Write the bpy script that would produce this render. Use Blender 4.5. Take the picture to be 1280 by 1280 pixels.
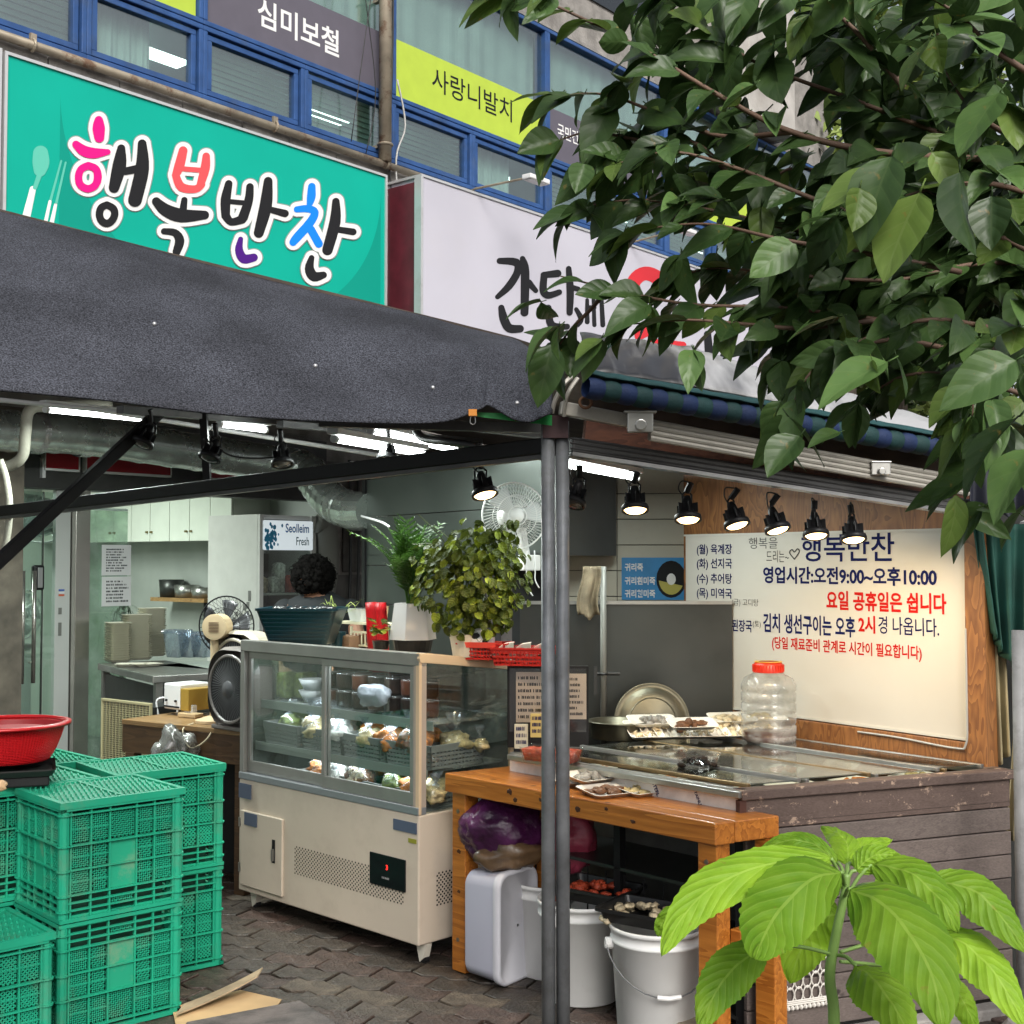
import bpy, bmesh, math, random
from mathutils import Vector, Matrix, noise as mnoise
random.seed(7)
sc = bpy.context.scene
for o in list(bpy.data.objects): bpy.data.objects.remove(o)
COL = sc.collection
R = math.radians
# ---------------------------------------------------------------- camera, sky, sun, exposure
F_PX = 1600.0; CAM_H = 1.55; PITCH = math.atan(60/F_PX)
cd = bpy.data.cameras.new('camera'); cam = bpy.data.objects.new('camera', cd); COL.objects.link(cam)
cd.sensor_width = 36; cd.lens = 36*F_PX/1280; cd.clip_end = 500; cd.clip_start = .05
cam.location = (0, 0, CAM_H); cam.rotation_euler = (R(90)+PITCH, 0, 0)
sc.camera = cam
w = bpy.data.worlds.new('World'); sc.world = w; w.use_nodes = True
wn = w.node_tree; bgn = wn.nodes['Background']
sky = wn.nodes.new('ShaderNodeTexSky'); sky.sky_type = 'NISHITA'; sky.sun_disc = False
sky.sun_elevation = R(40); sky.sun_rotation = R(160); sky.air_density = 1.0; sky.dust_density = 4.0; sky.ozone_density = 1.0
hs = wn.nodes.new('ShaderNodeHueSaturation'); hs.inputs['Saturation'].default_value = .35
wn.links.new(sky.outputs[0], hs.inputs['Color']); wn.links.new(hs.outputs[0], bgn.inputs[0]); bgn.inputs[1].default_value = .115
sl = bpy.data.lights.new('sun', 'SUN'); sl.energy = 1.5; sl.angle = R(25); sl.color = (1, .97, .92)
sun = bpy.data.objects.new('sun', sl); COL.objects.link(sun)
sun.rotation_euler = (R(50), 0, R(14)); sun.location = (0, -5, 12)
sc.view_settings.view_transform = 'Standard'; sc.view_settings.look = 'None'
sc.view_settings.gamma = 1; sc.view_settings.exposure = .68
sc.view_settings.use_curve_mapping = False
sc.cycles.max_bounces = 6; sc.cycles.diffuse_bounces = 3; sc.cycles.glossy_bounces = 3
sc.cycles.transmission_bounces = 4; sc.cycles.transparent_max_bounces = 10
sc.cycles.caustics_reflective = False; sc.cycles.caustics_refractive = False
sc.cycles.sample_clamp_indirect = 4
# ---------------------------------------------------------------- measuring helpers
CP, SP = math.cos(PITCH), math.sin(PITCH)
def ray(px, py):
    u = (px-640)/F_PX; v = (640-py)/F_PX
    return Vector((u, CP-v*SP, SP+v*CP))
def P(px, py, d):
    r = ray(px, py); k = d/r.y
    return Vector((r.x*k, d, CAM_H+r.z*k))
def PZ(px, py, z):
    r = ray(px, py); k = (z-CAM_H)/r.z
    return Vector((r.x*k, r.y*k, z))
def frame(x, y, deg, z=0): return Matrix.Translation((x, y, z)) @ Matrix.Rotation(R(deg), 4, 'Z')
def hit(fr, px, py, y=0.0):
    """local (x, z) where a sight line meets the local plane y=const"""
    i = fr.inverted(); o = i @ Vector((0, 0, CAM_H)); d = i.to_3x3() @ ray(px, py)
    k = (y-o.y)/d.y; q = o+d*k
    return (q.x, q.z)
def hitx(fr, px, py, x=0.0):
    i = fr.inverted(); o = i @ Vector((0, 0, CAM_H)); d = i.to_3x3() @ ray(px, py)
    k = (x-o.x)/d.x; q = o+d*k
    return (q.y, q.z)
# ---------------------------------------------------------------- materials
MATS = {}
def rgb(h):
    """sRGB 0-255 tuple -> linear"""
    def f(c):
        c /= 255
        return c/12.92 if c <= .04045 else ((c+.055)/1.055)**2.4
    return tuple(f(c) for c in h)
def M(name, col=(.5, .5, .5), rough=.6, metal=0.0, var=0.0, vs=8, bump=0.0, bs=60, spec=.5, emit=0, ecol=None,
      dirt=0.0, ds=3, dcol=(.05, .045, .04), rnd=0.0, trans=0, coat=0, stretch=None, two=False, dth=(.5, .7)):
    if name in MATS: return MATS[name]
    m = bpy.data.materials.new(name); m.use_nodes = True; nt = m.node_tree; N = nt.nodes; L = nt.links
    b = N['Principled BSDF']
    b.inputs['Base Color'].default_value = (*col[:3], 1); b.inputs['Roughness'].default_value = rough
    b.inputs['Metallic'].default_value = metal; b.inputs['Specular IOR Level'].default_value = spec
    if coat: b.inputs['Coat Weight'].default_value = coat; b.inputs['Coat Roughness'].default_value = .15
    if emit:
        b.inputs['Emission Color'].default_value = (*(ecol or col), 1); b.inputs['Emission Strength'].default_value = emit
    src = None
    tc = N.new('ShaderNodeTexCoord'); vec = tc.outputs['Object']
    if stretch:
        mp = N.new('ShaderNodeMapping'); mp.inputs['Scale'].default_value = stretch
        L.new(vec, mp.inputs[0]); vec = mp.outputs[0]
    def mixc(fac, a, bcol, mode='MIX'):
        x = N.new('ShaderNodeMix'); x.data_type = 'RGBA'; x.blend_type = mode
        if isinstance(fac, float): x.inputs[0].default_value = fac
        else: L.new(fac, x.inputs[0])
        for idx, s in ((6, a), (7, bcol)):
            if isinstance(s, tuple): x.inputs[idx].default_value = (*s[:3], 1)
            else: L.new(s, x.inputs[idx])
        return x.outputs[2]
    cur = tuple(col[:3])
    if var:
        n = N.new('ShaderNodeTexNoise'); n.inputs['Scale'].default_value = vs; n.inputs['Detail'].default_value = 6
        L.new(vec, n.inputs['Vector'])
        rp = N.new('ShaderNodeMapRange'); rp.inputs[1].default_value = .3; rp.inputs[2].default_value = .7
        L.new(n.outputs[0], rp.inputs[0])
        cur = mixc(rp.outputs[0], tuple(c*(1-var) for c in col), tuple(min(1, c*(1+var)) for c in col))
    if dirt:
        n = N.new('ShaderNodeTexNoise'); n.inputs['Scale'].default_value = ds; n.inputs['Detail'].default_value = 9
        n.inputs['Roughness'].default_value = .7; L.new(tc.outputs['Object'], n.inputs['Vector'])
        rp = N.new('ShaderNodeMapRange'); rp.inputs[1].default_value = dth[0]; rp.inputs[2].default_value = dth[1]; rp.inputs[4].default_value = dirt
        L.new(n.outputs[0], rp.inputs[0]); cur = mixc(rp.outputs[0], cur, dcol)
        rr = N.new('ShaderNodeMapRange'); rr.inputs[3].default_value = rough; rr.inputs[4].default_value = min(1, rough+.3)
        L.new(rp.outputs[0], rr.inputs[0]); L.new(rr.outputs[0], b.inputs['Roughness'])
    if rnd:
        oi = N.new('ShaderNodeObjectInfo'); h = N.new('ShaderNodeHueSaturation')
        mr = N.new('ShaderNodeMapRange'); mr.inputs[3].default_value = 1-rnd; mr.inputs[4].default_value = 1+rnd
        L.new(oi.outputs['Random'], mr.inputs[0]); L.new(mr.outputs[0], h.inputs['Value'])
        if isinstance(cur, tuple): h.inputs['Color'].default_value = (*cur, 1)
        else: L.new(cur, h.inputs['Color'])
        cur = h.outputs[0]
    if not isinstance(cur, tuple): L.new(cur, b.inputs['Base Color'])
    if bump:
        n = N.new('ShaderNodeTexNoise'); n.inputs['Scale'].default_value = bs; n.inputs['Detail'].default_value = 5
        L.new(vec, n.inputs['Vector'])
        bp = N.new('ShaderNodeBump'); bp.inputs['Strength'].default_value = bump; bp.inputs['Distance'].default_value = .01
        L.new(n.outputs[0], bp.inputs['Height']); L.new(bp.outputs[0], b.inputs['Normal'])
    MATS[name] = m; m.diffuse_color = (*col[:3], 1)
    return m
def glass(name, tint=(.9, .95, .93), refl=.1, rough=.02, haze=0.0, hcol=(.7, .72, .7), graz=.85):
    if name in MATS: return MATS[name]
    m = bpy.data.materials.new(name); m.use_nodes = True; nt = m.node_tree; N = nt.nodes; L = nt.links
    N.remove(N['Principled BSDF']); out = N['Material Output']
    t = N.new('ShaderNodeBsdfTransparent'); t.inputs[0].default_value = (*tint, 1)
    g = N.new('ShaderNodeBsdfGlossy'); g.inputs['Roughness'].default_value = rough; g.inputs[0].default_value = (1, 1, 1, 1)
    lw = N.new('ShaderNodeLayerWeight'); lw.inputs[0].default_value = .5
    pw_ = N.new('ShaderNodeMath'); pw_.operation = 'POWER'; pw_.inputs[1].default_value = 4; L.new(lw.outputs['Facing'], pw_.inputs[0])
    ad = N.new('ShaderNodeMath'); ad.operation = 'MULTIPLY_ADD'; ad.inputs[1].default_value = graz; ad.inputs[2].default_value = refl; ad.use_clamp = True
    L.new(pw_.outputs[0], ad.inputs[0])
    mx = N.new('ShaderNodeMixShader'); L.new(ad.outputs[0], mx.inputs[0]); L.new(t.outputs[0], mx.inputs[1]); L.new(g.outputs[0], mx.inputs[2])
    last = mx.outputs[0]
    if haze:
        d = N.new('ShaderNodeBsdfDiffuse'); d.inputs[0].default_value = (*hcol, 1)
        n = N.new('ShaderNodeTexNoise'); n.inputs['Scale'].default_value = 9; n.inputs['Detail'].default_value = 6
        tc = N.new('ShaderNodeTexCoord'); L.new(tc.outputs['Object'], n.inputs['Vector'])
        mr = N.new('ShaderNodeMapRange'); mr.inputs[1].default_value = .35; mr.inputs[2].default_value = .75; mr.inputs[4].default_value = haze
        L.new(n.outputs[0], mr.inputs[0])
        m2 = N.new('ShaderNodeMixShader'); L.new(mr.outputs[0], m2.inputs[0]); L.new(last, m2.inputs[1]); L.new(d.outputs[0], m2.inputs[2]); last = m2.outputs[0]
    L.new(last, out.inputs[0]); MATS[name] = m
    return m
def wood(name, c1, c2, scale=1.0, ring=9, rough=.5, stretch=(1, 12, 12), rot=(0, 0, 0), coat=0, rnd=0, wear=0, bump=.25, knots=True, mixf=.5):
    if name in MATS: return MATS[name]
    m = bpy.data.materials.new(name); m.use_nodes = True; nt = m.node_tree; N = nt.nodes; L = nt.links; b = N['Principled BSDF']
    tc = N.new('ShaderNodeTexCoord'); mp = N.new('ShaderNodeMapping'); mp.inputs['Scale'].default_value = stretch; mp.inputs['Rotation'].default_value = rot
    L.new(tc.outputs['Object'], mp.inputs[0])
    oi = N.new('ShaderNodeObjectInfo'); ad = N.new('ShaderNodeVectorMath'); ad.operation = 'ADD'
    ml = N.new('ShaderNodeMath'); ml.operation = 'MULTIPLY'; ml.inputs[1].default_value = 40; L.new(oi.outputs['Random'], ml.inputs[0])
    L.new(mp.outputs[0], ad.inputs[0]); L.new(ml.outputs[0], ad.inputs[1])
    n = N.new('ShaderNodeTexNoise'); n.inputs['Scale'].default_value = scale; n.inputs['Detail'].default_value = 3; n.inputs['Distortion'].default_value = .4
    L.new(ad.outputs[0], n.inputs['Vector'])
    w1 = N.new('ShaderNodeMath'); w1.operation = 'MULTIPLY'; w1.inputs[1].default_value = ring; L.new(n.outputs[0], w1.inputs[0])
    w2 = N.new('ShaderNodeMath'); w2.operation = 'FRACT'; L.new(w1.outputs[0], w2.inputs[0])
    fine = N.new('ShaderNodeTexNoise'); fine.inputs['Scale'].default_value = scale*9; fine.inputs['Detail'].default_value = 6; L.new(ad.outputs[0], fine.inputs['Vector'])
    mxm = N.new('ShaderNodeMix'); mxm.data_type = 'FLOAT'; mxm.inputs[0].default_value = mixf; L.new(w2.outputs[0], mxm.inputs[2]); L.new(fine.outputs[0], mxm.inputs[3])
    cr = N.new('ShaderNodeValToRGB'); cr.color_ramp.elements[0].color = (*c1, 1); cr.color_ramp.elements[1].color = (*c2, 1)
    cr.color_ramp.elements[0].position = .15; cr.color_ramp.elements[1].position = .8
    L.new(mxm.outputs[0], cr.inputs[0]); cur = cr.outputs[0]
    if knots:
        v = N.new('ShaderNodeTexVoronoi'); v.inputs['Scale'].default_value = 5
        mp2 = N.new('ShaderNodeMapping'); mp2.inputs['Scale'].default_value = (1, 1.5, 1.5); L.new(tc.outputs['Object'], mp2.inputs[0]); L.new(mp2.outputs[0], v.inputs['Vector'])
        mr = N.new('ShaderNodeMapRange'); mr.inputs[1].default_value = .05; mr.inputs[2].default_value = .09; mr.inputs[3].default_value = .85; mr.inputs[4].default_value = 0
        L.new(v.outputs['Distance'], mr.inputs[0])
        mk = N.new('ShaderNodeMix'); mk.data_type = 'RGBA'; mk.inputs[7].default_value = (c1[0]*.25, c1[1]*.2, c1[2]*.2, 1)
        L.new(mr.outputs[0], mk.inputs[0]); L.new(cur, mk.inputs[6]); cur = mk.outputs[2]
    if wear:
        n3 = N.new('ShaderNodeTexNoise'); n3.inputs['Scale'].default_value = 14; n3.inputs['Detail'].default_value = 9; n3.inputs['Roughness'].default_value = .75
        mp3 = N.new('ShaderNodeMapping'); mp3.inputs['Scale'].default_value = (1, 1, 1.6); L.new(tc.outputs['Object'], mp3.inputs[0]); L.new(mp3.outputs[0], n3.inputs['Vector'])
        mr = N.new('ShaderNodeMapRange'); mr.inputs[1].default_value = .58; mr.inputs[2].default_value = .62; mr.inputs[4].default_value = wear
        L.new(n3.outputs[0], mr.inputs[0])
        mk = N.new('ShaderNodeMix'); mk.data_type = 'RGBA'; mk.inputs[7].default_value = (.42, .30, .22, 1)
        L.new(mr.outputs[0], mk.inputs[0]); L.new(cur, mk.inputs[6]); cur = mk.outputs[2]
    if rnd:
        h = N.new('ShaderNodeHueSaturation'); mr = N.new('ShaderNodeMapRange'); mr.inputs[3].default_value = 1-rnd; mr.inputs[4].default_value = 1+rnd
        L.new(oi.outputs['Random'], mr.inputs[0]); L.new(mr.outputs[0], h.inputs['Value']); L.new(cur, h.inputs['Color']); cur = h.outputs[0]
    L.new(cur, b.inputs['Base Color']); b.inputs['Roughness'].default_value = rough
    if coat: b.inputs['Coat Weight'].default_value = coat; b.inputs['Coat Roughness'].default_value = .2
    bp = N.new('ShaderNodeBump'); bp.inputs['Strength'].default_value = bump; bp.inputs['Distance'].default_value = .004
    L.new(mxm.outputs[0], bp.inputs['Height']); L.new(bp.outputs[0], b.inputs['Normal'])
    MATS[name] = m
    return m
def leafmat(name, dark, light, vein, trans=.3, rough=.35, veins=9, rnd=.25, spots=0, vstr=.42, vb=.5):
    if name in MATS: return MATS[name]
    m = bpy.data.materials.new(name); m.use_nodes = True; nt = m.node_tree; N = nt.nodes; L = nt.links; b = N['Principled BSDF']
    def mth(op, a, c=None, d=None):
        x = N.new('ShaderNodeMath'); x.operation = op
        for i, s in enumerate((a, c, d)):
            if s is None: continue
            if isinstance(s, (int, float)): x.inputs[i].default_value = s
            else: L.new(s, x.inputs[i])
        return x.outputs[0]
    uv = N.new('ShaderNodeUVMap'); sp = N.new('ShaderNodeSeparateXYZ'); L.new(uv.outputs[0], sp.inputs[0])
    u, v = sp.outputs[0], sp.outputs[1]
    av = mth('ABSOLUTE', mth('SUBTRACT', v, .5))
    mid = mth('LESS_THAN', av, .022)
    ph = mth('FRACT', mth('MULTIPLY', mth('SUBTRACT', u, mth('MULTIPLY', av, .55)), veins))
    lat = mth('LESS_THAN', mth('ABSOLUTE', mth('SUBTRACT', ph, .5)), .055)
    vm = mth('MAXIMUM', mid, mth('MULTIPLY', lat, .55))
    oi = N.new('ShaderNodeObjectInfo')
    tc = N.new('ShaderNodeTexCoord'); n = N.new('ShaderNodeTexNoise'); n.inputs['Scale'].default_value = 14; n.inputs['Detail'].default_value = 5
    L.new(tc.outputs['Object'], n.inputs['Vector'])
    mr = N.new('ShaderNodeMapRange'); mr.inputs[1].default_value = .3; mr.inputs[2].default_value = .7; L.new(n.outputs[0], mr.inputs[0])
    mx = N.new('ShaderNodeMix'); mx.data_type = 'RGBA'; mx.inputs[6].default_value = (*dark, 1); mx.inputs[7].default_value = (*light, 1)
    L.new(mth('MULTIPLY', mth('ADD', mr.outputs[0], oi.outputs['Random']), .5), mx.inputs[0])
    mv = N.new('ShaderNodeMix'); mv.data_type = 'RGBA'; mv.inputs[7].default_value = (*vein, 1)
    L.new(mth('MULTIPLY', vm, vstr), mv.inputs[0]); L.new(mx.outputs[2], mv.inputs[6])
    h = N.new('ShaderNodeHueSaturation'); m3 = N.new('ShaderNodeMapRange'); m3.inputs[3].default_value = 1-rnd; m3.inputs[4].default_value = 1+rnd
    L.new(oi.outputs['Random'], m3.inputs[0]); L.new(m3.outputs[0], h.inputs['Value']); L.new(mv.outputs[2], h.inputs['Color'])
    cur = h.outputs[0]
    if spots:
        n2 = N.new('ShaderNodeTexNoise'); n2.inputs['Scale'].default_value = 45; n2.inputs['Detail'].default_value = 3; L.new(tc.outputs['Object'], n2.inputs['Vector'])
        m4 = N.new('ShaderNodeMapRange'); m4.inputs[1].default_value = .68; m4.inputs[2].default_value = .74; m4.inputs[4].default_value = spots; L.new(n2.outputs[0], m4.inputs[0])
        ms = N.new('ShaderNodeMix'); ms.data_type = 'RGBA'; ms.inputs[7].default_value = (.25, .16, .04, 1); L.new(m4.outputs[0], ms.inputs[0]); L.new(cur, ms.inputs[6]); cur = ms.outputs[2]
    L.new(cur, b.inputs['Base Color']); b.inputs['Roughness'].default_value = rough; b.inputs['Specular IOR Level'].default_value = .3
    bp = N.new('ShaderNodeBump'); bp.inputs['Strength'].default_value = vb; bp.inputs['Distance'].default_value = .003; bp.invert = True
    qd = mth('ABSOLUTE', mth('SUBTRACT', ph, .5)); L.new(mth('MAXIMUM', mth('SUBTRACT', 1, mth('MULTIPLY', qd, 3)), mth('MULTIPLY', mid, 2)), bp.inputs['Height'])
    L.new(bp.outputs[0], b.inputs['Normal'])
    tr = N.new('ShaderNodeBsdfTranslucent'); L.new(cur, tr.inputs[0])
    ms = N.new('ShaderNodeMixShader'); ms.inputs[0].default_value = trans
    L.new(b.outputs[0], ms.inputs[1]); L.new(tr.outputs[0], ms.inputs[2]); L.new(ms.outputs[0], N['Material Output'].inputs[0])
    MATS[name] = m
    return m
# ---------------------------------------------------------------- mesh builder
class MB:
    def __init__(s): s.v = []; s.f = []; s.uv = {}
    def _b(s): return len(s.v)
    def box(s, x0, x1, y0, y1, z0, z1, T=None):
        b = s._b(); vs = [Vector((x, y, z)) for z in (z0, z1) for y in (y0, y1) for x in (x0, x1)]
        if T is not None: vs = [T @ q for q in vs]
        s.v += vs
        s.f += [tuple(b+i for i in q) for q in ((0, 2, 3, 1), (4, 5, 7, 6), (0, 1, 5, 4), (2, 6, 7, 3), (0, 4, 6, 2), (1, 3, 7, 5))]
        return s
    def cbox(s, c, size, rot=None):
        T = Matrix.Translation(c) @ (rot if rot is not None else Matrix.Identity(4))
        a, b_, c_ = (q/2 for q in size)
        return s.box(-a, a, -b_, b_, -c_, c_, T)
    def bar(s, p, q, w, h, up=(0, 0, 1)):
        p, q = Vector(p), Vector(q); d = (q-p); ln = d.length; d.normalize(); up = Vector(up)
        if abs(d.dot(up)) > .98: up = Vector((1, 0, 0))
        r = d.cross(up).normalized(); u = r.cross(d)
        T = Matrix((( d.x, r.x, u.x, p.x), (d.y, r.y, u.y, p.y), (d.z, r.z, u.z, p.z), (0, 0, 0, 1)))
        return s.box(0, ln, -w/2, w/2, -h/2, h/2, T)
    def tube(s, pts, r, n=8, caps=True):
        pts = [Vector(p) for p in pts]; b = s._b(); k = len(pts)
        rs = r if isinstance(r, (list, tuple)) else [r]*k
        ref = None
        for i, p in enumerate(pts):
            d = (pts[min(i+1, k-1)]-pts[max(i-1, 0)]).normalized()
            if ref is None:
                ref = Vector((0, 0, 1)) if abs(d.z) < .9 else Vector((1, 0, 0))
            a = d.cross(ref).normalized(); ref = a.cross(d).normalized()
            for j in range(n):
                t = 2*math.pi*j/n; s.v.append(p+(a*math.cos(t)+ref*math.sin(t))*rs[i])
        for i in range(k-1):
            for j in range(n):
                s.f.append((b+i*n+j, b+i*n+(j+1) % n, b+(i+1)*n+(j+1) % n, b+(i+1)*n+j))
        if caps: s.f.append(tuple(b+j for j in range(n))[::-1]); s.f.append(tuple(b+(k-1)*n+j for j in range(n)))
        return s
    def lathe(s, prof, n=24, T=None, caps=False):
        b = s._b(); T = T if T is not None else Matrix.Identity(4)
        for r, z in prof:
            for j in range(n):
                t = 2*math.pi*j/n; s.v.append(T @ Vector((r*math.cos(t), r*math.sin(t), z)))
        for i in range(len(prof)-1):
            for j in range(n):
                s.f.append((b+i*n+j, b+i*n+(j+1) % n, b+(i+1)*n+(j+1) % n, b+(i+1)*n+j))
        if caps:
            s.f.append(tuple(b+j for j in range(n))[::-1]); s.f.append(tuple(b+(len(prof)-1)*n+j for j in range(n)))
        return s
    def ring(s, c, r, rr, n=28, m=6, T=None):
        T = T if T is not None else Matrix.Translation(c); b = s._b()
        for i in range(n):
            a = 2*math.pi*i/n
            for j in range(m):
                t = 2*math.pi*j/m; s.v.append(T @ Vector(((r+rr*math.cos(t))*math.cos(a), (r+rr*math.cos(t))*math.sin(a), rr*math.sin(t))))
        for i in range(n):
            for j in range(m):
                s.f.append((b+i*m+j, b+((i+1) % n)*m+j, b+((i+1) % n)*m+(j+1) % m, b+i*m+(j+1) % m))
        return s
    def poly(s, pts):
        b = s._b(); s.v += [Vector(p) for p in pts]; s.f.append(tuple(range(b, b+len(pts)))); return s
    def prism(s, pts, off):
        """polygon extruded by vector off"""
        b = s._b(); n = len(pts); off = Vector(off); s.v += [Vector(p) for p in pts]; s.v += [Vector(p)+off for p in pts]
        s.f.append(tuple(range(b, b+n))[::-1]); s.f.append(tuple(range(b+n, b+2*n)))
        for i in range(n): s.f.append((b+i, b+(i+1) % n, b+n+(i+1) % n, b+n+i))
        return s
    def blob(s, c, r, n=10, m=7, jit=0.0, seed=0, T=None, crump=0):
        b = s._b(); c = Vector(c); r = (r, r, r) if isinstance(r, (int, float)) else r
        for i in range(m+1):
            ph = math.pi*i/m
            for j in range(n):
                t = 2*math.pi*j/n
                q = Vector((math.sin(ph)*math.cos(t), math.sin(ph)*math.sin(t), math.cos(ph)))
                k = 1+jit*mnoise.noise(q*1.7+Vector((seed*3.1, seed*1.7, seed)))*2
                if crump: k += crump*(1-2*abs(mnoise.noise(q*3.5+Vector((seed, 0, 2)))))+crump*.7*(1-2*abs(mnoise.noise(q*8+Vector((seed, 5, 2)))))-crump
                q = Vector((q.x*r[0], q.y*r[1], q.z*r[2]))*k
                if T is not None: q = T.to_3x3() @ q
                s.v.append(c+q)
        for i in range(m):
            for j in range(n):
                s.f.append((b+i*n+j, b+(i+1)*n+j, b+(i+1)*n+(j+1) % n, b+i*n+(j+1) % n))
        return s
    def grid(s, fn, nu, nv, uv=False):
        b = s._b()
        for i in range(nu+1):
            for j in range(nv+1): s.v.append(Vector(fn(i/nu, j/nv)))
        for i in range(nu):
            for j in range(nv):
                a = b+i*(nv+1)+j; s.f.append((a, a+nv+1, a+nv+2, a+1))
                if uv: s.uv[len(s.f)-1] = [(i/nu, j/nv), ((i+1)/nu, j/nv), ((i+1)/nu, (j+1)/nv), (i/nu, (j+1)/nv)]
        return s
    def add(s, o, T=None):
        b = s._b(); s.v += [(T @ q if T is not None else q.copy()) for q in o.v]; k = len(s.f)
        s.f += [tuple(b+i for i in f) for f in o.f]
        for i, u in o.uv.items(): s.uv[k+i] = u
        return s
    def mesh(s, name, mat, smooth=False, T=None):
        me = bpy.data.meshes.new(name)
        me.from_pydata([tuple(T @ q) if T is not None else tuple(q) for q in s.v], [], s.f)
        if s.uv:
            ul = me.uv_layers.new(name='UVMap')
            for p in me.polygons:
                u = s.uv.get(p.index)
                if u:
                    for li, q in zip(p.loop_indices, u): ul.data[li].uv = q
        if mat: me.materials.append(mat)
        if smooth:
            for p in me.polygons: p.use_smooth = True
        me.update(); return me
    def build(s, name, mat, parent=None, smooth=False, bevel=0, world=False, solid=0, subd=0):
        T = None
        if world and parent is not None: T = FR[parent].inverted()
        me = s.mesh(name, mat, smooth, T)
        o = bpy.data.objects.new(name, me); COL.objects.link(o)
        if parent is not None: o.parent = parent; FR[o] = FR[parent]
        else: FR[o] = Matrix.Identity(4)
        if solid: md = o.modifiers.new('s', 'SOLIDIFY'); md.thickness = solid; md.offset = 0
        if subd: md = o.modifiers.new('d', 'SUBSURF'); md.levels = subd; md.render_levels = subd
        if bevel:
            md = o.modifiers.new('b', 'BEVEL'); md.width = bevel; md.segments = 2; md.limit_method = 'ANGLE'; md.angle_limit = R(40)
        return o
FR = {}
def tag(o, label, cat, group=None, kind=None):
    o['label'] = label; o['category'] = cat
    if group: o['group'] = group
    if kind: o['kind'] = kind
    return o
def struct(o): o['kind'] = 'structure'; return o
def stuff(o): o['kind'] = 'stuff'; return o
def thing(name, label, cat, fr=None, group=None):
    fr = fr if fr is not None else Matrix.Identity(4)
    o = bpy.data.objects.new(name, None); COL.objects.link(o); o.matrix_world = fr; o.empty_display_size = .05; FR[o] = fr.copy()
    return tag(o, label, cat, group)
def dup(o, fr, label, parent=None):
    """copy a thing with its parts and sub-parts"""
    def cp(q, par):
        c = q.copy(); COL.objects.link(c); c.parent = par
        for ch in q.children: cp(ch, c)
        return c
    c = cp(o, None); c.matrix_world = fr; FR[c] = fr.copy(); c['label'] = label
    return c
def inst(name, me, parent, Tw, smooth=None):
    """an instance of a shared mesh under a thing at world matrix Tw"""
    o = bpy.data.objects.new(name, me); COL.objects.link(o)
    if parent is not None: o.parent = parent; o.matrix_basis = FR[parent].inverted() @ Tw
    else: o.matrix_basis = Tw
    FR[o] = Tw
    return o
# ---------------------------------------------------------------- lettering
def text_mesh(body, bold=0.0):
    c = bpy.data.curves.new('t', 'FONT'); c.body = body; c.offset = bold; c.size = 1; c.resolution_u = 3
    o = bpy.data.objects.new('t', c); COL.objects.link(o)
    dg = bpy.context.evaluated_depsgraph_get(); dg.update()
    me = bpy.data.meshes.new_from_object(o.evaluated_get(dg)); bpy.data.objects.remove(o)
    vs = [v.co.copy() for v in me.vertices]; fs = [tuple(p.vertices) for p in me.polygons]; bpy.data.meshes.remove(me)
    return vs, fs
def lettering(parent, body, x0, x1, z0, z1, y, mat, bold=.01, skew=0, name='lettering', mapf=None):
    """text fitted into local rectangle x0..x1, z0..z1 at local depth y"""
    vs, fs = text_mesh(body, bold)
    if not vs: return None
    a, b = min(v.x for v in vs), max(v.x for v in vs); c, d = min(v.y for v in vs), max(v.y for v in vs)
    mb = MB()
    for v in vs:
        s = (v.x-a)/(b-a); t = (v.y-c)/max(1e-6, d-c)
        if mapf: mb.v.append(Vector(mapf(s, t)))
        else: mb.v.append(Vector((x0+s*(x1-x0)+skew*t, y, z0+t*(z1-z0))))
    mb.f = [tuple(f) for f in fs]
    return mb.build(name, mat, parent)
def text_px(parent, fr, body, x0, x1, yb, yt, mat, y=0.0, bold=.01, name='lettering'):
    """fit between pixel columns x0..x1; yb/yt: pixel rows of bottom/top at x0"""
    s0, z0 = hit(fr, x0, yb, y); _, z1 = hit(fr, x0, yt, y); s1, _ = hit(fr, x1, yb, y)
    return lettering(parent, body, s0, s1, z0, z1, y, mat, bold, name=name)
def strokes(parent, fr, lst, mat, y, grow=0, scale=1.0, org=(0, 0), name='letter', step=.0004):
    """brush strokes given in picture coordinates of the plane, laid on the plane"""
    mb = MB(); k = 0
    for st in lst:
        if len(st) == 1: st = [st[0], (st[0][0]+.01, st[0][1], st[0][2])]
        if len(st) > 2: st = [tuple(v) for v in sm(st, 4)]
        for i in range(len(st)-1):
            (xa, ya, ra), (xb, yb, rb) = st[i], st[i+1]; ra += grow; rb += grow
            an = math.atan2(yb-ya, xb-xa); pts = []
            for j in range(13): t = an+math.pi/2+math.pi*j/12; pts.append((xa+ra*math.cos(t), ya+ra*math.sin(t)))
            for j in range(13): t = an-math.pi/2+math.pi*j/12; pts.append((xb+rb*math.cos(t), yb+rb*math.sin(t)))
            k += 1; q = []
            for (x, yy) in pts:
                s, z = hit(fr, org[0]+x/scale, org[1]+yy/scale, y); q.append((s, y-k*step*.3, z))
            mb.poly(q[::-1])
    return mb.build(name, mat, parent)
def scribble(parent, x0, x1, z0, z1, y, rows, mat, seed=1, name='print', fill=.5):
    """rows of small illegible print"""
    rn = random.Random(seed); mb = MB(); h = (z1-z0)/rows
    for i in range(rows):
        z = z1-(i+.75)*h; x = x0; xe = x0+(x1-x0)*rn.uniform(.65, 1)
        while x < xe:
            w_ = (x1-x0)*rn.uniform(.03, .07); mb.poly([(x, y, z), (x+w_*.8, y, z), (x+w_*.8, y, z+h*fill*rn.uniform(.7, 1)), (x, y, z+h*fill)]); x += w_*rn.choice((1, 1, 1.2, 1.9))
    return mb.build(name, mat, parent)
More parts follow.
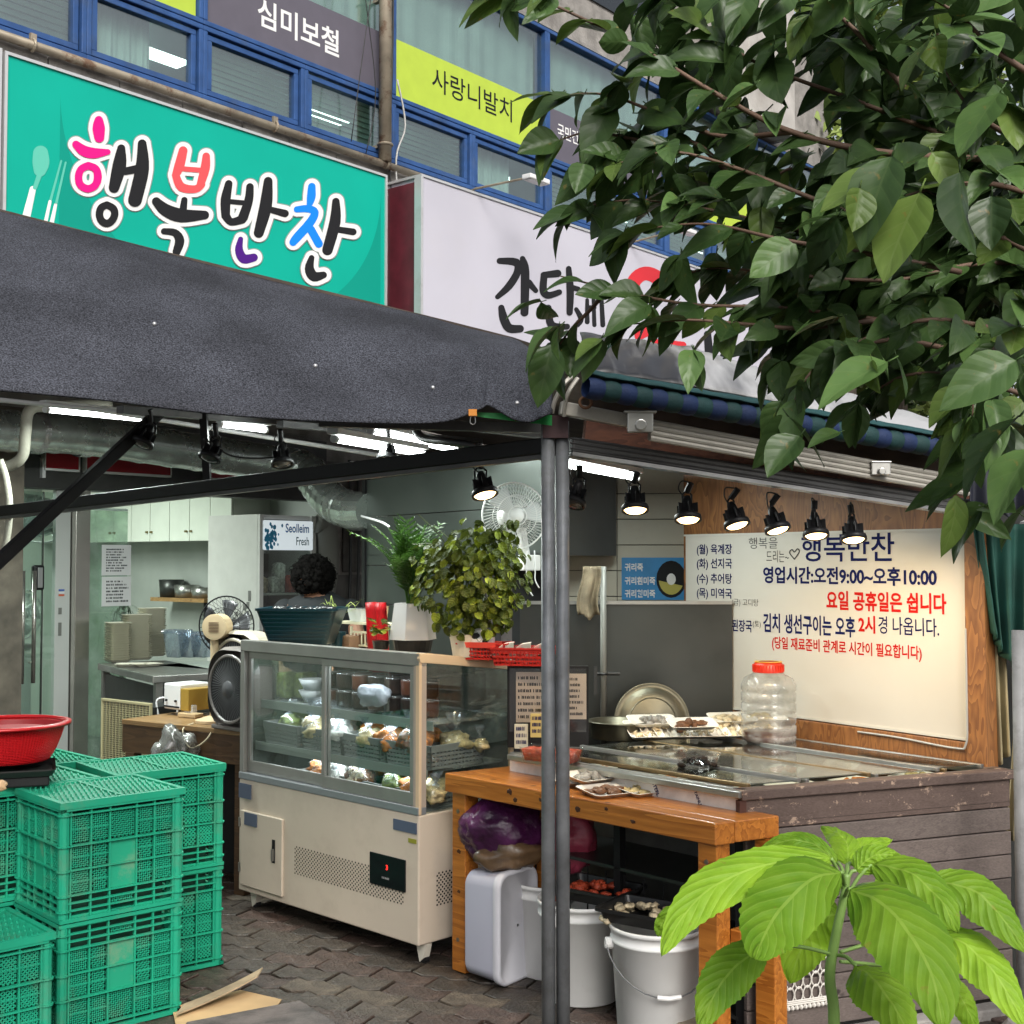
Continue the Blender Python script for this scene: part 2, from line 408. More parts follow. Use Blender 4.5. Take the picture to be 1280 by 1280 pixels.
def lerp(a, b, t): return a+(b-a)*t
def sm(pts, n=6):
    """catmull-rom through points"""
    pts = [Vector(p) for p in pts]; o = []; k = len(pts)
    for i in range(k-1):
        p0, p1, p2, p3 = pts[max(i-1, 0)], pts[i], pts[i+1], pts[min(i+2, k-1)]
        for j in range(n):
            t = j/n; o.append(.5*((2*p1)+(p2-p0)*t+(2*p0-5*p1+4*p2-p3)*t*t+(3*p1-p0-3*p2+p3)*t*t*t))
    o.append(pts[-1]); return o
# common materials
black = M('black_plastic', (.012, .012, .013), .45, spec=.25)
blackm = M('black_painted_metal', (.01, .01, .011), .5, var=.2, spec=.25)
white_pl = M('white_plastic', (.72, .72, .72), .4, dirt=.2, ds=5, dcol=(.45, .43, .4))
steel = M('brushed_steel', (.42, .42, .4), .32, .9, var=.15, vs=6, dirt=.35, ds=4, dcol=(.16, .13, .1))
ink = M('dark_ink', (.015, .015, .02), .7, spec=.1)
tube_on = M('lit_tube', (1, 1, 1), .5, emit=9, ecol=(.93, 1, .97))
warm_on = M('lit_bulb', (1, .9, .7), .5, emit=5, ecol=(1, .66, .3))
# ================================================================ ground and pavement
g = MB(); g.poly([(-150, -100, -.03), (150, -100, -.03), (150, 250, -.03), (-150, 250, -.03)])
struct(g.build('ground', M('ground_dirt', (.055, .05, .045), .85, var=.4, vs=3, bump=.4, bs=30)))
pav = MB(); pav.poly([(-9, 1.2, -.012), (7, 1.2, -.012), (7, 12, -.012), (-9, 12, -.012)])
pavement = struct(pav.build('pavement', M('joint_sand', (.04, .034, .027), .9, var=.9, vs=6, bump=.5)))
def paver_mesh():
    Lx, Ly, a, g_ = .236, .118, .013, .0035; per = .118
    def zz(t): t = (t/per) % 1; return a*(4*abs(t-.5)-1)
    top = []
    n = 8
    pts = [(-Lx/2+Lx*i/n, -Ly/2+zz(-Lx/2+Lx*i/n)) for i in range(n+1)] + [(Lx/2-Lx*i/n, Ly/2+zz(Lx/2-Lx*i/n)) for i in range(n+1)]
    pts = [(x*(1-g_/Lx*2), y*(1-g_/Ly*1.6)) for x, y in pts]
    mb = MB(); k = len(pts)
    mb.v = [Vector((x, y, -.012)) for x, y in pts]+[Vector((x, y, -.003)) for x, y in pts]+[Vector((x*.975, y*.95, 0)) for x, y in pts]
    mb.f = [(i, (i+1) % k, k+(i+1) % k, k+i) for i in range(k)]+[(k+i, k+(i+1) % k, 2*k+(i+1) % k, 2*k+i) for i in range(k)]+[tuple(range(2*k, 3*k))]
    return mb
pm = paver_mesh()
pav_mats = [M('paver_grey', (.05, .038, .029), .45, var=.55, vs=18, bump=.8, bs=60, dirt=.8, ds=6, dcol=(.014, .012, .01), rnd=.3),
            M('paver_brown', (.06, .038, .03), .45, var=.55, vs=18, bump=.8, bs=60, dirt=.8, ds=6, dcol=(.016, .012, .01), rnd=.3),
            M('paver_buff', (.10, .076, .054), .65, var=.6, vs=18, bump=.8, bs=90, dirt=.8, ds=7, dcol=(.05, .042, .035), rnd=.25)]
pmes = [pm.mesh('brick', m) for m in pav_mats]
PT = frame(-.6, 4.4, -24)
cells = []
for j in range(-22, 30):
    for i in range(-14, 14):
        x = i*.236+(j % 2)*.118; y = j*.118
        wp = PT @ Vector((x, y, 0)); px = 640+F_PX*wp.x/max(wp.y, .1); py = 700+F_PX*CAM_H/max(wp.y, .1)
        vis = -60 < px < 1330 and wp.y < 7.5 and py < 1330
        if wp.y > 1.6: cells.append((not vis, abs(wp.x+.4)*.6+abs(wp.y-4.5), x, y, wp))
cells.sort(key=lambda c: (c[0], c[1]))
rest = [MB(), MB(), MB()]; rp = random.Random(3)
for n_, (hid, dd, x, y, wp) in enumerate(cells):
    k = rp.choices((0, 1, 2), (6, 3, .5))[0]
    T = PT @ Matrix.Translation((x, y, rp.uniform(-.007, .003))) @ Matrix.Rotation(rp.uniform(-.022, .022), 4, 'Y') @ Matrix.Rotation(rp.uniform(-.028, .028), 4, 'X') @ Matrix.Rotation(rp.uniform(-.02, .02), 4, 'Z')
    if n_ < 295: inst('brick', pmes[k], pavement, T)
    elif not hid or dd < 6: rest[k].add(pm, T)
for k in range(3): stuff(rest[k].build('paving', pav_mats[k], pavement))
# ================================================================ building
F = frame(-3.0, 7.5, 50.5)
def S(px, y=0.0): return hit(F, px, 300, y)[0]
bld = thing('commercial_building', 'grey concrete commercial block with blue framed upper windows behind the food stall', 'building', F)
conc = M('weathered_concrete', (.25, .235, .215), .85, var=.35, vs=5, bump=.6, bs=40, dirt=.7, ds=4, dcol=(.09, .08, .07))
concd = M('dark_concrete', (.13, .125, .115), .85, var=.35, vs=4, bump=.5, bs=30, dirt=.6, ds=3, dcol=(.04, .036, .03))
S_END = 11.0; SW = 2.5           # right end of facade; right edge of the open shop front
wl = MB()
wl.box(-3, S_END, 0, .25, 2.42, 4.62); wl.box(-3, S_END, 0, .25, 6.42, 7.6); wl.box(SW, S_END, 0, .25, 0, 2.42)
wl.box(S_END-.2, S_END, .25, 5, 0, 7.6); wl.box(-3, -2.75, .25, 5, 2.6, 7.6)
wl.box(-3, S_END, 4.6, 5, 0, 7.6); wl.box(-3, S_END, 0, 5, 7.6, 7.75)
wl.build('wall', conc, bld)
# rough coping below the windows with stone joints
lg = MB(); s = -1.2; rq = random.Random(5)
ST = []
while s < 3.45:
    w_ = rq.uniform(.42, .5); ST.append((s, s+w_-.008)); s += w_
led_me = {}
for a, b in ST:
    q = MB(); n = 8
    ys = -.06+rq.uniform(-.006, .006)
    def fn(u, v, a=a, b=b, ys=ys):
        x = lerp(a, b, u); z = lerp(4.38, 4.6, v); return (x, ys-.02*abs(mnoise.noise(Vector((x*9, z*9, 1))))*(1-v*.5), z)
    q.grid(fn, 8, 4); q.box(a, b, ys, 0, 4.38, 4.6); q.build('stone', conc, bld)
blue = M('blue_window_frame', (.03, .08, .22), .5, spec=.25, var=.2, vs=9, dirt=.35, ds=6, dcol=(.08, .1, .13))
wglass = glass('window_glass', (.78, .88, .85), .15, .03)
blindm = M('pale_blind', (.58, .7, .64), .7, var=.35, vs=1.5)
roomd = M('dim_room', (.16, .25, .22), .9, var=.4, vs=1.2)
E = [-1.3, -.4, .497, 1.378, 2.28, 3.19, 4.14, 5.17, 6.12, 7.15, 8.1, 9.05, 10.0, 10.9]
UP = [-1.3, .497-.0, 1.378, 3.19, 5.17, 7.15, 9.05, 10.9]
zb, zt, zu = 4.66, 5.17, 6.38
def win(a, b, z0, z1, seed, blind=True, sash=True, dark=False):
    f = MB(); t = .035
    f.box(a, b, -.05, .08, z0, z0+t); f.box(a, b, -.05, .08, z1-t, z1); f.box(a, a+t, -.05, .08, z0+t, z1-t); f.box(b-t, b, -.05, .08, z0+t, z1-t)
    o = f.build('window', blue, bld, bevel=.006)
    if sash:
        q = MB(); i = t+.012; k = .038
        q.box(a+i, b-i, -.03, .03, z0+i, z0+i+k); q.box(a+i, b-i, -.03, .03, z1-i-k, z1-i)
        q.box(a+i, a+i+k, -.03, .03, z0+i+k, z1-i-k); q.box(b-i-k, b-i, -.03, .03, z0+i+k, z1-i-k); q.build('sash', blue, o, bevel=.004)
    p = MB(); p.box(a+t, b-t, .0, .006, z0+t, z1-t); p.build('pane', wglass, o)
    rn = random.Random(seed)
    if blind:
        s = MB(); z = z1-.06; zl = z0+.03+rn.random()*.08
        while z > zl:
            s.poly([(a+t, .06, z), (b-t, .06, z), (b-t, .085, z-.018), (a+t, .085, z-.021)]); z -= .042
        stuff(s.build('blind', blindm, o))
    else:
        s = MB()
        s.grid(lambda u, v: (lerp(a+t, a+t+(b-a)*(.97 if not sash else .6), u), .1+.008*math.sin(u*30*(b-a))+.004*math.sin(u*71), lerp(z0, z1, v)), 60, 1); stuff(s.build('curtain', M('glass_reflection', (.46, .5, .48), .8, var=.25, vs=1.2), o))  # folded pale sheet stands in for soft reflections in the window glass
    return o
for i in range(len(E)-1): win(E[i], E[i+1], zb, zt, i, blind=(i % 4 != 2))
mull = MB()
for i in range(len(UP)-1): win(UP[i], UP[i+1], zt+.004, zu, 50+i, blind=False, sash=False)
rmb = MB(); rmb.box(-2.7, S_END-.3, .6, .65, 4.5, 6.6); rmb.box(-2.7, S_END-.3, .1, .6, 4.5, 4.52); rmb.box(-2.7, S_END-.3, .25, .6, 6.4, 6.42)
rmb.build('room_partition', roomd, bld)
rl = MB()
for s in (1.05, 2.6, 4.6, 6.5, 8.4): rl.box(s, s+.45, .3, .42, 5.02, 5.05)
rl.build('ceiling_light', M('office_light', (1, 1, 1), .5, emit=3.5, ecol=(.9, 1, .95)), bld)
# window films with print
purp = M('grey_purple_film', (.105, .095, .12), .5, var=.06); lime = M('lime_film', (.42, .55, .05), .5, var=.05)
wht = M('white_print', (.78, .78, .76), .5); redp = M('red_print', (.62, .02, .03), .5)
def film(name, mat, a, b, z0, z1, cat_l):
    t = thing(name, cat_l, 'window banner', F)
    m = MB(); m.box(a, b, -.012, -.008, z0, z1); m.build('panel', mat, t); return t
UPZ = zt+.05
t = film('window_banner', purp, 1.378+.04, 3.19-.04, UPZ, UPZ+.46, 'dark grey window film lettered 심미보철 beside the drainpipe')
text_px(t, F, '심미보철', 322, 424, 31, -5, wht, -.014, .018)
t = film('window_banner', lime, 3.19+.04, 5.17-.04, UPZ, UPZ+.46, 'lime green window film lettered 사랑니발치 right of the drainpipe')
text_px(t, F, '사랑니발치', 540, 640, 112, 82, ink, -.014, .004)
t = film('window_banner', purp, 5.17+.04, 7.15-.04, UPZ, UPZ+.46, 'dark grey window film with a red round emblem, half behind the leaves')
text_px(t, F, '국민건강보험', 697, 748, 171, 153, wht, -.014, .012); text_px(t, F, '무강호', 762, 815, 195, 168, wht, -.014, .02)
sx, sz = hit(F, 750, 170, -.016); cc = MB().ring((0, 0, 0), .055, .014, 20, 4, Matrix.Translation((sx, -.015, sz)) @ Matrix.Rotation(R(90), 4, 'X')); cc.build('emblem', redp, t)
t = film('window_banner', lime, .0, 1.378-.04, UPZ, UPZ+.46, 'lime green window film at the top left corner of the photo')
t = film('window_banner', lime, 7.15+.04, 9.0, UPZ, UPZ+.46, 'lime green window film farthest right behind the tree')
# far end stair tower with seams
tw = MB()
for i in range(3): tw.box(7.9+i*.52, 7.9+i*.52+.512, -.3, .6, 6.43, 14)
tw.box(9.47, 9.55, -.28, .6, 6.43, 14)
tw.build('stair_tower', M('pale_concrete', (.42, .4, .37), .85, var=.2, vs=3, bump=.3, dirt=.4, ds=2, dcol=(.2, .17, .14)), bld, bevel=.01)
tw = MB(); tw.box(5.6, 7.2, -.02, .3, 6.9, 7.5); tw.build('dark_window', M('dark_glass', (.02, .025, .03), .15), bld)
# ---------------------------------------------------------------- pipes on the facade
rust = M('rusty_pipe', (.28, .24, .18), .55, .3, var=.3, vs=6, dirt=.8, ds=7, dcol=(.13, .06, .03), dth=(.52, .62))
dp = thing('drain_pipe', 'vertical weathered metal drainpipe between the two upper window banners', 'pipe', F)
s0 = S(481, -.12)
MB().tube([(s0, -.12, 4.62), (s0, -.12, 7.6)], .05, 14).build('pipe', rust, dp, smooth=True)
q = MB()
for z in (4.75, 5.9): q.ring((s0, -.12, z), .055, .01, 18, 6); q.box(s0-.02, s0+.02, -.08, 0, z-.012, z+.012)
q.build('bracket', rust, dp)
hp = thing('service_pipe', 'long rusty beige service pipe running level above the teal shop sign', 'pipe', F)
MB().tube([(-1.3, -.11, 4.615), (3.45, -.11, 4.6)], .028, 10).build('pipe', rust, hp, smooth=True)
q = MB()
for s in (.1, 1.95, 3.05): q.ring((0, 0, 0), .033, .01, 16, 6, Matrix.Translation((s, -.11, 4.61)) @ Matrix.Rotation(R(90), 4, 'Y')); q.box(s-.02, s+.02, -.12, -.1, 4.63, 4.68)
q.build('clamp', rust, hp)
cab = M('black_cable', (.015, .015, .015), .5); cabw = M('grey_cable', (.4, .4, .38), .5)
def cable(label, pts, r=.006, mat=None, n=5, group=None):
    o = MB().tube(sm(pts, n), r, 5).build('cable', mat or cab); o.data.polygons.foreach_set('use_smooth', [True]*len(o.data.polygons)); return tag(o, label, 'cable', group)
def Fw(s, y, z): return F @ Vector((s, y, z))
cable('thin black cable hanging down the right side of the drainpipe', [Fw(s0+.09, -.1, 7), Fw(s0+.1, -.1, 5.6), Fw(s0+.07, -.09, 4.7), Fw(s0+.12, -.08, 4.3), Fw(s0+.1, -.07, 3.3)], .008)
cable('pale cable looping beside the drainpipe down to the gap between the signs', [Fw(s0+.13, -.12, 5.3), Fw(s0+.2, -.14, 4.95), Fw(s0+.12, -.12, 4.66), Fw(s0+.2, -.08, 4.1), Fw(s0+.15, -.06, 3.5)], .008, cabw)
cable('thin black wire sagging from the roof across the dark banner', [Fw(2.55, -.25, 7), Fw(2.7, -.22, 5.9), Fw(2.85, -.2, 5.1), Fw(2.8, -.15, 4.62)], .004)
cable('second thin black wire slanting across the dark banner', [Fw(2.95, -.25, 6.6), Fw(2.78, -.22, 5.8), Fw(2.6, -.2, 4.65)], .004)
# ================================================================ shop signs
teal = M('teal_sign_face', (.003, .37, .275), .55, var=.05, vs=2, spec=.15)
al = M('aluminium_trim', (.6, .6, .6), .4, .5, dirt=.3, ds=6, dcol=(.3, .28, .25))
YS = -.16
sg = thing('shop_sign', 'teal shop sign with big multicoloured brush letters, a spoon and chopsticks', 'sign', F)
s1, z1 = hit(F, 9, 68, YS); s2, z2 = hit(F, 481, 222, YS); zt_s = (z1+z2)/2
ZB = 3.42
MB().box(s1, s2, YS, -.02, ZB, zt_s).build('panel', teal, sg)
q = MB(); e = .018
q.box(s1-e, s2+e, YS-.012, -.02, zt_s, zt_s+e); q.box(s1-e, s2+e, YS-.012, -.02, ZB-e, ZB); q.box(s1-e, s1, YS-.012, -.02, ZB, zt_s); q.box(s2, s2+e, YS-.012, -.02, ZB, zt_s)
q.build('trim', al, sg)
# large darker disc printed on the panel
dk = M('teal_print_dark', (.003, .28, .21), .55, spec=.15)
cx, cz, rr_ = (s1+s2)/2+.15, 4.35, 1.32; pts = []
for k in range(61):
    a = math.pi*(1+k/60); x = cx+rr_*math.cos(a)*1.02; z = cz+rr_*math.sin(a)*.86
    pts.append((min(max(x, s1), s2), max(z, ZB)))
mb = MB()
for k in range(60):
    (xa, za), (xb, zb_) = pts[k], pts[k+1]
    if xb-xa < 1e-4: continue
    mb.poly([(xa, YS-.001, ZB), (xb, YS-.001, ZB), (xb, YS-.001, zb_), (xa, YS-.001, za)])
mb.build('printed_arc', dk, sg)
pk = M('magenta_print', (.78, .01, .22), .6, spec=.15); cor = M('coral_print', (.85, .09, .10), .6, spec=.15); bl = M('blue_print', (.01, .22, .8), .6, spec=.15); vio = M('violet_print', (.07, .012, .2), .6, spec=.15); blk = M('black_print', (.018, .018, .02), .6, spec=.12)
K1 = 2.56
L_pk = [[(316, 385, 14), (316, 410, 20), (318, 440, 16)], [(243, 462, 12), (268, 482, 17), (300, 490, 17), (345, 486, 9)],
        [(282, 530, 12), (306, 540, 12), (313, 566, 13), (305, 592, 12), (282, 604, 12), (258, 592, 12), (251, 566, 12), (260, 541, 12), (282, 530, 12)]]
L_b1 = [[(388, 475, 13), (382, 530, 22), (365, 600, 17)], [(400, 548, 12), (440, 540, 13)], [(455, 460, 14), (455, 540, 22), (432, 640, 22)],
        [(342, 655, 11), (362, 667, 12), (367, 686, 12), (358, 706, 12), (342, 715, 12), (325, 706, 12), (318, 686, 12), (324, 665, 12), (342, 655, 11)]]
L_co = [[(586, 482, 14), (574, 530, 16), (562, 560, 12)], [(660, 500, 12), (656, 540, 15), (640, 595, 12)], [(585, 540, 8), (650, 545, 8)], [(562, 560, 12), (580, 598, 14), (625, 605, 12), (645, 590, 12)]]
L_b2 = [[(500, 645, 14), (530, 672, 20), (580, 690, 22), (655, 688, 14)], [(590, 640, 10), (586, 672, 12)], [(525, 740, 10), (560, 745, 12), (575, 770, 15), (565, 805, 13)]]
L_b3 = [[(732, 588, 12), (722, 640, 16), (722, 690, 14)], [(800, 598, 12), (796, 640, 14), (778, 695, 16)], [(738, 645, 8), (790, 650, 8)], [(722, 690, 14), (740, 710, 12), (775, 702, 14)],
        [(858, 580, 14), (850, 660, 20), (828, 745, 16)], [(870, 672, 10), (912, 683, 12)]]
L_vi = [[(770, 765, 8), (765, 800, 13), (780, 828, 15), (812, 824, 13)]]
L_bl = [[(998, 597, 12), (996, 630, 14), (990, 655, 9)], [(950, 670, 10), (985, 668, 12), (1008, 680, 12), (990, 715, 14), (950, 760, 14), (938, 775, 12)], [(995, 735, 13), (1020, 780, 13)]]
L_b4 = [[(1075, 645, 12), (1072, 710, 18), (1048, 800, 17)], [(1085, 735, 10), (1130, 742, 11)], [(997, 825, 9), (990, 860, 15), (1005, 885, 16), (1035, 880, 11)]]
allk = L_pk+L_b1+L_co+L_b2+L_b3+L_vi+L_bl+L_b4
grey_p = M('grey_print', (.25, .3, .28), .4)
strokes(sg, F, allk, grey_p, YS-.0015, grow=16.5, scale=K1, name='letter_outline', step=.00004)
strokes(sg, F, allk, wht, YS-.006, grow=13.5, scale=K1, name='letter_border', step=.00004)
for nm, l, m in (('letter', L_pk, pk), ('letter', L_b1, blk), ('letter', L_co, cor), ('letter', L_b2, blk), ('letter', L_b3, blk), ('letter', L_vi, vio), ('letter', L_bl, bl), ('letter', L_b4, blk)):
    strokes(sg, F, l, m, YS-.0105, scale=K1, name=nm, step=.00006)
lt = M('pale_teal_print', (.1, .5, .38), .4)
strokes(sg, F, [[(130, 490, 24), (131, 520, 27), (128, 545, 20)], [(126, 560, 8), (112, 600, 7)]], lt, YS-.002, scale=K1, name='spoon_print', step=.0001)
strokes(sg, F, [[(105, 605, 10), (85, 690, 13)], [(178, 655, 5), (166, 710, 7)], [(160, 645, 5), (147, 705, 6)]], wht, YS-.002, scale=K1, name='handle_print', step=.0001)
strokes(sg, F, [[(196, 515, 3), (162, 640, 4)], [(210, 520, 3), (180, 650, 4)]], lt, YS-.002, scale=K1, name='chopstick_print', step=.0001)
# strip of another sign at the far left
MB().box(s1-.35, s1-.03, YS, -.02, ZB-.1, zt_s+.03).build('panel', al, thing('sign_post', 'pale aluminium upright beside the left edge of the teal sign', 'post', F))
# white sign
YW = -.42
ws = thing('shop_sign', 'white shop sign with black and red brush lettering partly behind the tree', 'sign', F)
a, zt2 = hit(F, 528, 221, YW); b2, _ = hit(F, 1000, 221, YW)
wf = M('white_sign_face', (.49, .48, .54), .6, spec=.2, var=.05, vs=1.5, dirt=.25, ds=2, dcol=(.5, .48, .5))
MB().box(a, b2, YW, -.02, ZB-.1, zt2).build('panel', wf, ws)
q = MB(); q.box(a-.02, b2, YW-.01, -.02, zt2, zt2+.02); q.box(a-.025, a, YW-.01, YW+.04, ZB-.1, zt2); q.box(a-.025, a, -.06, -.02, ZB-.1, zt2+.02); q.box(a-.025, a-.005, YW+.04, YW+.06, ZB-.1, zt2)
q.build('trim', al, ws)
MB().box(a-.012, a-.001, YW+.06, -.06, ZB-.1, zt2-.03).build('side_panel', M('maroon_panel', (.09, .012, .02), .5, var=.3), ws)
K2 = 2.56; ox = (400, 0)
g_ = [[(575, 835, 10), (628, 840, 13), (632, 870, 12), (605, 915, 12), (568, 950, 8)], [(648, 828, 9), (656, 870, 14), (654, 1000, 13)], [(668, 905, 11), (690, 930, 8)], [(580, 985, 10), (588, 1020, 14), (605, 1050, 14), (640, 1052, 12)],
      [(715, 880, 10), (760, 875, 12)], [(716, 885, 11), (714, 930, 12), (730, 945, 11), (765, 935, 9)], [(795, 860, 9), (800, 930, 12), (798, 1000, 10)], [(805, 920, 9), (825, 925, 8)], [(730, 985, 10), (740, 1040, 12), (790, 1045, 9)]]
strokes(ws, F, g_, blk, YW-.001, scale=K2, org=ox, step=.0002)
g2 = [[(855, 960, 6), (855, 1030, 8)], [(875, 950, 6), (878, 1040, 7)], [(900, 945, 7), (905, 1040, 8)], [(855, 980, 5), (880, 985, 5)], [(820, 990, 7), (835, 1020, 9), (825, 1040, 7)],
      [(1240, 1070, 12), (1245, 1130, 14)], [(1290, 1080, 12), (1300, 1120, 14), (1285, 1150, 10)], [(1490, 1020, 10), (1520, 1060, 12)]]
strokes(ws, F, g2, blk, YW-.001, scale=K2, org=ox, step=.0002)
rd = [[(1000, 1010, 16), (995, 960, 20), (1005, 900, 22), (1040, 875, 22), (1080, 890, 22), (1100, 930, 16)], [(1020, 1075, 14), (1080, 1045, 18), (1130, 1060, 12)], [(1060, 1100, 16), (1110, 1110, 22), (1160, 1105, 12)]]
strokes(ws, F, rd, redp, YW-.001, scale=K2, org=ox, step=.0002)
for i, (pa, pb, lb) in enumerate((((594, 236), (660, 222), 'small white floodlight on an arm above the white sign, nearer one'), ((786, 304), (850, 287), 'small white floodlight on an arm above the white sign, behind the leaves'))):
    t = thing('sign_light', lb, 'lamp', F, 'floodlights over the white sign')
    s_, z_ = hit(F, *pa, YW); sb, zb2 = hit(F, *pb, YW-.45)
    MB().tube([(s_, YW+.1, z_-.02), (s_, YW, z_+.0), (sb, YW-.45, zb2)], .009, 6).build('arm', rust, t)
    q = MB(); q.box(sb-.03, sb+.22, YW-.5, YW-.41, zb2-.015, zb2+.025); q.build('housing', white_pl, t, bevel=.008)
    MB().box(sb-.01, sb+.2, YW-.49, YW-.42, zb2-.02, zb2-.0155).build('lens', M('pale_lens', (.7, .7, .66), .2), t)
# ================================================================ trees far behind
def crown_me(name, n, rad, size, mat, seed, squash=.9, shell=.35):
    rn = random.Random(seed); mb = MB()
    cl = [(Vector((rn.gauss(0, .45), rn.gauss(0, .45), rn.gauss(0, .4))), rn.uniform(.25, .5)) for _ in range(26)]
    for i in range(n):
        c, rr = rn.choice(cl); d = Vector((rn.gauss(0, 1), rn.gauss(0, 1), rn.gauss(0, 1))).normalized()*rr*rn.uniform(.6, 1)
        p = (c+d)*rad; a = Vector((rn.gauss(0, 1), rn.gauss(0, 1), rn.gauss(0, .6))).normalized(); b = a.cross(Vector((rn.gauss(0, 1), rn.gauss(0, 1), 1))).normalized()
        s = size*rn.uniform(.6, 1.3); mb.poly([p-a*s, p+b*s*.45, p+a*s, p-b*s*.45])
    return mb
bgm = M('bright_far_leaf', (.15, .2, .04), .6, rnd=.2, var=.5, vs=2); bgm2 = M('far_leaf', (.05, .09, .02), .6, var=.6, vs=1.5)
for i, (x, y, z, rad, m, lb) in enumerate(((4.9, 19, 7.6, 2.2, bgm, 'bright green tree top just past the corner of the building'), (6.3, 21, 6.2, 3.0, bgm, 'bright yellow green tree beyond the end of the building'), (9.5, 24, 2.6, 2.6, bgm2, 'dark tree behind the stall roof at the right'), (13, 26, 5.0, 3.8, bgm, 'tall pale green tree farthest right beyond the stall'), (9, 30, 7, 3.5, bgm2, 'dark green tree between the two bright ones'))):
    t = thing('street_tree', lb, 'tree', frame(x, y, 0), 'trees beyond the stall')
    MB().tube([(0, 0, 0), (.1, 0, z*.6), (0, 0, z)], [.2, .14, .06], 8).build('trunk', M('bark', (.1, .08, .06), .9, var=.3), t)
    c = crown_me('crown', 9000, rad, .11, m, i); T = Matrix.Translation((0, 0, z)); c.v = [T @ v for v in c.v]; stuff(c.build('crown', m, t))
# far buildings filling the street end
t = thing('distant_building', 'grey distant building behind the far trees', 'building', frame(4, 40, 8))
MB().box(-6, 16, 0, 10, 0, 5).build('wall', M('far_wall', (.3, .3, .29), .9, var=.2, vs=.5), t)
q = MB()
for i in range(9): q.box(-5+i*2.2, -3.9+i*2.2, -.03, -.01, 3, 4.2)
q.build('window', M('dark_glass'), t)
# ================================================================ stall canopy
tent = thing('stall_canopy', 'steel framed market stall canopy with dark grey cloth roof and striped awning roll', 'canopy', frame(.125, 4.0, 0))
pipe = M('galvanised_pipe', (.2, .21, .22), .42, .35, var=.3, vs=12, dirt=.6, ds=10, dcol=(.12, .115, .11))
channel = M('grey_channel', (.10, .10, .10), .45, .6, var=.25, vs=5, dirt=.4, ds=6, dcol=(.2, .19, .18))
PX = P(694, 640, 4.0)
q = MB()
for dx in (-.0225, .0225): q.tube([(PX.x+dx, 4.0+dx*.15, 0), (PX.x+dx, 4.0+dx*.15, 1.985)], .0215, 16)
q.build('post', pipe, tent, smooth=True, world=True)
MB().box(PX.x-.04, PX.x+.04, 3.97, 4.03, 1.93, 2.0).build('post_cap', M('maroon_paint', (.04, .01, .012), .5), tent, world=True)
# side tie beam to the back left, strut and brace
b0 = P(688, 557, 4.03); b1 = P(-30, 643, 6.5)
q = MB(); q.bar(b0, b1, .05, .05); q.build('beam', blackm, tent, world=True, bevel=.004)
q = MB(); q.bar(b0+Vector((0, 0, -.033)), b1+Vector((0, 0, -.033)), .03, .014); q.build('beam_lip', channel, tent, world=True)
q = MB(); q.bar(P(205, 510, 5.2), P(-15, 714, 4.7), .045, .045); q.build('brace', blackm, tent, world=True, bevel=.004)
q = MB(); q.bar(P(254, 515, 5.35), P(259, 600, 5.35), .03, .03); q.build('strut', blackm, tent, world=True)
# front right beam with grooves and lip
r0 = P(712, 556, 4.02); r1 = P(1216, 634, 4.58)
q = MB(); q.bar(r0, r1, .06, .045)
for k in (-.012, .004, .018): q.bar(r0+Vector((0, -.032, k)), r1+Vector((0, -.032, k)), .006, .006)
q.build('beam', channel, tent, world=True, bevel=.003)
q = MB(); q.bar(r0+Vector((0, -.01, -.03)), r1+Vector((0, -.01, -.03)), .05, .012); q.build('beam_lip', M('bright_channel', (.34, .34, .34), .35, .8, var=.2), tent, world=True)
red_wood = wood('red_brown_wood', (.055, .018, .01), (.14, .05, .025), rough=.6)
q = MB(); q.bar(P(730, 540, 4.12), P(1214, 622, 4.68), .02, .075); q.build('wood_fascia', red_wood, tent, world=True)
# awning cassette: grooved aluminium rail, clamps, arm brackets
alw = M('cream_aluminium', (.42, .40, .35), .45, .3, dirt=.5, ds=7, dcol=(.2, .19, .17))
a0 = P(812, 537, 3.98); a1 = P(1210, 608, 4.5)
q = MB()
for k in (-.026, -.009, .008, .024): q.tube([a0+Vector((0, 0, k)), a1+Vector((0, 0, k))], .0095, 8)
q.bar(a0+Vector((0, .012, 0)), a1+Vector((0, .012, 0)), .012, .06); q.build('awning_rail', alw, tent, world=True)
q = MB(); q.bar(P(700, 510, 3.93), P(800, 529, 3.98), .03, .042); q.build('arm_bracket', alw, tent, world=True, bevel=.004)
for i, (x, y, d, s) in enumerate(((800, 528, 3.94, .05), (1100, 586, 4.32, .035))):
    q = MB(); c = P(x, y, d); q.cbox(c, (.03+s, .03, s*1.25)); q.tube([c+Vector((0, -.03, -.01)), c+Vector((0, .01, -.01))], s*.36, 10); q.box(c.x-s, c.x+s, c.y-.02, c.y+.02, c.z+s*.55, c.z+s*.72)
    q.build('clamp', steel, tent, world=True, bevel=.003)
q = MB()
q.tube(sm([P(716, 470, 3.9), P(705, 480, 3.88), P(694, 500, 3.9), P(690, 516, 3.92)]), .007, 6); q.tube(sm([P(722, 473, 3.9), P(712, 488, 3.88), P(706, 505, 3.9), P(705, 520, 3.92)]), .007, 6)
q.build('strap', alw, tent, world=True)
c = P(732, 503, 3.9); q = MB(); q.ring(c, .018, .005, 16, 6, Matrix.Translation(c) @ Matrix.Rotation(R(75), 4, 'X')); q.tube([c+Vector((0, 0, .018)), c+Vector((0, 0, .06))], .005, 6); q.build('eye_bolt', M('rusty_iron', (.16, .08, .04), .7, .4, var=.4), tent, world=True)
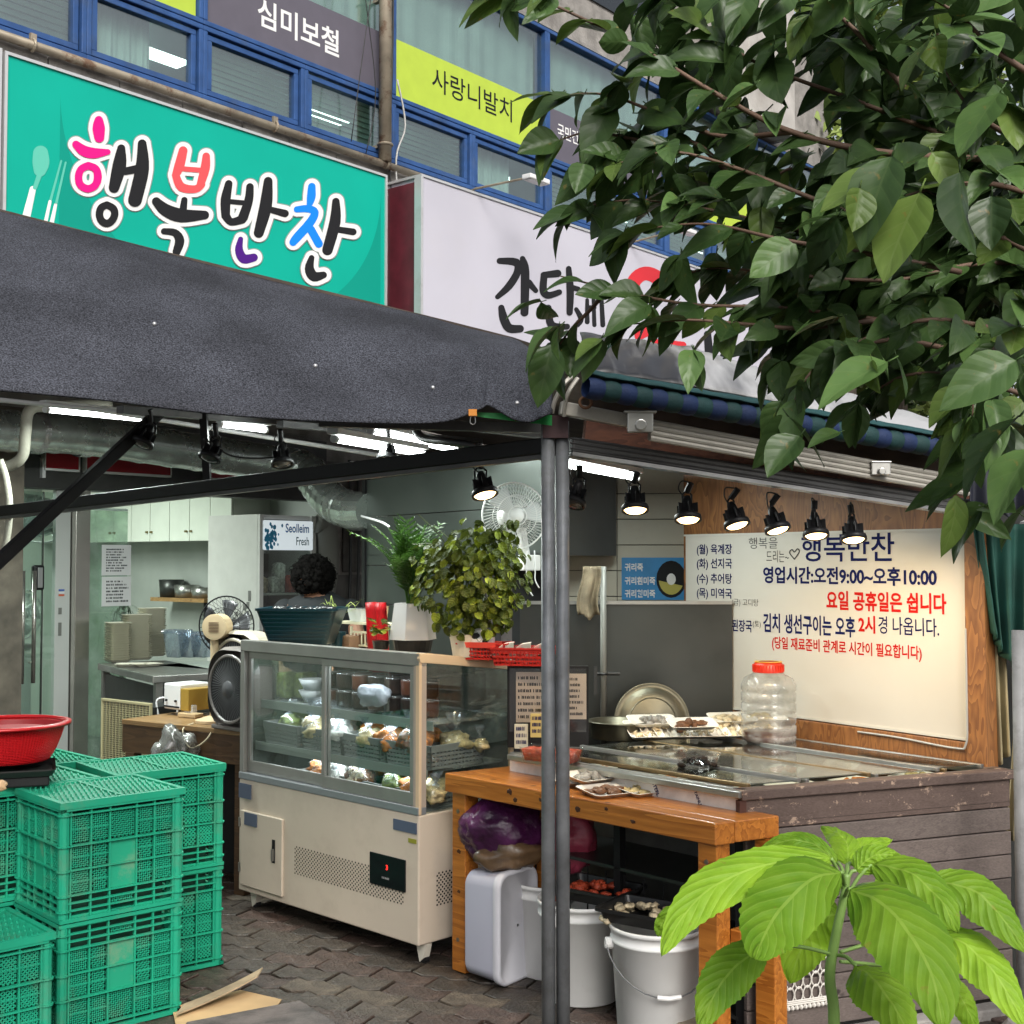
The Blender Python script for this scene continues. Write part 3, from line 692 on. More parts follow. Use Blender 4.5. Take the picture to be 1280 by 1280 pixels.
# roll of striped canvas under a teal hood
sb = M('blue_canvas', (.005, .02, .075), .75, bump=.2, bs=200, var=.3); sgn = M('green_canvas', (.004, .035, .035), .75, bump=.2, bs=200, var=.3); tl = M('teal_canvas', (.004, .05, .052), .7, bump=.2, bs=200, var=.3)
w0 = P(732, 484, 3.83); w1 = P(1186, 562, 4.4); NS = 26; wd = w1-w0
for par, m in ((0, sb), (1, sgn)):
    q = MB()
    for i in range(NS):
        if i % 2 != par: continue
        n = 4
        for j in range(n):
            pass
        pts = [w0+wd*((i+t/4)/NS) for t in range(5)]
        rr = [.030, .034, .035, .034, .030]; q.tube(pts, rr, 12, caps=False)
    o = q.build('awning_roll', m, tent, world=True, smooth=True)
q = MB()
up = Vector((0, 0, 1))
def hood(u, v):
    p = w0+wd*u; a = R(lerp(38, 185, v)); return p+Vector((0, -math.cos(a)*.052+.01, math.sin(a)*.05+.006+.004*mnoise.noise(Vector((u*30, v*3, 0)))))
q.grid(hood, 60, 8); q.build('awning_hood', tl, tent, world=True, solid=.004, smooth=True)
q = MB(); c = P(1193, 563, 4.4); q.tube([c, c+wd.normalized()*.03], .05, 16); q.build('end_cap', M('grey_plastic', (.4, .4, .4), .5), tent, world=True)
# ---- dark felt roof on the left, sagging hem
felt = bpy.data.materials.new('dark_felt'); felt.use_nodes = True
nt = felt.node_tree; bb = nt.nodes['Principled BSDF']; bb.inputs['Roughness'].default_value = .85; bb.inputs['Specular IOR Level'].default_value = .2
tc = nt.nodes.new('ShaderNodeTexCoord'); n1 = nt.nodes.new('ShaderNodeTexNoise'); n1.inputs['Scale'].default_value = 210; n1.inputs['Detail'].default_value = 3
n2 = nt.nodes.new('ShaderNodeTexNoise'); n2.inputs['Scale'].default_value = 3; n2.inputs['Detail'].default_value = 8
nt.links.new(tc.outputs['Object'], n1.inputs['Vector']); nt.links.new(tc.outputs['Object'], n2.inputs['Vector'])
cr = nt.nodes.new('ShaderNodeValToRGB'); cr.color_ramp.elements[0].position = .36; cr.color_ramp.elements[1].position = .76
cr.color_ramp.elements[0].color = (.010, .011, .014, 1); cr.color_ramp.elements[1].color = (.095, .10, .122, 1)
nt.links.new(n1.outputs[0], cr.inputs[0])
mr = nt.nodes.new('ShaderNodeMapRange'); mr.inputs[1].default_value = .3; mr.inputs[2].default_value = .75; mr.inputs[3].default_value = .6; mr.inputs[4].default_value = 1.35; nt.links.new(n2.outputs[0], mr.inputs[0])
hv = nt.nodes.new('ShaderNodeHueSaturation'); nt.links.new(mr.outputs[0], hv.inputs['Value']); nt.links.new(cr.outputs[0], hv.inputs['Color']); nt.links.new(hv.outputs[0], bb.inputs['Base Color'])
bp = nt.nodes.new('ShaderNodeBump'); bp.inputs['Strength'].default_value = .5; bp.inputs['Distance'].default_value = .003; nt.links.new(n1.outputs[0], bp.inputs['Height']); nt.links.new(bp.outputs[0], bb.inputs['Normal'])
hem = [(-160, 478, 3.25), (0, 489, 3.4), (130, 501, 3.53), (260, 517, 3.65), (380, 526, 3.76), (500, 530, 3.88), (560, 527, 3.92), (600, 512, 3.95), (612, 508, 3.95), (640, 524, 3.93), (662, 528, 3.9), (690, 517, 3.9)]
crest = [(-160, 222, 4.45), (0, 263, 4.55), (130, 296, 4.6), (260, 331, 4.65), (380, 361, 4.68), (500, 388, 4.7), (560, 403, 4.7), (600, 412, 4.7), (620, 418, 4.65), (645, 425, 4.55), (664, 436, 4.4), (690, 440, 4.3)]
H = sm([P(*h) for h in hem], 8); C_ = sm([P(*h) for h in crest], 8); nh = len(H)-1
def roof(u, v):
    i = min(int(round(u*nh)), nh); a, b = H[i], C_[i]; p = a.lerp(b, v)
    bulge = math.sin(v*math.pi)*.05; nz = (mnoise.noise(Vector((u*7, v*2.2, 3)))*.05+mnoise.noise(Vector((u*26, v*2.5+u*6, 8)))*.012)*math.sin(min(1, v*1.3)*math.pi)
    if v < .12: p = p+Vector((0, -.02*math.cos(v/.12*math.pi/2), 0))
    fold = .02*math.sin(u*nh*.8)*max(0, u-.8)*5*(1-v)
    return p+Vector((0, -bulge*.4+fold, bulge+nz))
q = MB(); q.grid(roof, nh, 26)
q.build('roof_cloth', felt, tent, world=True, smooth=True, solid=.006)
# level roof back to the building
q = MB(); back = [F @ Vector((s, -.02, 2.75)) for s in (-2.5, -1, .5, 2, 3.5)]
Cc = [C_[0], C_[20], C_[45], C_[70], C_[-1]]
for i in range(4): q.poly([Cc[i], Cc[i+1], back[i+1], back[i]])
TR = [P(735, 440, 4.3), P(1230, 560, 4.95)]
bk2 = [F @ Vector((3.5, -.02, 2.6)), F @ Vector((6.0, -.02, 2.4))]
q.poly([C_[-1], TR[0], TR[1], bk2[1], bk2[0]])
q.build('roof_board', M('roof_underside', (.06, .045, .035), .9, var=.4), tent, world=True, solid=.012)
q = MB(); q.grid(lambda u, v: P(lerp(590, 690, u), lerp(lerp(515, 519, u), lerp(520, 532, u), v), 3.97), 6, 2); q.build('green_lining', M('green_tarp', (.01, .3, .06), .5), tent, world=True, solid=.002)
sc_ = M('washer', (.55, .55, .55), .3, .6)
for (x, y) in ((186, 408), (403, 458), (540, 485), (647, 503)):
    fr_ = None
    # find the cloth point on this sight line
    best = None
    for i in range(nh+1):
        for j in range(27):
            p = roof(i/nh, j/26); e_ = abs(640+F_PX*p.x/p.y-x)+abs(700-F_PX*(p.z-CAM_H)/p.y-y)
            if best is None or e_ < best[0]: best = (e_, p)
    MB().blob(best[1]+Vector((0, -.008, .004)), .007, 8, 6).build('rivet', sc_, tent, world=True, smooth=True)
# ---- pale weathered tarp on the right roof
def rroof(u, v):
    lo = [(730, 462, 3.95), (860, 482, 4.05), (960, 500, 4.13), (1080, 527, 4.3), (1195, 552, 4.42)]
    hi = [(725, 416, 4.5), (860, 434, 4.6), (960, 464, 4.7), (1080, 498, 4.8), (1218, 545, 4.9)]
    k = u*4; i = min(int(k), 3); t = k-i
    a = P(*lo[i]).lerp(P(*lo[i+1]), t); b = P(*hi[i]).lerp(P(*hi[i+1]), t); p = a.lerp(b, v)
    return p+Vector((0, -.02*math.sin(v*3.14), .02*math.sin(v*3.14)+.012*mnoise.noise(Vector((u*25, v*4, 9)))*(1 if 0 < v else 0)))
q = MB(); q.grid(rroof, 80, 14)
tarp = bpy.data.materials.new('weathered_tarp'); tarp.use_nodes = True; nt = tarp.node_tree; bb = nt.nodes['Principled BSDF']; bb.inputs['Roughness'].default_value = .35
tc = nt.nodes.new('ShaderNodeTexCoord'); mp = nt.nodes.new('ShaderNodeMapping'); mp.inputs['Scale'].default_value = (9, 1.5, 2.5)
n1 = nt.nodes.new('ShaderNodeTexNoise'); n1.inputs['Scale'].default_value = 1.2; n1.inputs['Detail'].default_value = 8
nt.links.new(tc.outputs['Object'], mp.inputs[0]); nt.links.new(mp.outputs[0], n1.inputs['Vector'])
sx_ = nt.nodes.new('ShaderNodeSeparateXYZ'); nt.links.new(tc.outputs['Object'], sx_.inputs[0])
m1 = nt.nodes.new('ShaderNodeMapRange'); m1.inputs[1].default_value = .15; m1.inputs[2].default_value = .8; m1.inputs[3].default_value = -.3; m1.inputs[4].default_value = .2; nt.links.new(sx_.outputs[0], m1.inputs[0])
ad = nt.nodes.new('ShaderNodeMath'); ad.operation = 'ADD'; nt.links.new(n1.outputs[0], ad.inputs[0]); nt.links.new(m1.outputs[0], ad.inputs[1])
cr = nt.nodes.new('ShaderNodeValToRGB'); cr.color_ramp.elements[0].position = .3; cr.color_ramp.elements[0].color = (.02, .02, .022, 1); cr.color_ramp.elements[1].position = .62; cr.color_ramp.elements[1].color = (.4, .4, .4, 1)
nt.links.new(ad.outputs[0], cr.inputs[0]); nt.links.new(cr.outputs[0], bb.inputs['Base Color'])
q.build('roof_tarp', tarp, tent, world=True, smooth=True, solid=.005)
# dark sheet standing in for the shaded space between tarp and roll
q = MB(); q.poly([P(728, 460, 4.0), P(1195, 552, 4.45), P(1195, 600, 4.6), P(728, 520, 4.12)]); q.build('gap_shade_sheet', M('roof_underside'), tent, world=True, solid=.004)
# bulldog clip on the hem
t = thing('bulldog_clip', 'small orange clip gripping the raised hem of the dark roof cloth', 'clip')
q = MB(); c = P(591, 516, 3.92); q.cbox(c, (.025, .02, .02)); q.build('body', M('orange_metal', (.6, .22, .02), .4), t)
MB().tube(sm([c+Vector((-.006, 0, -.01)), c+Vector((-.008, 0, -.03)), c+Vector((0, 0, -.036)), c+Vector((.008, 0, -.03)), c+Vector((.006, 0, -.01))]), .0015, 5).build('handle', steel, t)
# ================================================================ tube lights
def tube_light(p0, p1, lit, label, power=14):
    t = thing('tube_light', label, 'lamp', None, 'tube lights under the canopy')
    p0, p1 = Vector(p0), Vector(p1); d = (p1-p0).normalized(); u = Vector((0, 0, 1))
    q = MB(); q.bar(p0-d*.03+u*.03, p1+d*.03+u*.03, .05, .025); q.build('housing', white_pl, t, bevel=.004)
    MB().tube([p0, p1], .0135, 10).build('tube', tube_on if lit else M('unlit_tube', (.8, .8, .78), .3), t, smooth=True)
    q = MB()
    for p, s in ((p0, -1), (p1, 1)): q.tube([p, p+d*s*.02], .016, 10)
    q.build('end_cap', white_pl, t)
    if lit and power:
        l = bpy.data.lights.new('tube_glow', 'AREA'); l.shape = 'RECTANGLE'; l.size = (p1-p0).length; l.size_y = .04; l.energy = power; l.color = (.9, 1, .95)
        o = bpy.data.objects.new('tube_glow', l); COL.objects.link(o); o.parent = t
        z = Vector((0, 0, 1)); y = z.cross(d).normalized(); z = d.cross(y)
        o.matrix_basis = Matrix(((d.x, y.x, z.x, 0), (d.y, y.y, z.y, 0), (d.z, y.z, z.z, 0), (0, 0, 0, 1))); o.location = (p0+p1)/2-u*.02
    return t
tube_light(P(420, 549, 5.0), P(527, 567, 5.75), True, 'brightest lit tube light above the refrigerated display case', 11)
tube_light(P(465, 539, 5.3), P(570, 563, 6.2), True, 'thinner lit tube light just behind the brightest one', 9)
tube_light(P(276, 530, 5.6), P(330, 537, 6.0), True, 'short lit tube light by the dark roof hem above the drinks fridge', 7)
tube_light(P(706, 580, 4.7), P(795, 597, 5.5), True, 'lit tube light just right of the steel corner post', 6)
tube_light(P(60, 512, 5.9), P(190, 525, 6.5), True, 'lit tube light above the silver duct near the left edge', 32)
t = thing('conduit_pipe', 'thin white conduit running under the canopy behind the hanging lamps', 'pipe')
MB().tube([P(0, 500, 5.6), P(120, 512, 5.8), P(300, 541, 6.1), P(530, 578, 6.6)], .011, 8).build('pipe', white_pl, t, world=False, smooth=True)
t = thing('conduit_pipe', 'bent dark conduit crossing above the lit tubes beside the corner post', 'pipe')
MB().tube(sm([P(520, 538, 5.0), P(530, 548, 4.9), P(560, 552, 4.7), P(600, 558, 4.6)]), .016, 8).build('pipe', channel, t, smooth=True)
q = MB()
for (xa, ya, da, xb, yb, db) in ((350, 530, 5.6, 600, 552, 7.0), (150, 512, 5, 520, 540, 6.6), (560, 530, 4.4, 690, 545, 5.2), (400, 528, 4.2, 690, 536, 4.15)): q.bar(P(xa, ya, da), P(xb, yb, db), .04, .03)
q.build('rafter', channel, tent, world=True)
# ================================================================ spot lamps
def spot(label, px, py, d, lit, tilt=0, sc=1.0, hang=.09, spin=0, group='spot lamps on the canopy beams', aim=(0, 0), power=18):
    """px,py: centre of the lamp mouth"""
    c = P(px, py, d); fr = Matrix.Translation(c) @ Matrix.Rotation(R(spin), 4, 'Z')
    t = thing('spot_lamp', label, 'lamp', fr, group)
    T = Matrix.Rotation(R(-spin), 4, 'Z') @ Matrix.Rotation(R(-19), 4, 'X') @ Matrix.Rotation(R(tilt), 4, 'Y'); k = sc
    h = MB().lathe([(.0, .085*k), (.012*k, .085*k), (.017*k, .07*k), (.022*k, .04*k), (.026*k, .018*k), (.046*k, .012*k), (.049*k, .004*k), (.049*k, -.008*k), (.044*k, -.010*k), (.040*k, -.002*k)], 20, T); h.build('housing', black, t, smooth=True)
    q = MB()
    for a in range(6):
        an = a*math.pi/3; q.box(-.001*k, .001*k, .016*k, .04*k, .018*k, .055*k, T @ Matrix.Rotation(an, 4, 'Z'))
    q.build('cooling_fin', black, t)
    top = T @ Vector((0, 0, .08*k))
    q = MB(); q.tube([top+Vector((-.02*k, 0, -.03*k)), top+Vector((-.022*k, 0, .01*k)), top+Vector((0, 0, .03*k)), top+Vector((.022*k, 0, .01*k)), top+Vector((.02*k, 0, -.03*k))], .004*k, 6)
    q.tube([top+Vector((0, 0, .02*k)), Vector((top.x, 0, .09*k+hang))], .012*k, 8); q.build('bracket', black, t)
    m = MB().lathe([(.0, -.016*k), (.02*k, -.014*k), (.034*k, -.009*k), (.041*k, -.001*k)], 20, T); m.build('bulb', warm_on if lit else M('dark_lens', (.05, .05, .05), .2), t)
    MB().tube(sm([top+Vector((0, .01, 0)), top+Vector((-.03*k, .01, .03*k)), top+Vector((-.015*k, .01, .06*k)), Vector((top.x, 0, .09*k+hang))]), .0025, 5).build('cord', cab, t)
    if lit:
        l = bpy.data.lights.new('spot_glow', 'SPOT'); l.energy = power; l.spot_size = R(110); l.spot_blend = .8; l.color = (1, .74, .42); l.shadow_soft_size = .03
        o = bpy.data.objects.new('spot_glow', l); COL.objects.link(o); o.parent = t; o.location = T @ Vector((0, 0, -.015*k))
        dv = (Vector((.45, .62, -.8)) if aim[0] > 20 else Vector((-.1, .3, -1))).normalized(); o.rotation_euler = (Matrix.Rotation(R(-spin), 3, 'Z') @ dv).to_track_quat('-Z', 'Y').to_euler()
    return t
names = ['just right of the corner post', 'in front of the cream tiles', 'over the left end of the whiteboard', 'second from the left in front of the whiteboard', 'brightest, third in front of the whiteboard', 'above the letters on the whiteboard', 'rightmost over the whiteboard']
for i, (x, y, d, tl_, lit) in enumerate(((716, 628, 4.2, 18, False), (794, 636, 4.22, 0, True), (860, 648, 4.28, 0, True), (921, 655, 4.33, -12, True), (972, 661, 4.38, -12, True), (1020, 668, 4.43, 0, True), (1067, 673, 4.47, 0, True))):
    spot('black spot lamp '+names[i]+', '+('lit warm' if lit else 'tilted left'), x, y, d, lit, tl_, .93, .035, i*17, aim=(28, 12), power=9)
spot('lit black spot lamp hanging left of the white wall fan', 606, 617, 4.6, True, -12, 1.0, .06, 10, aim=(10, -10), power=22)
for lb, x, y, d, tl_ in (('unlit black spot lamp nearest the red strip sign, leftmost', 178, 554, 5.1, 20), ('unlit black spot lamp beside the vertical canopy strut', 262, 572, 5.1, 15), ('unlit black spot lamp in front of the silver duct, above the drinks fridge', 353, 579, 5.2, -8), ('unlit black spot lamp hanging by a wire loop in front of the duct elbow', 484, 573, 5.4, 0)):
    spot(lb, x, y, d, False, tl_, .95, .05)
# ================================================================ exhaust duct
duct = M('galvanised_duct', (.55, .6, .56), .26, .8, var=.2, vs=7, dirt=.3, ds=4, dcol=(.1, .1, .09))
t = thing('exhaust_duct', 'long silver spiral exhaust duct bending down into the metal hood', 'duct')
path = sm([P(-60, 533, 6.55), P(0, 538, 6.85), P(100, 544, 7.25), P(230, 563, 7.75), P(330, 577, 8.1), P(372, 584, 8.2)], 14)
rs = []; q = MB()
for i, p in enumerate(path): rs.append(.112+(.005 if i % 4 == 0 else 0))
q.tube(path, rs, 32); q.build('duct', duct, t, smooth=True)
for p_, q_ in ((sm([P(372, 584, 8.2), P(388, 592, 8.15), P(402, 612, 8.0), P(416, 628, 7.85), P(432, 636, 7.75)], 5), 'elbow'), ([P(428, 636, 7.78), P(445, 639, 7.65), P(465, 639, 7.5)], 'collar')):
    MB().tube(p_, [.11+(.008 if i % 2 else 0) for i in range(len(p_))], 24).build(q_, duct, t)
foil = M('silver_tape', (.6, .6, .6), .25, .9, bump=.8, bs=50)
for (x, y, d) in ((42, 540, 7.03), (103, 545, 7.28), (372, 584, 8.2)):
    c = P(x, y, d); dr = Vector((.636, .772, 0)); MB().tube([c-dr*.03, c+dr*.04], .121, 26, caps=False).build('tape_band', foil, t, smooth=True)
c = [P(x, y, d) for x, y, d in ((140, 505, 6.6), (70, 508, 6.5), (38, 512, 6.4), (32, 540, 6.4), (28, 570, 6.45), (10, 583, 6.5), (-20, 588, 6.5))]
tag(MB().tube(sm(c, 6), .028, 10).build('drain_hose', M('beige_hose', (.28, .27, .22), .5, bump=.3), smooth=True), 'thick beige hose curling over the left end of the duct', 'hose')
c = [P(x, y, d) for x, y, d in ((0, 575, 6.3), (8, 600, 6.3), (12, 640, 6.3), (5, 690, 6.3), (-10, 720, 6.3))]
tag(MB().tube(sm(c, 6), .018, 8).build('drain_hose', M('beige_hose'), smooth=True), 'thin beige hose hanging down the pillar at the left edge', 'hose')
cable('black lamp cable drooping under the canopy from strut to duct elbow', [P(255, 548, 5.1), P(290, 570, 5.15), P(340, 572, 5.2), P(375, 562, 5.2)], .004)
# ================================================================ right edge drapes
def drape(name, label, mat, xs, yt, yb, d, amp=.03, folds=5, nu=40, nv=20, wob=0):
    def fn(u, v):
        k = u*(len(xs)-1); i = min(int(k), len(xs)-2); t = k-i
        xt = lerp(xs[i][0], xs[i+1][0], t); xb = lerp(xs[i][1], xs[i+1][1], t)
        y_t = yt if not callable(yt) else yt(u); y_b = yb if not callable(yb) else yb(u)
        p = P(lerp(xt, xb, v), lerp(y_t, y_b, v), d); return p+Vector((0, amp*math.sin(u*folds*6.28+v*wob)*(0.4+.6*v), 0))
    q = MB(); q.grid(fn, nu, nv); o = q.build(name, mat, smooth=True, solid=.004); return tag(o, label, 'cloth')
drape('rolled_tarp', 'dark navy tarp bundled at the right end of the canopy', M('navy_tarp', (.012, .014, .025), .6, var=.4), [(1212, 1213), (1290, 1290)], 575, lambda u: 652-18*abs(math.sin(u*5)), 4.5, .02, 3)
drape('green_curtain', 'dark green curtain hanging at the right end of the stall', M('green_cloth', (.008, .06, .045), .75, var=.3), [(1216, 1240), (1240, 1252), (1290, 1290)], 655, lambda u: 790+60*u, 4.62, .035, 4, wob=2)
drape('beige_curtain', 'long beige cloth strip hanging below the green curtain, left one', M('beige_cloth', (.3, .25, .14), .8, var=.25), [(1236, 1243), (1256, 1262)], 789, lambda u: 962-20*u, 4.66, .02, 2)
drape('beige_curtain', 'beige cloth strip at the photo edge beside the white pole', M('beige_cloth'), [(1276, 1258), (1300, 1275)], 790, 1050, 4.7, .02, 2)
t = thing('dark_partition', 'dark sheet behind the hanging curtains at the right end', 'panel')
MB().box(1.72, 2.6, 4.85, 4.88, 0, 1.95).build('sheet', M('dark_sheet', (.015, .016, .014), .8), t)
t = thing('utility_pole', 'pale grey painted pole cut by the right edge of the photo', 'pole', frame(P(1274, 900, 4.2).x, 4.2, 0))
MB().lathe([(.02, 0), (.02, 1.32)], 16, caps=True).build('pole', M('pale_paint', (.24, .24, .24), .6, var=.25, dirt=.5, ds=9), t, smooth=True)
q = MB(); q.lathe([(.075, 0), (.075, .03), (.05, .06)], 16, caps=True); q.build('base', M('pale_paint'), t)
t = thing('sack', 'dark red plastic sack lying behind the planked counter', 'bag', frame(P(1250, 1195, 5.0).x, 5.2, 0))
MB().blob((0, 0, .08), (.2, .15, .09), 18, 12, .25, 4).build('body', M('red_plastic_film', (.25, .01, .02), .3, bump=.6, bs=20), t, smooth=True)
tag(MB().cbox((2.0, 4.85, 1.60), (.16, .2, .2)).build('cup', white_pl, bevel=.02), 'white pale box showing between tarp and curtain at the right edge', 'box')
# ================================================================ reusable small goods
def rrect(w_, d_, r, n=4):
    o = []
    for cx_, cy_, a0_ in ((w_/2-r, d_/2-r, 0), (-w_/2+r, d_/2-r, 90), (-w_/2+r, -d_/2+r, 180), (w_/2-r, -d_/2+r, 270)):
        for i in range(n+1):
            a = R(a0_+90*i/n); o.append((cx_+r*math.cos(a), cy_+r*math.sin(a)))
    return o
def shell(levels, n=4, close_bottom=True):
    """stacked rounded rectangles: (w, d, r, z)"""
    mb = MB(); k = None
    for (w_, d_, r, z) in levels:
        p = rrect(w_, d_, r, n); k = len(p); mb.v += [Vector((x, y, z)) for x, y in p]
    for i in range(len(levels)-1):
        for j in range(k): mb.f.append((i*k+j, i*k+(j+1) % k, (i+1)*k+(j+1) % k, (i+1)*k+j))
    if close_bottom: mb.f.append(tuple(range(k))[::-1])
    return mb
def basket_mb(w_, d_, h, taper=.85, nx=12, nz=4, t=.003, rim=.008, solid_h=0):
    """slotted rectangular basket: rim, bottom, uprights and hoops"""
    mb = MB(); wb, db = w_*taper, d_*taper
    def pt(side, u, z):
        k = lerp(taper, 1, z/h); W, D = w_*k/2, d_*k/2
        return {0: Vector((lerp(-W, W, u), -D, z)), 1: Vector((W, lerp(-D, D, u), z)), 2: Vector((lerp(W, -W, u), D, z)), 3: Vector((-W, lerp(D, -D, u), z))}[side]
    for s in range(4):
        n = nx if s % 2 == 0 else max(3, int(nx*d_/w_))
        for i in range(n+1): mb.bar(pt(s, i/n, 0), pt(s, i/n, h), t, t)
        for j in range(nz+1): z = h*j/nz; mb.bar(pt(s, 0, z), pt(s, 1, z), t, t*1.4)
        mb.bar(pt(s, 0, h), pt(s, 1, h), rim*2, rim)
        if solid_h: mb.bar(pt(s, 0, h-solid_h/2), pt(s, 1, h-solid_h/2), t, solid_h)
    mb.box(-wb/2, wb/2, -db/2, db/2, 0, t)
    return mb
def food_pile(w_, d_, h, n, r, seed, T=None):
    rn = random.Random(seed); mb = MB()
    for i in range(n):
        x, y = rn.uniform(-.5, .5), rn.uniform(-.5, .5); z = h*(1-(x*x+y*y)*2.2)*rn.uniform(.5, 1)
        q = (x*w_, y*d_, z); q = T @ Vector(q) if T is not None else q
        mb.blob(q, (r*rn.uniform(.6, 1.4), r*rn.uniform(.6, 1.4), r*rn.uniform(.4, .8)), 7, 5, .3, seed+i)
    return mb
foam = M('white_foam', (.82, .78, .7), .6, bump=.15, bs=200)
FOOD = {k: M('food_'+k, c, .5, var=.5, vs=40, bump=.6, bs=120, coat=.08, spec=.3) for k, c in dict(orange=(.62, .2, .03), brown=(.14, .06, .025), green=(.12, .16, .03), pale=(.5, .4, .2), red=(.35, .05, .02), fish=(.32, .3, .27), dark=(.03, .02, .015), cream=(.6, .5, .33), white=(.65, .65, .6)).items()}
FOOD['dark'] = M('dark_preserve', (.02, .012, .008), .5, var=.5, vs=30, spec=.15)
film_m = glass('cling_film', (.96, .96, .96), .06, .12, graz=.15)
def foam_tray(fr, label, food, group, w_=.2, d_=.13, seed=1, tilt=None, n=9, r=.018, film_=True):
    T = fr if tilt is None else fr @ tilt
    t = thing('foam_tray', label, 'food tray', T, group)
    sh = shell([(w_*.8, d_*.72, .015, 0), (w_*.97, d_*.95, .02, .018), (w_*1.02, d_*1.02, .022, .018), (w_*.96, d_*.93, .02, .016), (w_*.8, d_*.72, .015, .004), (w_*.1, d_*.1, .004, .004)])
    sh.build('tray', foam, t, smooth=True)
    food_pile(w_*.62, d_*.55, .02, n, r, seed).build('food', FOOD[food], t, smooth=True)
    if film_:
        q = MB(); q.grid(lambda u, v: (lerp(-w_/2, w_/2, u)*.97, lerp(-d_/2, d_/2, v)*.95, .02+.016*math.sin(u*3.14)*math.sin(v*3.14)+.003*mnoise.noise(Vector((u*9, v*9, seed)))), 10, 8); q.build('film', film_m, t, smooth=True)
    return t
# ================================================================ whiteboard wall
W0 = P(858, 700, 5.94); W1 = P(1209, 700, 4.7)
WA = math.degrees(math.atan2(W1.y-W0.y, W1.x-W0.x)); WB = frame(W0.x, W0.y, WA); WL = math.hypot(W1.x-W0.x, W1.y-W0.y)
ply = wood('plywood', (.14, .05, .014), (.33, .14, .04), scale=1.1, ring=22, rough=.6, stretch=(6, 6, 1.6), knots=False, coat=.15)
pw = thing('plywood_wall', 'orange brown plywood end wall of the stall behind the whiteboard', 'wall', WB)
q = MB(); q.prism([(-.05, .03, .6), (WL-.005, .03, .6), (WL-.005, .03, 1.8), (-.05, .03, 2.0)], (0, .02, 0)); q.build('panel', ply, pw)
MB().box(WL, WL+.085, -.02, .05, .6, 1.76).build('upright', ply, pw, bevel=.004)
MB().box(-.02, WL-.002, -.012, .028, .80, .885).build('rail', ply, pw, bevel=.003)
MB().box(.1, WL-.1, .0, .028, .70, .795).build('rail', ply, pw, bevel=.003)
MB().tube(sm([(WL+.004, -.02, 1.3), (WL+.006, -.022, 1.0), (WL-.0, -.022, .88), (WL-.05, -.022, .86), (WL-.3, -.02, .87), (WL-.5, -.018, .87)]), .004, 6).build('cable', cabw, pw)
wb = thing('whiteboard', 'large whiteboard with hand lettered opening hours in navy and red', 'sign', WB)
wbm = M('whiteboard_face', (.62, .59, .53), .22, var=.04, vs=1.5, coat=.3)
zb_, zt_ = .9, 1.66
MB().box(.0, WL-.012, -.004, .008, zb_, zt_).build('board', wbm, wb)
q = MB(); e = .012
q.box(-.012, WL-.002, -.008, .012, zt_, zt_+.008); q.box(WL-.012, WL-.004, -.008, .012, zb_-.008, zt_); q.box(-.012, WL-.002, -.008, .012, zb_-.01, zb_)
q.build('frame', M('white_trim', (.6, .58, .52), .5), wb)
navy = M('navy_print', (.008, .012, .08), .7, spec=.08); redn = M('board_red', (.5, .012, .01), .7, spec=.08); penm = M('pen_grey', (.05, .05, .05), .7, spec=.08)
ty = -.0055
def wt(b, x0, x1, yb, yt, m, bold=.02): text_px(wb, WB, b, x0, x1, yb, yt, m, ty, bold)
for b, y in (('(월) 육계장', 695), ('(화) 선지국', 712.5), ('(수) 추어탕', 731), ('(목) 미역국', 749)): wt(b, 871, 915, y, y-14.5, navy, .018)
wt('행복을', 936, 972, 686, 672, penm, -.005); wt('드리는~', 958, 986, 703, 688, penm, -.005)
strokes(wb, WB, [[(993, 699, .7), (987, 691, .7), (990, 687, .7), (993, 690, .7), (997, 686, .7), (999, 690, .7), (993, 699, .7)]], penm, ty, name='heart', step=.00002)
wt('(금) 고디탕', 915, 948, 758, 748, penm, -.005); wt('된장국', 915, 940, 789, 774, navy, .02); wt('(토)', 941, 951, 785, 776, penm, 0)
wt('행복반찬', 1002, 1118, 702, 668, navy, .012)
wt('영업시간:오전9:00~오후10:00', 954, 1171, 729, 708, navy, .03)
wt('요일 공휴일은 쉽니다', 1033, 1183, 762, 738, redn, .03)
wt('김치 생선구이는 오후', 954, 1069, 790, 766, navy, .025); wt('2시', 1073, 1094, 791, 769, redn, .03); wt('경 나옵니다.', 1098, 1174, 792, 770, navy, .008)
wt('(당일 재료준비 관계로 시간이 필요합니다)', 965, 1152, 813, 795, redn, .02)
# ================================================================ cream tiled wall, hood, splash panel
TW = frame(P(690, 700, 6.25).x, 6.25, -4); twd = P(868, 700, 6.0).x-P(690, 700, 6.25).x
cream = M('cream_panel', (.5, .47, .38), .5, var=.1, vs=3, dirt=.35, ds=3, dcol=(.3, .26, .2))
t = thing('panelled_wall', 'cream panelled wall between the metal hood and the whiteboard', 'wall', TW)
MB().box(0, twd+.05, .012, .05, 0, 2.0).build('backing', M('joint_grey', (.12, .11, .1), .8), t)
for i in range(12):
    for j in range(2): MB().box(.318 if j else .0, .315 if j == 0 else twd+.03, 0, .012, .5+i*.125, .5+i*.125+.121).build('panel', cream, t, bevel=.002)
t = thing('poster', 'blue poster listing porridges in white with a round black and yellow picture', 'poster', TW)
pxa, pza = hit(TW, 777, 697, -.005); pxb, pzb = hit(TW, 857, 750, -.005)
MB().box(pxa, pxb, -.008, -.002, pzb, pza).build('sheet', M('poster_blue', (.02, .22, .5), .45, var=.15), t)
for b, y in (('귀리죽', 714), ('귀리흰미죽', 731), ('귀리현미죽', 747)): text_px(t, TW, b, 781, 781+len(b)*7.6, y, y-10, wht if b != '귀리죽' else wht, -.0085, .03)
cx_, cz_ = hit(TW, 839, 724, -.009); q = MB()
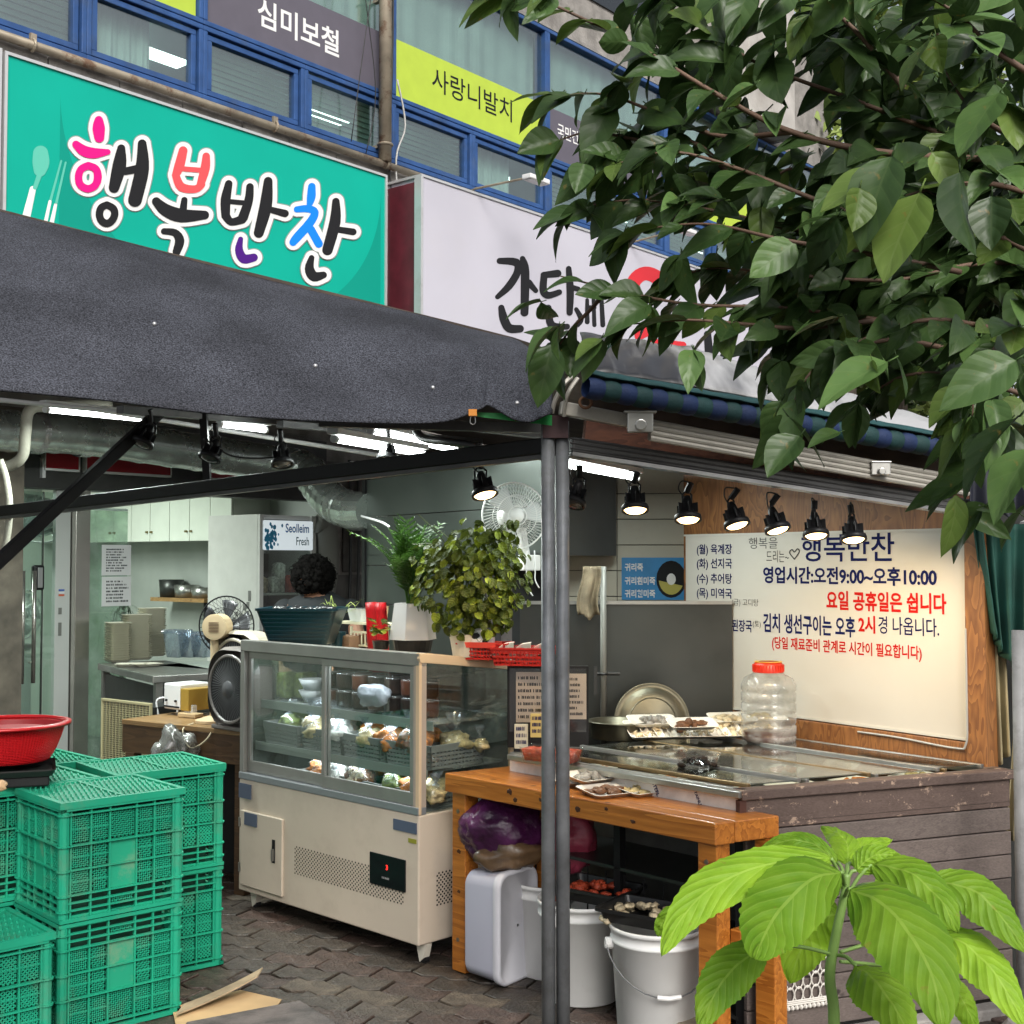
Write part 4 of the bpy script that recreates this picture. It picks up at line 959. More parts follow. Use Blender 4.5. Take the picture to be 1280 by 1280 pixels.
q.poly([(cx_+.072*math.cos(a*.314), -.0088, cz_+.09*math.sin(a*.314)) for a in range(20)]); q.build('picture', blk, t)
q = MB(); q.poly([(cx_+.06*math.cos(R(a)), -.0092, cz_+.075*math.sin(R(a))) for a in range(185, 350, 15)]); q.build('picture_band', M('olive_yellow', (.45, .4, .08), .5), t)
q = MB(); q.poly([(cx_+.022*math.cos(a*.4), -.0096, cz_+.028*math.sin(a*.4)) for a in range(16)]); q.build('picture_centre', wht, t)
# hood
hm = M('hood_sheet_metal', (.095, .11, .1), .42, .7, var=.15, vs=2, dirt=.3, ds=2, dcol=(.13, .13, .12))
h0 = P(457, 603, 7.5); h1 = P(696, 575, 5.75)
hd = thing('extractor_hood', 'grey sheet metal extractor hood over the cooking corner', 'hood')
def vq(mb, a, b, z0a, z1a, z0b, z1b, th=.02):
    d = Vector((b.x-a.x, b.y-a.y, 0)).normalized(); n = Vector((-d.y, d.x, 0))*th
    A, B_ = Vector((a.x, a.y, 0)), Vector((b.x, b.y, 0)); z = Vector((0, 0, 1))
    mb.prism([A+z*z0a, B_+z*z0b, B_+z*z1b, A+z*z1a], n)
zz = [.98, 1.30, 1.52, 1.80, 2.02]
for i in range(4):
    q = MB(); vq(q, h0, h1, zz[i]+(.002 if i else 0), zz[i+1]-.003, zz[i]+(.002 if i else 0), zz[i+1]-.003)
    if i < 2:
        q = MB(); mid = h0.lerp(h1, .62); vq(q, h0, mid, zz[i]+.002, zz[i+1]-.003, zz[i]+.002, zz[i+1]-.003)
    q.build('sheet', hm, hd)
h2 = P(770, 600, 6.1)
q = MB(); vq(q, Vector((h1.x, h1.y+.001, 0)), h2, 1.57, 2.02, 1.57, 1.97); q.build('end_sheet', M('dark_hood', (.09, .095, .09), .4, .7, var=.2, vs=3), hd)
q = MB(); q.poly([(h0.x, h0.y, 1.58), (h1.x, h1.y, 1.58), (h2.x, h2.y, 1.58), (h2.x-.3, h2.y+1.2, 1.58)]); q.build('underside', M('dark_hood'), hd, solid=.01)
q = MB(); vq(q, P(452, 700, 7.52), P(452, 700, 7.50)+Vector((.02, -.02, 0)), .6, 2.05, .6, 2.05, .03); q.build('corner_post', blackm, hd)
# dark back wall under the hood
t = thing('kitchen_wall', 'near-black wall behind the cooking corner under the hood', 'wall')
q = MB(); q.box(P(640, 700, 6.3).x, .75, 6.3, 6.33, 0, 1.6); q.build('wall', M('near_black', (.012, .012, .012), .7), t)  # plain near-black wall closing the opening below the hood
t = thing('splash_panel', 'tall dark brushed steel splash panel behind the counter, left of the whiteboard', 'panel')
sp_m = M('dark_steel_panel', (.07, .074, .07), .38, .75, var=.25, vs=3, dirt=.3, ds=3, dcol=(.06, .055, .05))
xL = P(650, 752, 5.68).x; xR = P(915, 752, 5.68).x; zS = P(915, 752, 5.68).z
MB().box(xL, xR, 5.68, 5.70, .3, zS).build('sheet', sp_m, t)
MB().box(xL, xR, 5.672, 5.679, zS-.012, zS+.003).build('edge', steel, t)
gp = thing('gas_pipe', 'grey vertical gas pipe with a valve in front of the steel splash panel', 'pipe')
p_ = P(754, 700, 5.55)
MB().tube([(p_.x, 5.55, .75), (p_.x, 5.55, P(754, 708, 5.55).z)], .014, 10).build('pipe', M('grey_pipe', (.22, .22, .2), .5, .3), gp, smooth=True)
q = MB(); vz = P(754, 842, 5.55).z; q.tube([(p_.x-.03, 5.55, vz), (p_.x+.07, 5.55, vz)], .008, 8); q.cbox((p_.x-.035, 5.55, vz-.03), (.015, .015, .12)); q.ring((p_.x, 5.55, vz), .016, .006, 14, 6); q.build('valve', M('dark_iron', (.05, .05, .05), .5, .5), gp)
def hang_cloth(name, label, mat, x0, x1, yt, yb, d, seed):
    def fn(u, v):
        p = P(lerp(x0, x1, u)+(3*math.sin(v*5+seed)+(u-.5)*4*v), lerp(yt, yb-8*abs(math.sin(u*4+seed)), v), d); return p+Vector((0, .02*math.sin(u*9+seed)*(.5+v), 0))
    q = MB(); q.grid(fn, 16, 14); return tag(q.build(name, mat, smooth=True, solid=.005), label, 'towel')
hang_cloth('towel', 'dirty beige towel hanging from the hood behind the corner post', M('dirty_towel', (.25, .2, .13), .9, var=.4, vs=12, bump=.4), 726, 748, 708, 776, 5.5, 1)
# ================================================================ chilled counter with plank side
A, B_, D_, K_ = Vector((.752, 4.15, 0)), Vector((1.758, 4.55, 0)), Vector((.006, 4.95, 0)), Vector((1.02, 5.5, 0))
ctr = thing('chilled_counter', 'stainless topped food counter with sliding glass lids and weathered plank side', 'counter', frame(A.x, A.y, 0))
AB = frame(A.x, A.y, math.degrees(math.atan2(B_.y-A.y, B_.x-A.x))); LAB = (B_-A).length
plank_m = wood('weathered_plank', (.06, .045, .04), (.15, .12, .105), scale=1.1, ring=3, mixf=.8, rough=.7, stretch=(.5, 24, 24), rnd=.25, bump=.35)
plank_w = wood('peeling_plank', (.06, .038, .03), (.13, .09, .075), scale=1.1, ring=3, mixf=.8, rough=.7, stretch=(.5, 24, 24), wear=.85, bump=.4)
rl_ = Matrix.Identity(4)
fi = FR[ctr].inverted()
z = .775; first = True; rn = random.Random(2)
i = 0
while z > .03:
    h = .082 if i else .098
    q = MB(); q.box(-.0 if i else -.0, LAB, rn.uniform(-.002, .002), .02, z-h+.004, z)
    q.v = [fi @ AB @ v for v in q.v]
    o = q.build('plank', plank_w if i == 0 else (plank_w if i == 1 and False else plank_m), ctr, bevel=.003)
    if i == 0: o['label'] = 'top plank with peeling varnish'
    z -= h; i += 1
q = MB(); q.box(-.02, LAB+.01, -.012, .05, .778, .81); q.v = [fi @ AB @ v for v in q.v]; q.build('plank_cap', plank_w, ctr, bevel=.004)
q = MB(); q.box(-.025, .0, -.004, .02, .70, .777); q.v = [fi @ AB @ v for v in q.v]; q.build('corner_block', M('dark_red_wood', (.06, .02, .012), .6), ctr)
q = MB(); q.box(.005, LAB-.005, .021, .03, .02, .77); q.v = [fi @ AB @ v for v in q.v]; q.build('dark_backing', M('near_black'), ctr)  # near-black sheet close behind the planks
# front left stainless fascia, protective film, dark shelves
AD = frame(D_.x, D_.y, math.degrees(math.atan2(A.y-D_.y, A.x-D_.x))); LAD = (A-D_).length
def adb(name, x0, x1, y0, y1, z0, z1, mat, bev=0):
    q = MB(); q.box(x0, x1, y0, y1, z0, z1); q.v = [fi @ AD @ v for v in q.v]; return q.build(name, mat, ctr, bevel=bev)
adb('fascia', -.02, LAD-.005, 0, .02, .792, .81, steel, .002)
adb('protective_film', -.02, LAD-.03, -.001, .015, .69, .790, M('white_film', (.72, .7, .66), .4, var=.2, vs=15))
for k, (b, x) in enumerate((('STEEL', .70), ('STAINLESS', .88), ('STEEL', .28))):
    w_ = .05 if b == 'STEEL' else .075
    a_ = R(-62); vs, fs = text_mesh(b, .03); mnx = max(v.x for v in vs); mb = MB(); kk = w_/mnx
    for v in vs:
        xx, zz_ = v.x*kk, v.y*kk; mb.v.append(Vector((x+xx*math.cos(a_)-zz_*math.sin(a_), -.0025, .784+xx*math.sin(a_)+zz_*math.cos(a_))))
    mb.f = fs; mb.v = [fi @ AD @ v for v in mb.v]; mb.build('lettering', navy, ctr)
for zz_ in (.45, .25, .06): adb('shelf', 0, LAD-.05, .02, .35, zz_, zz_+.012, M('dark_steel_panel'))
adb('back_sheet', 0, LAD-.02, .36, .37, .02, .69, M('grey_sheet', (.10, .1, .09), .6, var=.3))
for x in (0, .5, LAD-.06): adb('leg', x, x+.03, .02, .05, 0, .69, blackm)
for i in range(9): adb('rack_wire', .1+i*.09, .104+i*.09, .018, .022, .26, .44, blackm)
# top: rim, well, rails, glass lids, food
def Q(u, v, z): a = A.lerp(B_, u).lerp(D_.lerp(K_, u), v); return Vector((a.x, a.y, z))
q = MB()
for (a, b) in (((0, 0), (0, 1)), ((1, 0), (1, 1)), ((0, 1), (1, 1))):
    q.bar(Q(*a, .797), Q(*b, .797), .07, .022)
q.bar(Q(0, .035, .797), Q(1, .035, .797), .05, .022)
q.v = [fi @ v for v in q.v]; q.build('rim', steel, ctr, bevel=.003)
q = MB(); q.poly([Q(.0, .0, .70), Q(1, 0, .70), Q(1, 1, .70), Q(0, 1, .70)]); q.v = [fi @ v for v in q.v]; q.build('well', M('dark_steel_panel'), ctr)
gold = M('warm_steel', (.38, .27, .14), .3, .9, var=.3)
for i, u in enumerate((.06, .24, .27, .5, .53, .77, .8, .95)):
    q = MB(); q.bar(Q(u, .05, .812+.006*(i % 2)), Q(u, .97, .812+.006*(i % 2)), .018, .014); q.v = [fi @ v for v in q.v]; q.build('rail', steel if i % 3 else gold, ctr, bevel=.002)
for i, (a, b) in enumerate(((.07, .26), (.25, .52), (.51, .79), (.78, .94))):
    q = MB(); z_ = .813+.006*(i % 2); q.prism([Q(a, .06, z_), Q(b, .06, z_), Q(b, .96, z_), Q(a, .96, z_)], (0, 0, .004)); q.v = [fi @ v for v in q.v]; q.build('glass_lid', glass('lid_glass', (.75, .8, .78), .12, .06), ctr)
for i in range(10):
    u = .14+.24*(i % 4); v = .2+.28*(i//4); c = Q(u, v, .745)
    foam_tray(frame(c.x, c.y, 20+i*7, .752), 'foam tray of %s under the sliding glass of the counter' % ('pale fish' if i % 2 else 'browned fish'), 'pale' if i % 2 else 'orange', 'trays inside the chilled counter', seed=i, film_=False)
# foam trays in a row at the back of the counter
for i in range(11):
    c = P(796+i*16.5, 921-i*.95, 5.26+.006*i); fr = frame(c.x, c.y, 96, .845)
    foam_tray(fr, 'narrow foam tray of pale pancake in the row at the back of the counter', 'cream', 'row of narrow foam trays', .2, .088, seed=20+i, n=6, r=.016, tilt=Matrix.Rotation(R(-13), 4, 'Y'), film_=False)
for (x, y, d, f, lb) in ((865, 912, 5.2, 'brown', 'foam tray of dark braised food on top of the tray row'), (915, 909, 5.38, 'cream', 'foam tray of pale slices on top of the tray row, middle'), (952, 908, 5.42, 'pale', 'foam tray on top of the tray row nearest the big jar'), (815, 918, 5.3, 'fish', 'foam tray at the left end of the tray row')):
    c = P(x, y, d); foam_tray(frame(c.x, c.y, 10, .878), lb, f, 'trays stacked on the tray row', .2, .11, seed=int(x), tilt=Matrix.Rotation(R(14), 4, 'X'), n=14)
# tray props: thin steel shelf carrying the row
t = thing('serving_shelf', 'low steel shelf carrying the row of foam trays', 'shelf'); q = MB(); c0 = P(782, 925, 5.4); c1 = P(985, 912, 5.5)
q.bar(Vector((c0.x, c0.y, .811+.0)), Vector((c1.x, c1.y, .811)), .10, .006); q.build('plate', steel, t, bevel=.002)
# bag of food resting on the glass
def food_bag(fr, label, food, s=.06, group=None, h=.6, knot=True, seed=0, cat='food bag'):
    t = thing('food_bag', label, cat, fr, group); rn = random.Random(seed)
    MB().blob((0, 0, s*h*.95), (s*1.02, s*.85, s*h*1.1), 14, 10, .3, seed, crump=.08).build('food', FOOD[food], t, smooth=True)
    q = MB()
    def fn(u, v):
        a = u*2*math.pi; r = [s*.9, s*1.12, s*.9, s*.2, s*.12, s*.55, s*.8][min(6, int(v*6))]; r2 = [s*.9, s*1.12, s*.9, s*.2, s*.12, s*.55, s*.8][min(6, int(v*6)+1)]
        tt = v*6-int(v*6); rr_2 = lerp(r, r2, tt)*(1+.25*mnoise.noise(Vector((math.cos(a)*2, math.sin(a)*2, v*5+seed)))); z_ = [0, s*.4, s*1.1, s*1.5, s*1.6, s*2.1, s*2.5]
        i_ = min(6, int(v*6)); z2 = lerp(z_[i_], z_[min(6, i_+1)], tt)
        return (rr_2*math.cos(a), rr_2*.8*math.sin(a), z2)
    kq = MB(); kq.grid(lambda u, v: fn(u, .5+v*.5)*1.01 if False else tuple(c*1.01 for c in fn(u, .45+v*.55)), 18, 8); kq.build('knot', glass('knot_plastic', (.9, .93, .97), .08, .2, haze=.45, hcol=(.5, .55, .6), graz=.3), t, smooth=True)
    q.grid(fn, 18, 12); q.build('plastic', glass('bag_plastic', (.95, .96, .97), .05, .15, haze=.1, hcol=(.65, .7, .75), graz=.3), t, smooth=True)
    return t
c = P(872, 968, 4.55); t = thing('food_bag', 'small clear pack of dark food resting on the counter glass', 'food pack', frame(c.x, c.y, -35, .825))
shell([(.11, .07, .01, 0), (.15, .1, .015, .045), (.155, .105, .015, .048)]).build('tray', glass('clear_plastic', (.88, .88, .88), .07, .1, haze=.12, graz=.4), t, smooth=True)
food_pile(.1, .06, .03, 14, .014, 5).build('food', FOOD['dark'], t, smooth=True)
# big steel pot and lid
c = P(775, 905, 5.36); t = thing('stock_pot', 'wide steel pot at the back of the counter left of the lid', 'pot', frame(c.x, c.y, 0, .81))
MB().lathe([(.0, .0), (.115, .0), (.12, .005), (.122, .065), (.138, .069), (.138, .073), (.118, .072), (.115, .01), (0, .01)], 32).build('pot', M('olive_steel', (.16, .15, .11), .4, .85, var=.3), t, smooth=True)
c = P(815, 893, 5.5); T = Matrix.Translation((c.x, c.y, .86)) @ Matrix.Rotation(R(82), 4, 'X') @ Matrix.Rotation(R(4), 4, 'Y')
t = thing('pot_lid', 'large round steel lid standing upright against the splash panel', 'lid', T)
MB().lathe([(0, .03), (.05, .028), (.1, .018), (.135, .014), (.14, .006), (.158, .004), (.163, .008), (.165, 0), (.158, -.002), (0, .02)], 40).build('lid', M('olive_steel'), t, smooth=True)
MB().ring((0, 0, .018), .1, .003, 40, 5).build('ridge', M('olive_steel'), t)
# big plastic jar
c = P(961, 920, 5.2); t = thing('plastic_jar', 'big ribbed clear plastic jar with a red lid in front of the whiteboard', 'jar', frame(c.x, c.y, 0, .812))
pr = [(.0, 0), (.095, 0), (.107, .01)]
for i in range(5): z_ = .03+i*.043; pr += [(.11, z_), (.104, z_+.006), (.11, z_+.012)]
pr += [(.11, .235), (.098, .262), (.065, .28), (.057, .285), (.057, .3)]
MB().lathe(pr, 32).build('body', glass('jar_plastic', (.86, .86, .84), .05, .1, haze=.55, hcol=(.6, .6, .57)), t, smooth=True)
MB().lathe([(0, .006), (.1, .006), (.105, .02), (.105, .045), (0, .046)], 28).build('contents', M('soy', (.07, .02, .008), .3), t, smooth=True)
MB().lathe([(.0, .325), (.052, .325), (.058, .318), (.062, .29), (.062, .285)], 32).build('lid', M('red_lid', (.6, .03, .01), .35), t, smooth=True)
q = MB()
for i in range(30): a = i*math.pi/15; q.box(.06, .064, -.002, .002, .288, .316, Matrix.Rotation(a, 4, 'Z'))
stuff(q.build('lid_rib', M('red_lid'), t)); MB().lathe([(.04, .3255), (.056, .326), (.056, .328), (.04, .328)], 24).build('label_ring', M('yellow_paint', (.7, .35, .02), .4), t)
# ================================================================ notice sleeve board and small items near the post
NB = frame(P(632, 900, 5.12).x, 5.12, -2)
t = thing('notice_board', 'black framed board with two paper notices behind the corner post', 'notice board', NB)
xa, za = hit(NB, 634, 832); xb, zb2 = hit(NB, 736, 935)
MB().box(xa, xb, 0, .02, zb2, za).build('board', black, t, bevel=.003)
for (x0, y0, x1, y1, sd) in ((645, 840, 684, 903, 3), (702, 842, 733, 899, 4)):
    a_, b_ = hit(NB, x0, y0, -.004); c_, d_ = hit(NB, x1, y1, -.004)
    MB().box(a_, c_, -.005, -.002, d_, b_).build('paper', M('notice_paper', (.55, .45, .36), .6, var=.1), t)
    scribble(t, a_+.008, c_-.008, d_+.01, b_-.01, -.0056, 7, ink, sd)
MB().box(xa+.01, xb-.01, -.012, -.0115, za-.26, za-.01).build('sleeve', film_m, t)
def card(label, x0, y0, x1, y1, d, col, ang=0):
    fr = frame(P(x0, y1, d).x, d, ang); a_, b_ = hit(fr, x0, y0); c_, d_ = hit(fr, x1, y1)
    t = thing('card', label, 'sign', fr); MB().box(a_, c_, 0, .004, d_, b_).build('panel', col, t, bevel=.002); scribble(t, a_+.006, c_-.006, d_+.012, b_-.006, -.0008, 3, navy, int(x0), fill=.6)
    MB().box(a_, c_, .0045, .03, d_-.012, d_).build('foot', black, t); return t
card('small cream card with navy print below the notice board', 643, 905, 660, 936, 4.98, M('cream_card', (.6, .55, .42), .5))
card('yellowish price card half behind the corner post', 663, 892, 682, 922, 4.96, M('yellow_card', (.6, .45, .15), .5))
def kimchi_pack(label, x, y, d, z):
    c = P(x, y, d); t = thing('food_pack', label, 'food pack', frame(c.x, c.y, -30, z))
    shell([(.09, .08, .012, 0), (.11, .1, .015, .05), (.115, .105, .015, .052)]).build('tray', glass('clear_plastic'), t, smooth=True)
    shell([(.08, .07, .012, .003), (.1, .09, .015, .045), (.02, .02, .004, .05)]).build('food', FOOD['red'], t, smooth=True)
kimchi_pack('clear pack of red kimchi left of the corner post', 672, 943, 4.75, .812); kimchi_pack('clear pack of red food right of the corner post', 707, 945, 4.7, .812)
# ================================================================ pine table
pine = wood('varnished_pine', (.26, .075, .009), (.52, .19, .03), scale=.9, ring=7, rough=.35, stretch=(1.0, 16, 16), coat=.35)
TA = PZ(556, 966, .74); TB = PZ(894, 1029, .74); TC_ = PZ(974, 1019, .74); TD = PZ(640, 957, .74)
tang = math.degrees(math.atan2(TB.y-TA.y, TB.x-TA.x)); TF = frame(TA.x, TA.y, tang)
tb = thing('pine_table', 'varnished orange pine table in front of the food counter', 'table', TF); ti = TF.inverted()
lt_ = [ti @ p for p in (TA, TB, TC_, TD)]
def prz(name, pts, z0, z1, mat, bev=.004):
    q = MB(); q.prism([Vector((p[0], p[1], z0)) for p in pts], (0, 0, z1-z0)); return q.build(name, mat, tb, bevel=bev)
a_, b_, c_, d_ = lt_
m0, m1 = a_.lerp(d_, .3), b_.lerp(c_, .3)
prz('board', [a_, b_, m1, m0], .67, .74, pine); o = Vector((0, .003, 0)); prz('board', [m0+o, m1+o, c_, d_], .672, .739, pine)
LT = (b_-a_).length
def leg(x, y, w_=.075): q = MB(); q.box(x, x+w_, y, y+w_*.9, 0, .669); q.build('leg', pine, tb, bevel=.004)
leg(.02, .02); leg(LT-.085, .02); leg(LT+.0, .2); leg(.2, .26)
q = MB(); q.box(LT-.01, LT+.03, .085, .2, .33, .40); q.build('stretcher', pine, tb, bevel=.003)
scr = M('screw_head', (.2, .17, .13), .4, .6)
for (x, z_) in ((.055, .60), (.055, .12), (LT-.05, .61), (LT-.05, .2)): MB().tube([(x, .021, z_), (x, .017, z_)], .008, 8).build('screw', scr, tb)
kn = M('dark_knot', (.05, .014, .004), .5)
for (x, z_, r) in ((.36, .715, .010), (.39, .69, .008), (.52, .708, .007), (.7, .70, .009), (.83, .72, .006), (.95, .695, .007), (.06, .45, .009), (.06, .3, .007)): MB().blob((x, .0 if z_ > .66 else .0205, z_), (r*1.4, .0015, r), 10, 6, .3, int(x*90)).build('knot', kn, tb)
for (x, y, d, f, a, lb, z_) in ((806, 990, 4.42, 'pale', 30, 'right foam tray of side dish on the pine table', .742), (762, 992, 4.38, 'brown', 25, 'middle foam tray of side dish on the pine table', .742), (722, 978, 4.5, 'fish', 20, 'foam tray on the pine table just right of the steel post', .742), (742, 974, 4.47, 'fish', 28, 'foam tray of silvery fish stacked on two others on the pine table', .768)):
    c = PZ(x, y, z_); foam_tray(frame(c.x, c.y, a+5, z_), lb, f, 'foam trays on the pine table', .2, .15, seed=int(x), n=16, r=.02, tilt=Matrix.Rotation(R(5), 4, 'X'), film_=False)
# ================================================================ under the table
def bag_mat(name, c1, c2, tr=.25):
    m = M(name, c1, .3, var=.8, vs=7, bump=1.0, bs=22, coat=.15, spec=.4); return m
c = P(632, 1222, 4.72); t = thing('lidded_box', 'pale lilac plastic storage box standing on its end under the table', 'box', frame(c.x+.01, c.y+.08, -38))
wpl = M('lilac_white_plastic', (.52, .52, .62), .4)
TB2 = Matrix(((0, 0, 1, 0), (0, 1, 0, 0), (1, 0, 0, .205), (0, 0, 0, 1)))
q = shell([(.36, .19, .04, -.13), (.38, .205, .045, -.12), (.395, .225, .05, .02), (.4, .228, .05, .025)], 6); q.v = [TB2 @ v for v in q.v]; q.build('body', wpl, t, smooth=True)
q = shell([(.405, .235, .05, .02), (.41, .24, .055, .028), (.41, .24, .055, .045), (.4, .23, .05, .05), (.38, .21, .045, .05), (.375, .205, .045, .044), (.01, .01, .003, .044)], 6, False); q.v = [TB2 @ v for v in q.v]; q.build('lid', M('clear_white_lid', (.6, .6, .65), .3), t, smooth=True)
purple = bag_mat('purple_bag_film', (.065, .012, .06), None)
c = P(628, 1060, 4.86); t = thing('plastic_bag', 'knotted dark purple plastic bag of vegetables resting on the lilac box', 'bag', frame(c.x, c.y, 0, .40))
MB().blob((0, 0, .13), (.16, .12, .125), 64, 48, .07, 2, crump=.05).build('bag', purple, t, smooth=True)
MB().blob((.02, -.03, .06), (.12, .1, .07), 30, 22, .15, 8, crump=.08).build('contents', M('olive_red', (.10, .06, .03), .4, var=.9, vs=6, bump=.6, bs=30, coat=.5), t, smooth=True)
q = MB(); rn = random.Random(4)
for i in range(0):
    a0_, a1_ = rn.uniform(2.6, 6.6), rn.uniform(2.6, 6.6); pp = [(.15*math.cos(lerp(a0_, a1_, k/5)), .125*math.sin(lerp(a0_, a1_, k/5)), .06+.18*abs(math.sin(k+i))) for k in range(4)]
    q.tube(sm(pp, 3), .003, 5)

c = P(714, 1065, 4.9); t = thing('plastic_bag', 'pink plastic bag behind the steel post on the white bucket', 'bag', frame(c.x, c.y, 0, .37))
MB().blob((0, 0, .12), (.1, .1, .13), 60, 44, .12, 6, crump=.05).build('bag', M('pink_bag', (.36, .05, .09), .4, var=.4, bump=1.0, bs=16), t, smooth=True)
bkt_m = M('bucket_plastic', (.8, .8, .78), .35, var=.03, dirt=.25, ds=5, dcol=(.45, .43, .4))
def bucket(label, x, y, d, seed, handle=0):
    c = P(x, y, d); t = thing('bucket', label, 'bucket', frame(c.x, c.y, seed*40), 'white buckets under the table')
    MB().lathe([(0, .003), (.128, 0), (.133, .005), (.152, .29), (.157, .292), (.157, .302), (.153, .303), (.155, .33), (.16, .331), (.161, .345), (.155, .346), (.15, .33), (.13, .02), (0, .02)], 40).build('pail', bkt_m, t, smooth=True)
    q = MB()
    for s_ in (-1, 1): q.tube([(s_*.15, 0, .285), (s_*.17, 0, .285)], .02, 14); q.ring((0, 0, 0), .016, .004, 14, 5, Matrix.Translation((s_*.172, 0, .285)) @ Matrix.Rotation(R(90), 4, 'Y'))
    q.build('lug', bkt_m, t)
    if handle:
        pts = [(math.cos(a)*.172, -math.sin(a)*.175, .285-abs(math.sin(a))*.13) for a in [math.pi*i/14 for i in range(15)]]
        MB().tube(pts, .0025, 6).build('handle', M('galvanised_pipe'), t); MB().tube(pts[6:9], .008, 8).build('grip', bkt_m, t)
    return t
bucket('white bucket just behind the steel corner post', 727, 1230, 4.62, 1.2)
bucket('white bucket with a wire handle in front of the table leg, nearest one', 822, 1262, 4.3, .15, 1)
bucket('white bucket half hidden behind the post beside the lilac box', 690, 1215, 4.9, 2)
btr = M('black_tray', (.012, .012, .012), .35)
def rack_tray(label, x, y, d, f, seed, ang):
    c = P(x, y, d); t = thing('drying_tray', label, 'tray', frame(c.x, c.y, ang, .352), 'black trays on the buckets')
    shell([(.26, .18, .02, 0), (.29, .2, .02, .045), (.31, .22, .02, .046), (.31, .22, .02, .035), (.29, .2, .02, .034)]).build('tray', btr, t)
    food_pile(.26, .17, .05, 46, .018, seed).build('food', FOOD[f], t, smooth=True)
rack_tray('black tray of browned dried fish on the first bucket', 745, 1120, 4.6, 'red', 31, -38)
rack_tray('black tray of pale dried fish on the front bucket', 812, 1140, 4.3, 'cream', 77, -34)
c = P(858, 1262, 4.1)
t = thing('wood_offcut', 'pale round wood offcut standing by the table leg', 'log', frame(P(860, 1270, 4.2).x, 4.2, 0)); MB().lathe([(0, 0), (.05, 0), (.052, .06), (.045, .064), (0, .066)], 18).build('block', M('pale_log', (.3, .25, .18), .8, var=.4), t)
# lace cloth pinned low on the planks
LF = AB; t = thing('lace_cloth', 'white crocheted lace cloth hanging low on the plank side behind the bright leaves', 'cloth', LF)
x0, z1_ = hit(LF, 960, 1190, -.012); x1, z0_ = hit(LF, 1036, 1250, -.012); z0_ = z1_-.17
q = MB(); lw = (x1-x0)
for i in range(7):
    for j in range(4):
        cx_ = x0+lw*(i+.5)/7; cz_ = z0_+(z1_-z0_)*(j+.5)/4
        T = Matrix.Translation((cx_, -.012, cz_)) @ Matrix.Rotation(R(90), 4, 'X') @ Matrix.Scale(1.0, 4); m_ = MB().ring((0, 0, 0), lw/14*.95, .0022, 12, 4, T @ Matrix.Diagonal((1, 1.5, 1, 1))); q.add(m_)
for j in range(3): zc = z0_+j*.006-.01; q.tube([(x0-.01, -.012, zc), (x1+.01, -.012, zc+.0)], .003, 5)
for i in range(14): q.blob((x0+lw*(i+.5)/14, -.012, z0_-.02), .008, 6, 5)
q.box(x0-.012, x0-.002, -.014, -.01, z0_-.01, z1_); q.box(x0, x1, -.014, -.01, z1_, z1_+.02)
stuff(q.build('lace', M('lace_white', (.6, .57, .52), .8), t))
# wooden beam along the foot of the planks
t = thing('kerb_stone', 'grey stone edging at the foot of the plank side', 'stone', AB); MB().box(.0, LAB+.3, -.1, -.03, -.01, .03).build('stone', conc, t, bevel=.006)
# ================================================================ refrigerated display case
cl = PZ(298, 1113, .07); cr_ = PZ(523, 1185, .07)
CA = math.degrees(math.atan2(cr_.y-cl.y, cr_.x-cl.x)); CF = frame(cl.x, cl.y, CA); CL = math.hypot(cr_.x-cl.x, cr_.y-cl.y)
beige = M('beige_enamel', (.56, .48, .39), .38, var=.05, vs=2, dirt=.2, ds=5, dcol=(.25, .2, .15), coat=.2)
beige2 = M('cream_trim', (.58, .44, .29), .4)
alu = M('anodised_frame', (.34, .33, .31), .38, .6, var=.1)
dc = thing('display_case', 'beige refrigerated display case with sliding glass doors full of bagged side dishes', 'fridge', CF)
CD = .52; ZM = .57; ZT = 1.19; ZTB = 1.13
MB().box(0, CL, 0, CD, .075, ZM).build('body', beige, dc, bevel=.006)
def hp(px, py, y=0): return hit(CF, px, py, y)
# service door at left
def zpx(p): return (280+p[0]/2.91, 780+p[1]/2.91)
a = hp(*zpx((63, 735)), -.01); b = hp(*zpx((210, 970)), -.01)
MB().box(.03, b[0], -.012, -.0, .105, .435).build('door', beige, dc, bevel=.003)
dch = black
q = MB(); hx = b[0]-.07; q.box(hx, hx+.022, -.0135, -.0115, .24, .34); q.build('door_latch', black, dc); MB().box(hx+.005, hx+.017, -.022, -.0135, .25, .3).build('latch_lever', steel, dc)
q = MB(); q.box(.014, .028, -.012, 0, .16, .2); q.build('hinge', steel, dc); q = MB(); q.box(.014, .028, -.012, 0, .36, .4); q.build('hinge', steel, dc)
gl = M('dark_label', (.08, .10, .15), .35)
for (x0, x1, z0, z1) in ((.02, .115, .49, .555), (.065, .16, .375, .43)): MB().box(x0, x1, -.016, -.0125, z0, z1).build('label_plate', gl, dc)
a = hp(*zpx((618, 707))); b = hp(*zpx((702, 775))); MB().box(a[0], b[0], -.004, -.0, b[1]+.01, a[1]-.0).build('label_plate', gl, dc)
a = hp(*zpx((672, 778))); b = hp(*zpx((700, 800))); MB().box(a[0], b[0], -.003, -.0, b[1], a[1]).build('energy_label', M('olive_label', (.25, .25, .03), .5), dc)
a = hp(*zpx((533, 826))); b = hp(*zpx((663, 940))); pz1 = a[1]; pz0 = pz1-.125
o = MB().box(a[0], b[0], -.006, .0, pz0, pz1).build('control_panel', M('gloss_black', (.008, .008, .01), .15), dc, bevel=.003)
led = M('red_led', (1, .02, .02), .5, emit=1.2, ecol=(1, .03, .02)); cxp = (a[0]+b[0])/2
lettering(o, '3', cxp-.006, cxp+.006, pz1-.056, pz1-.036, -.0068, led, .03)
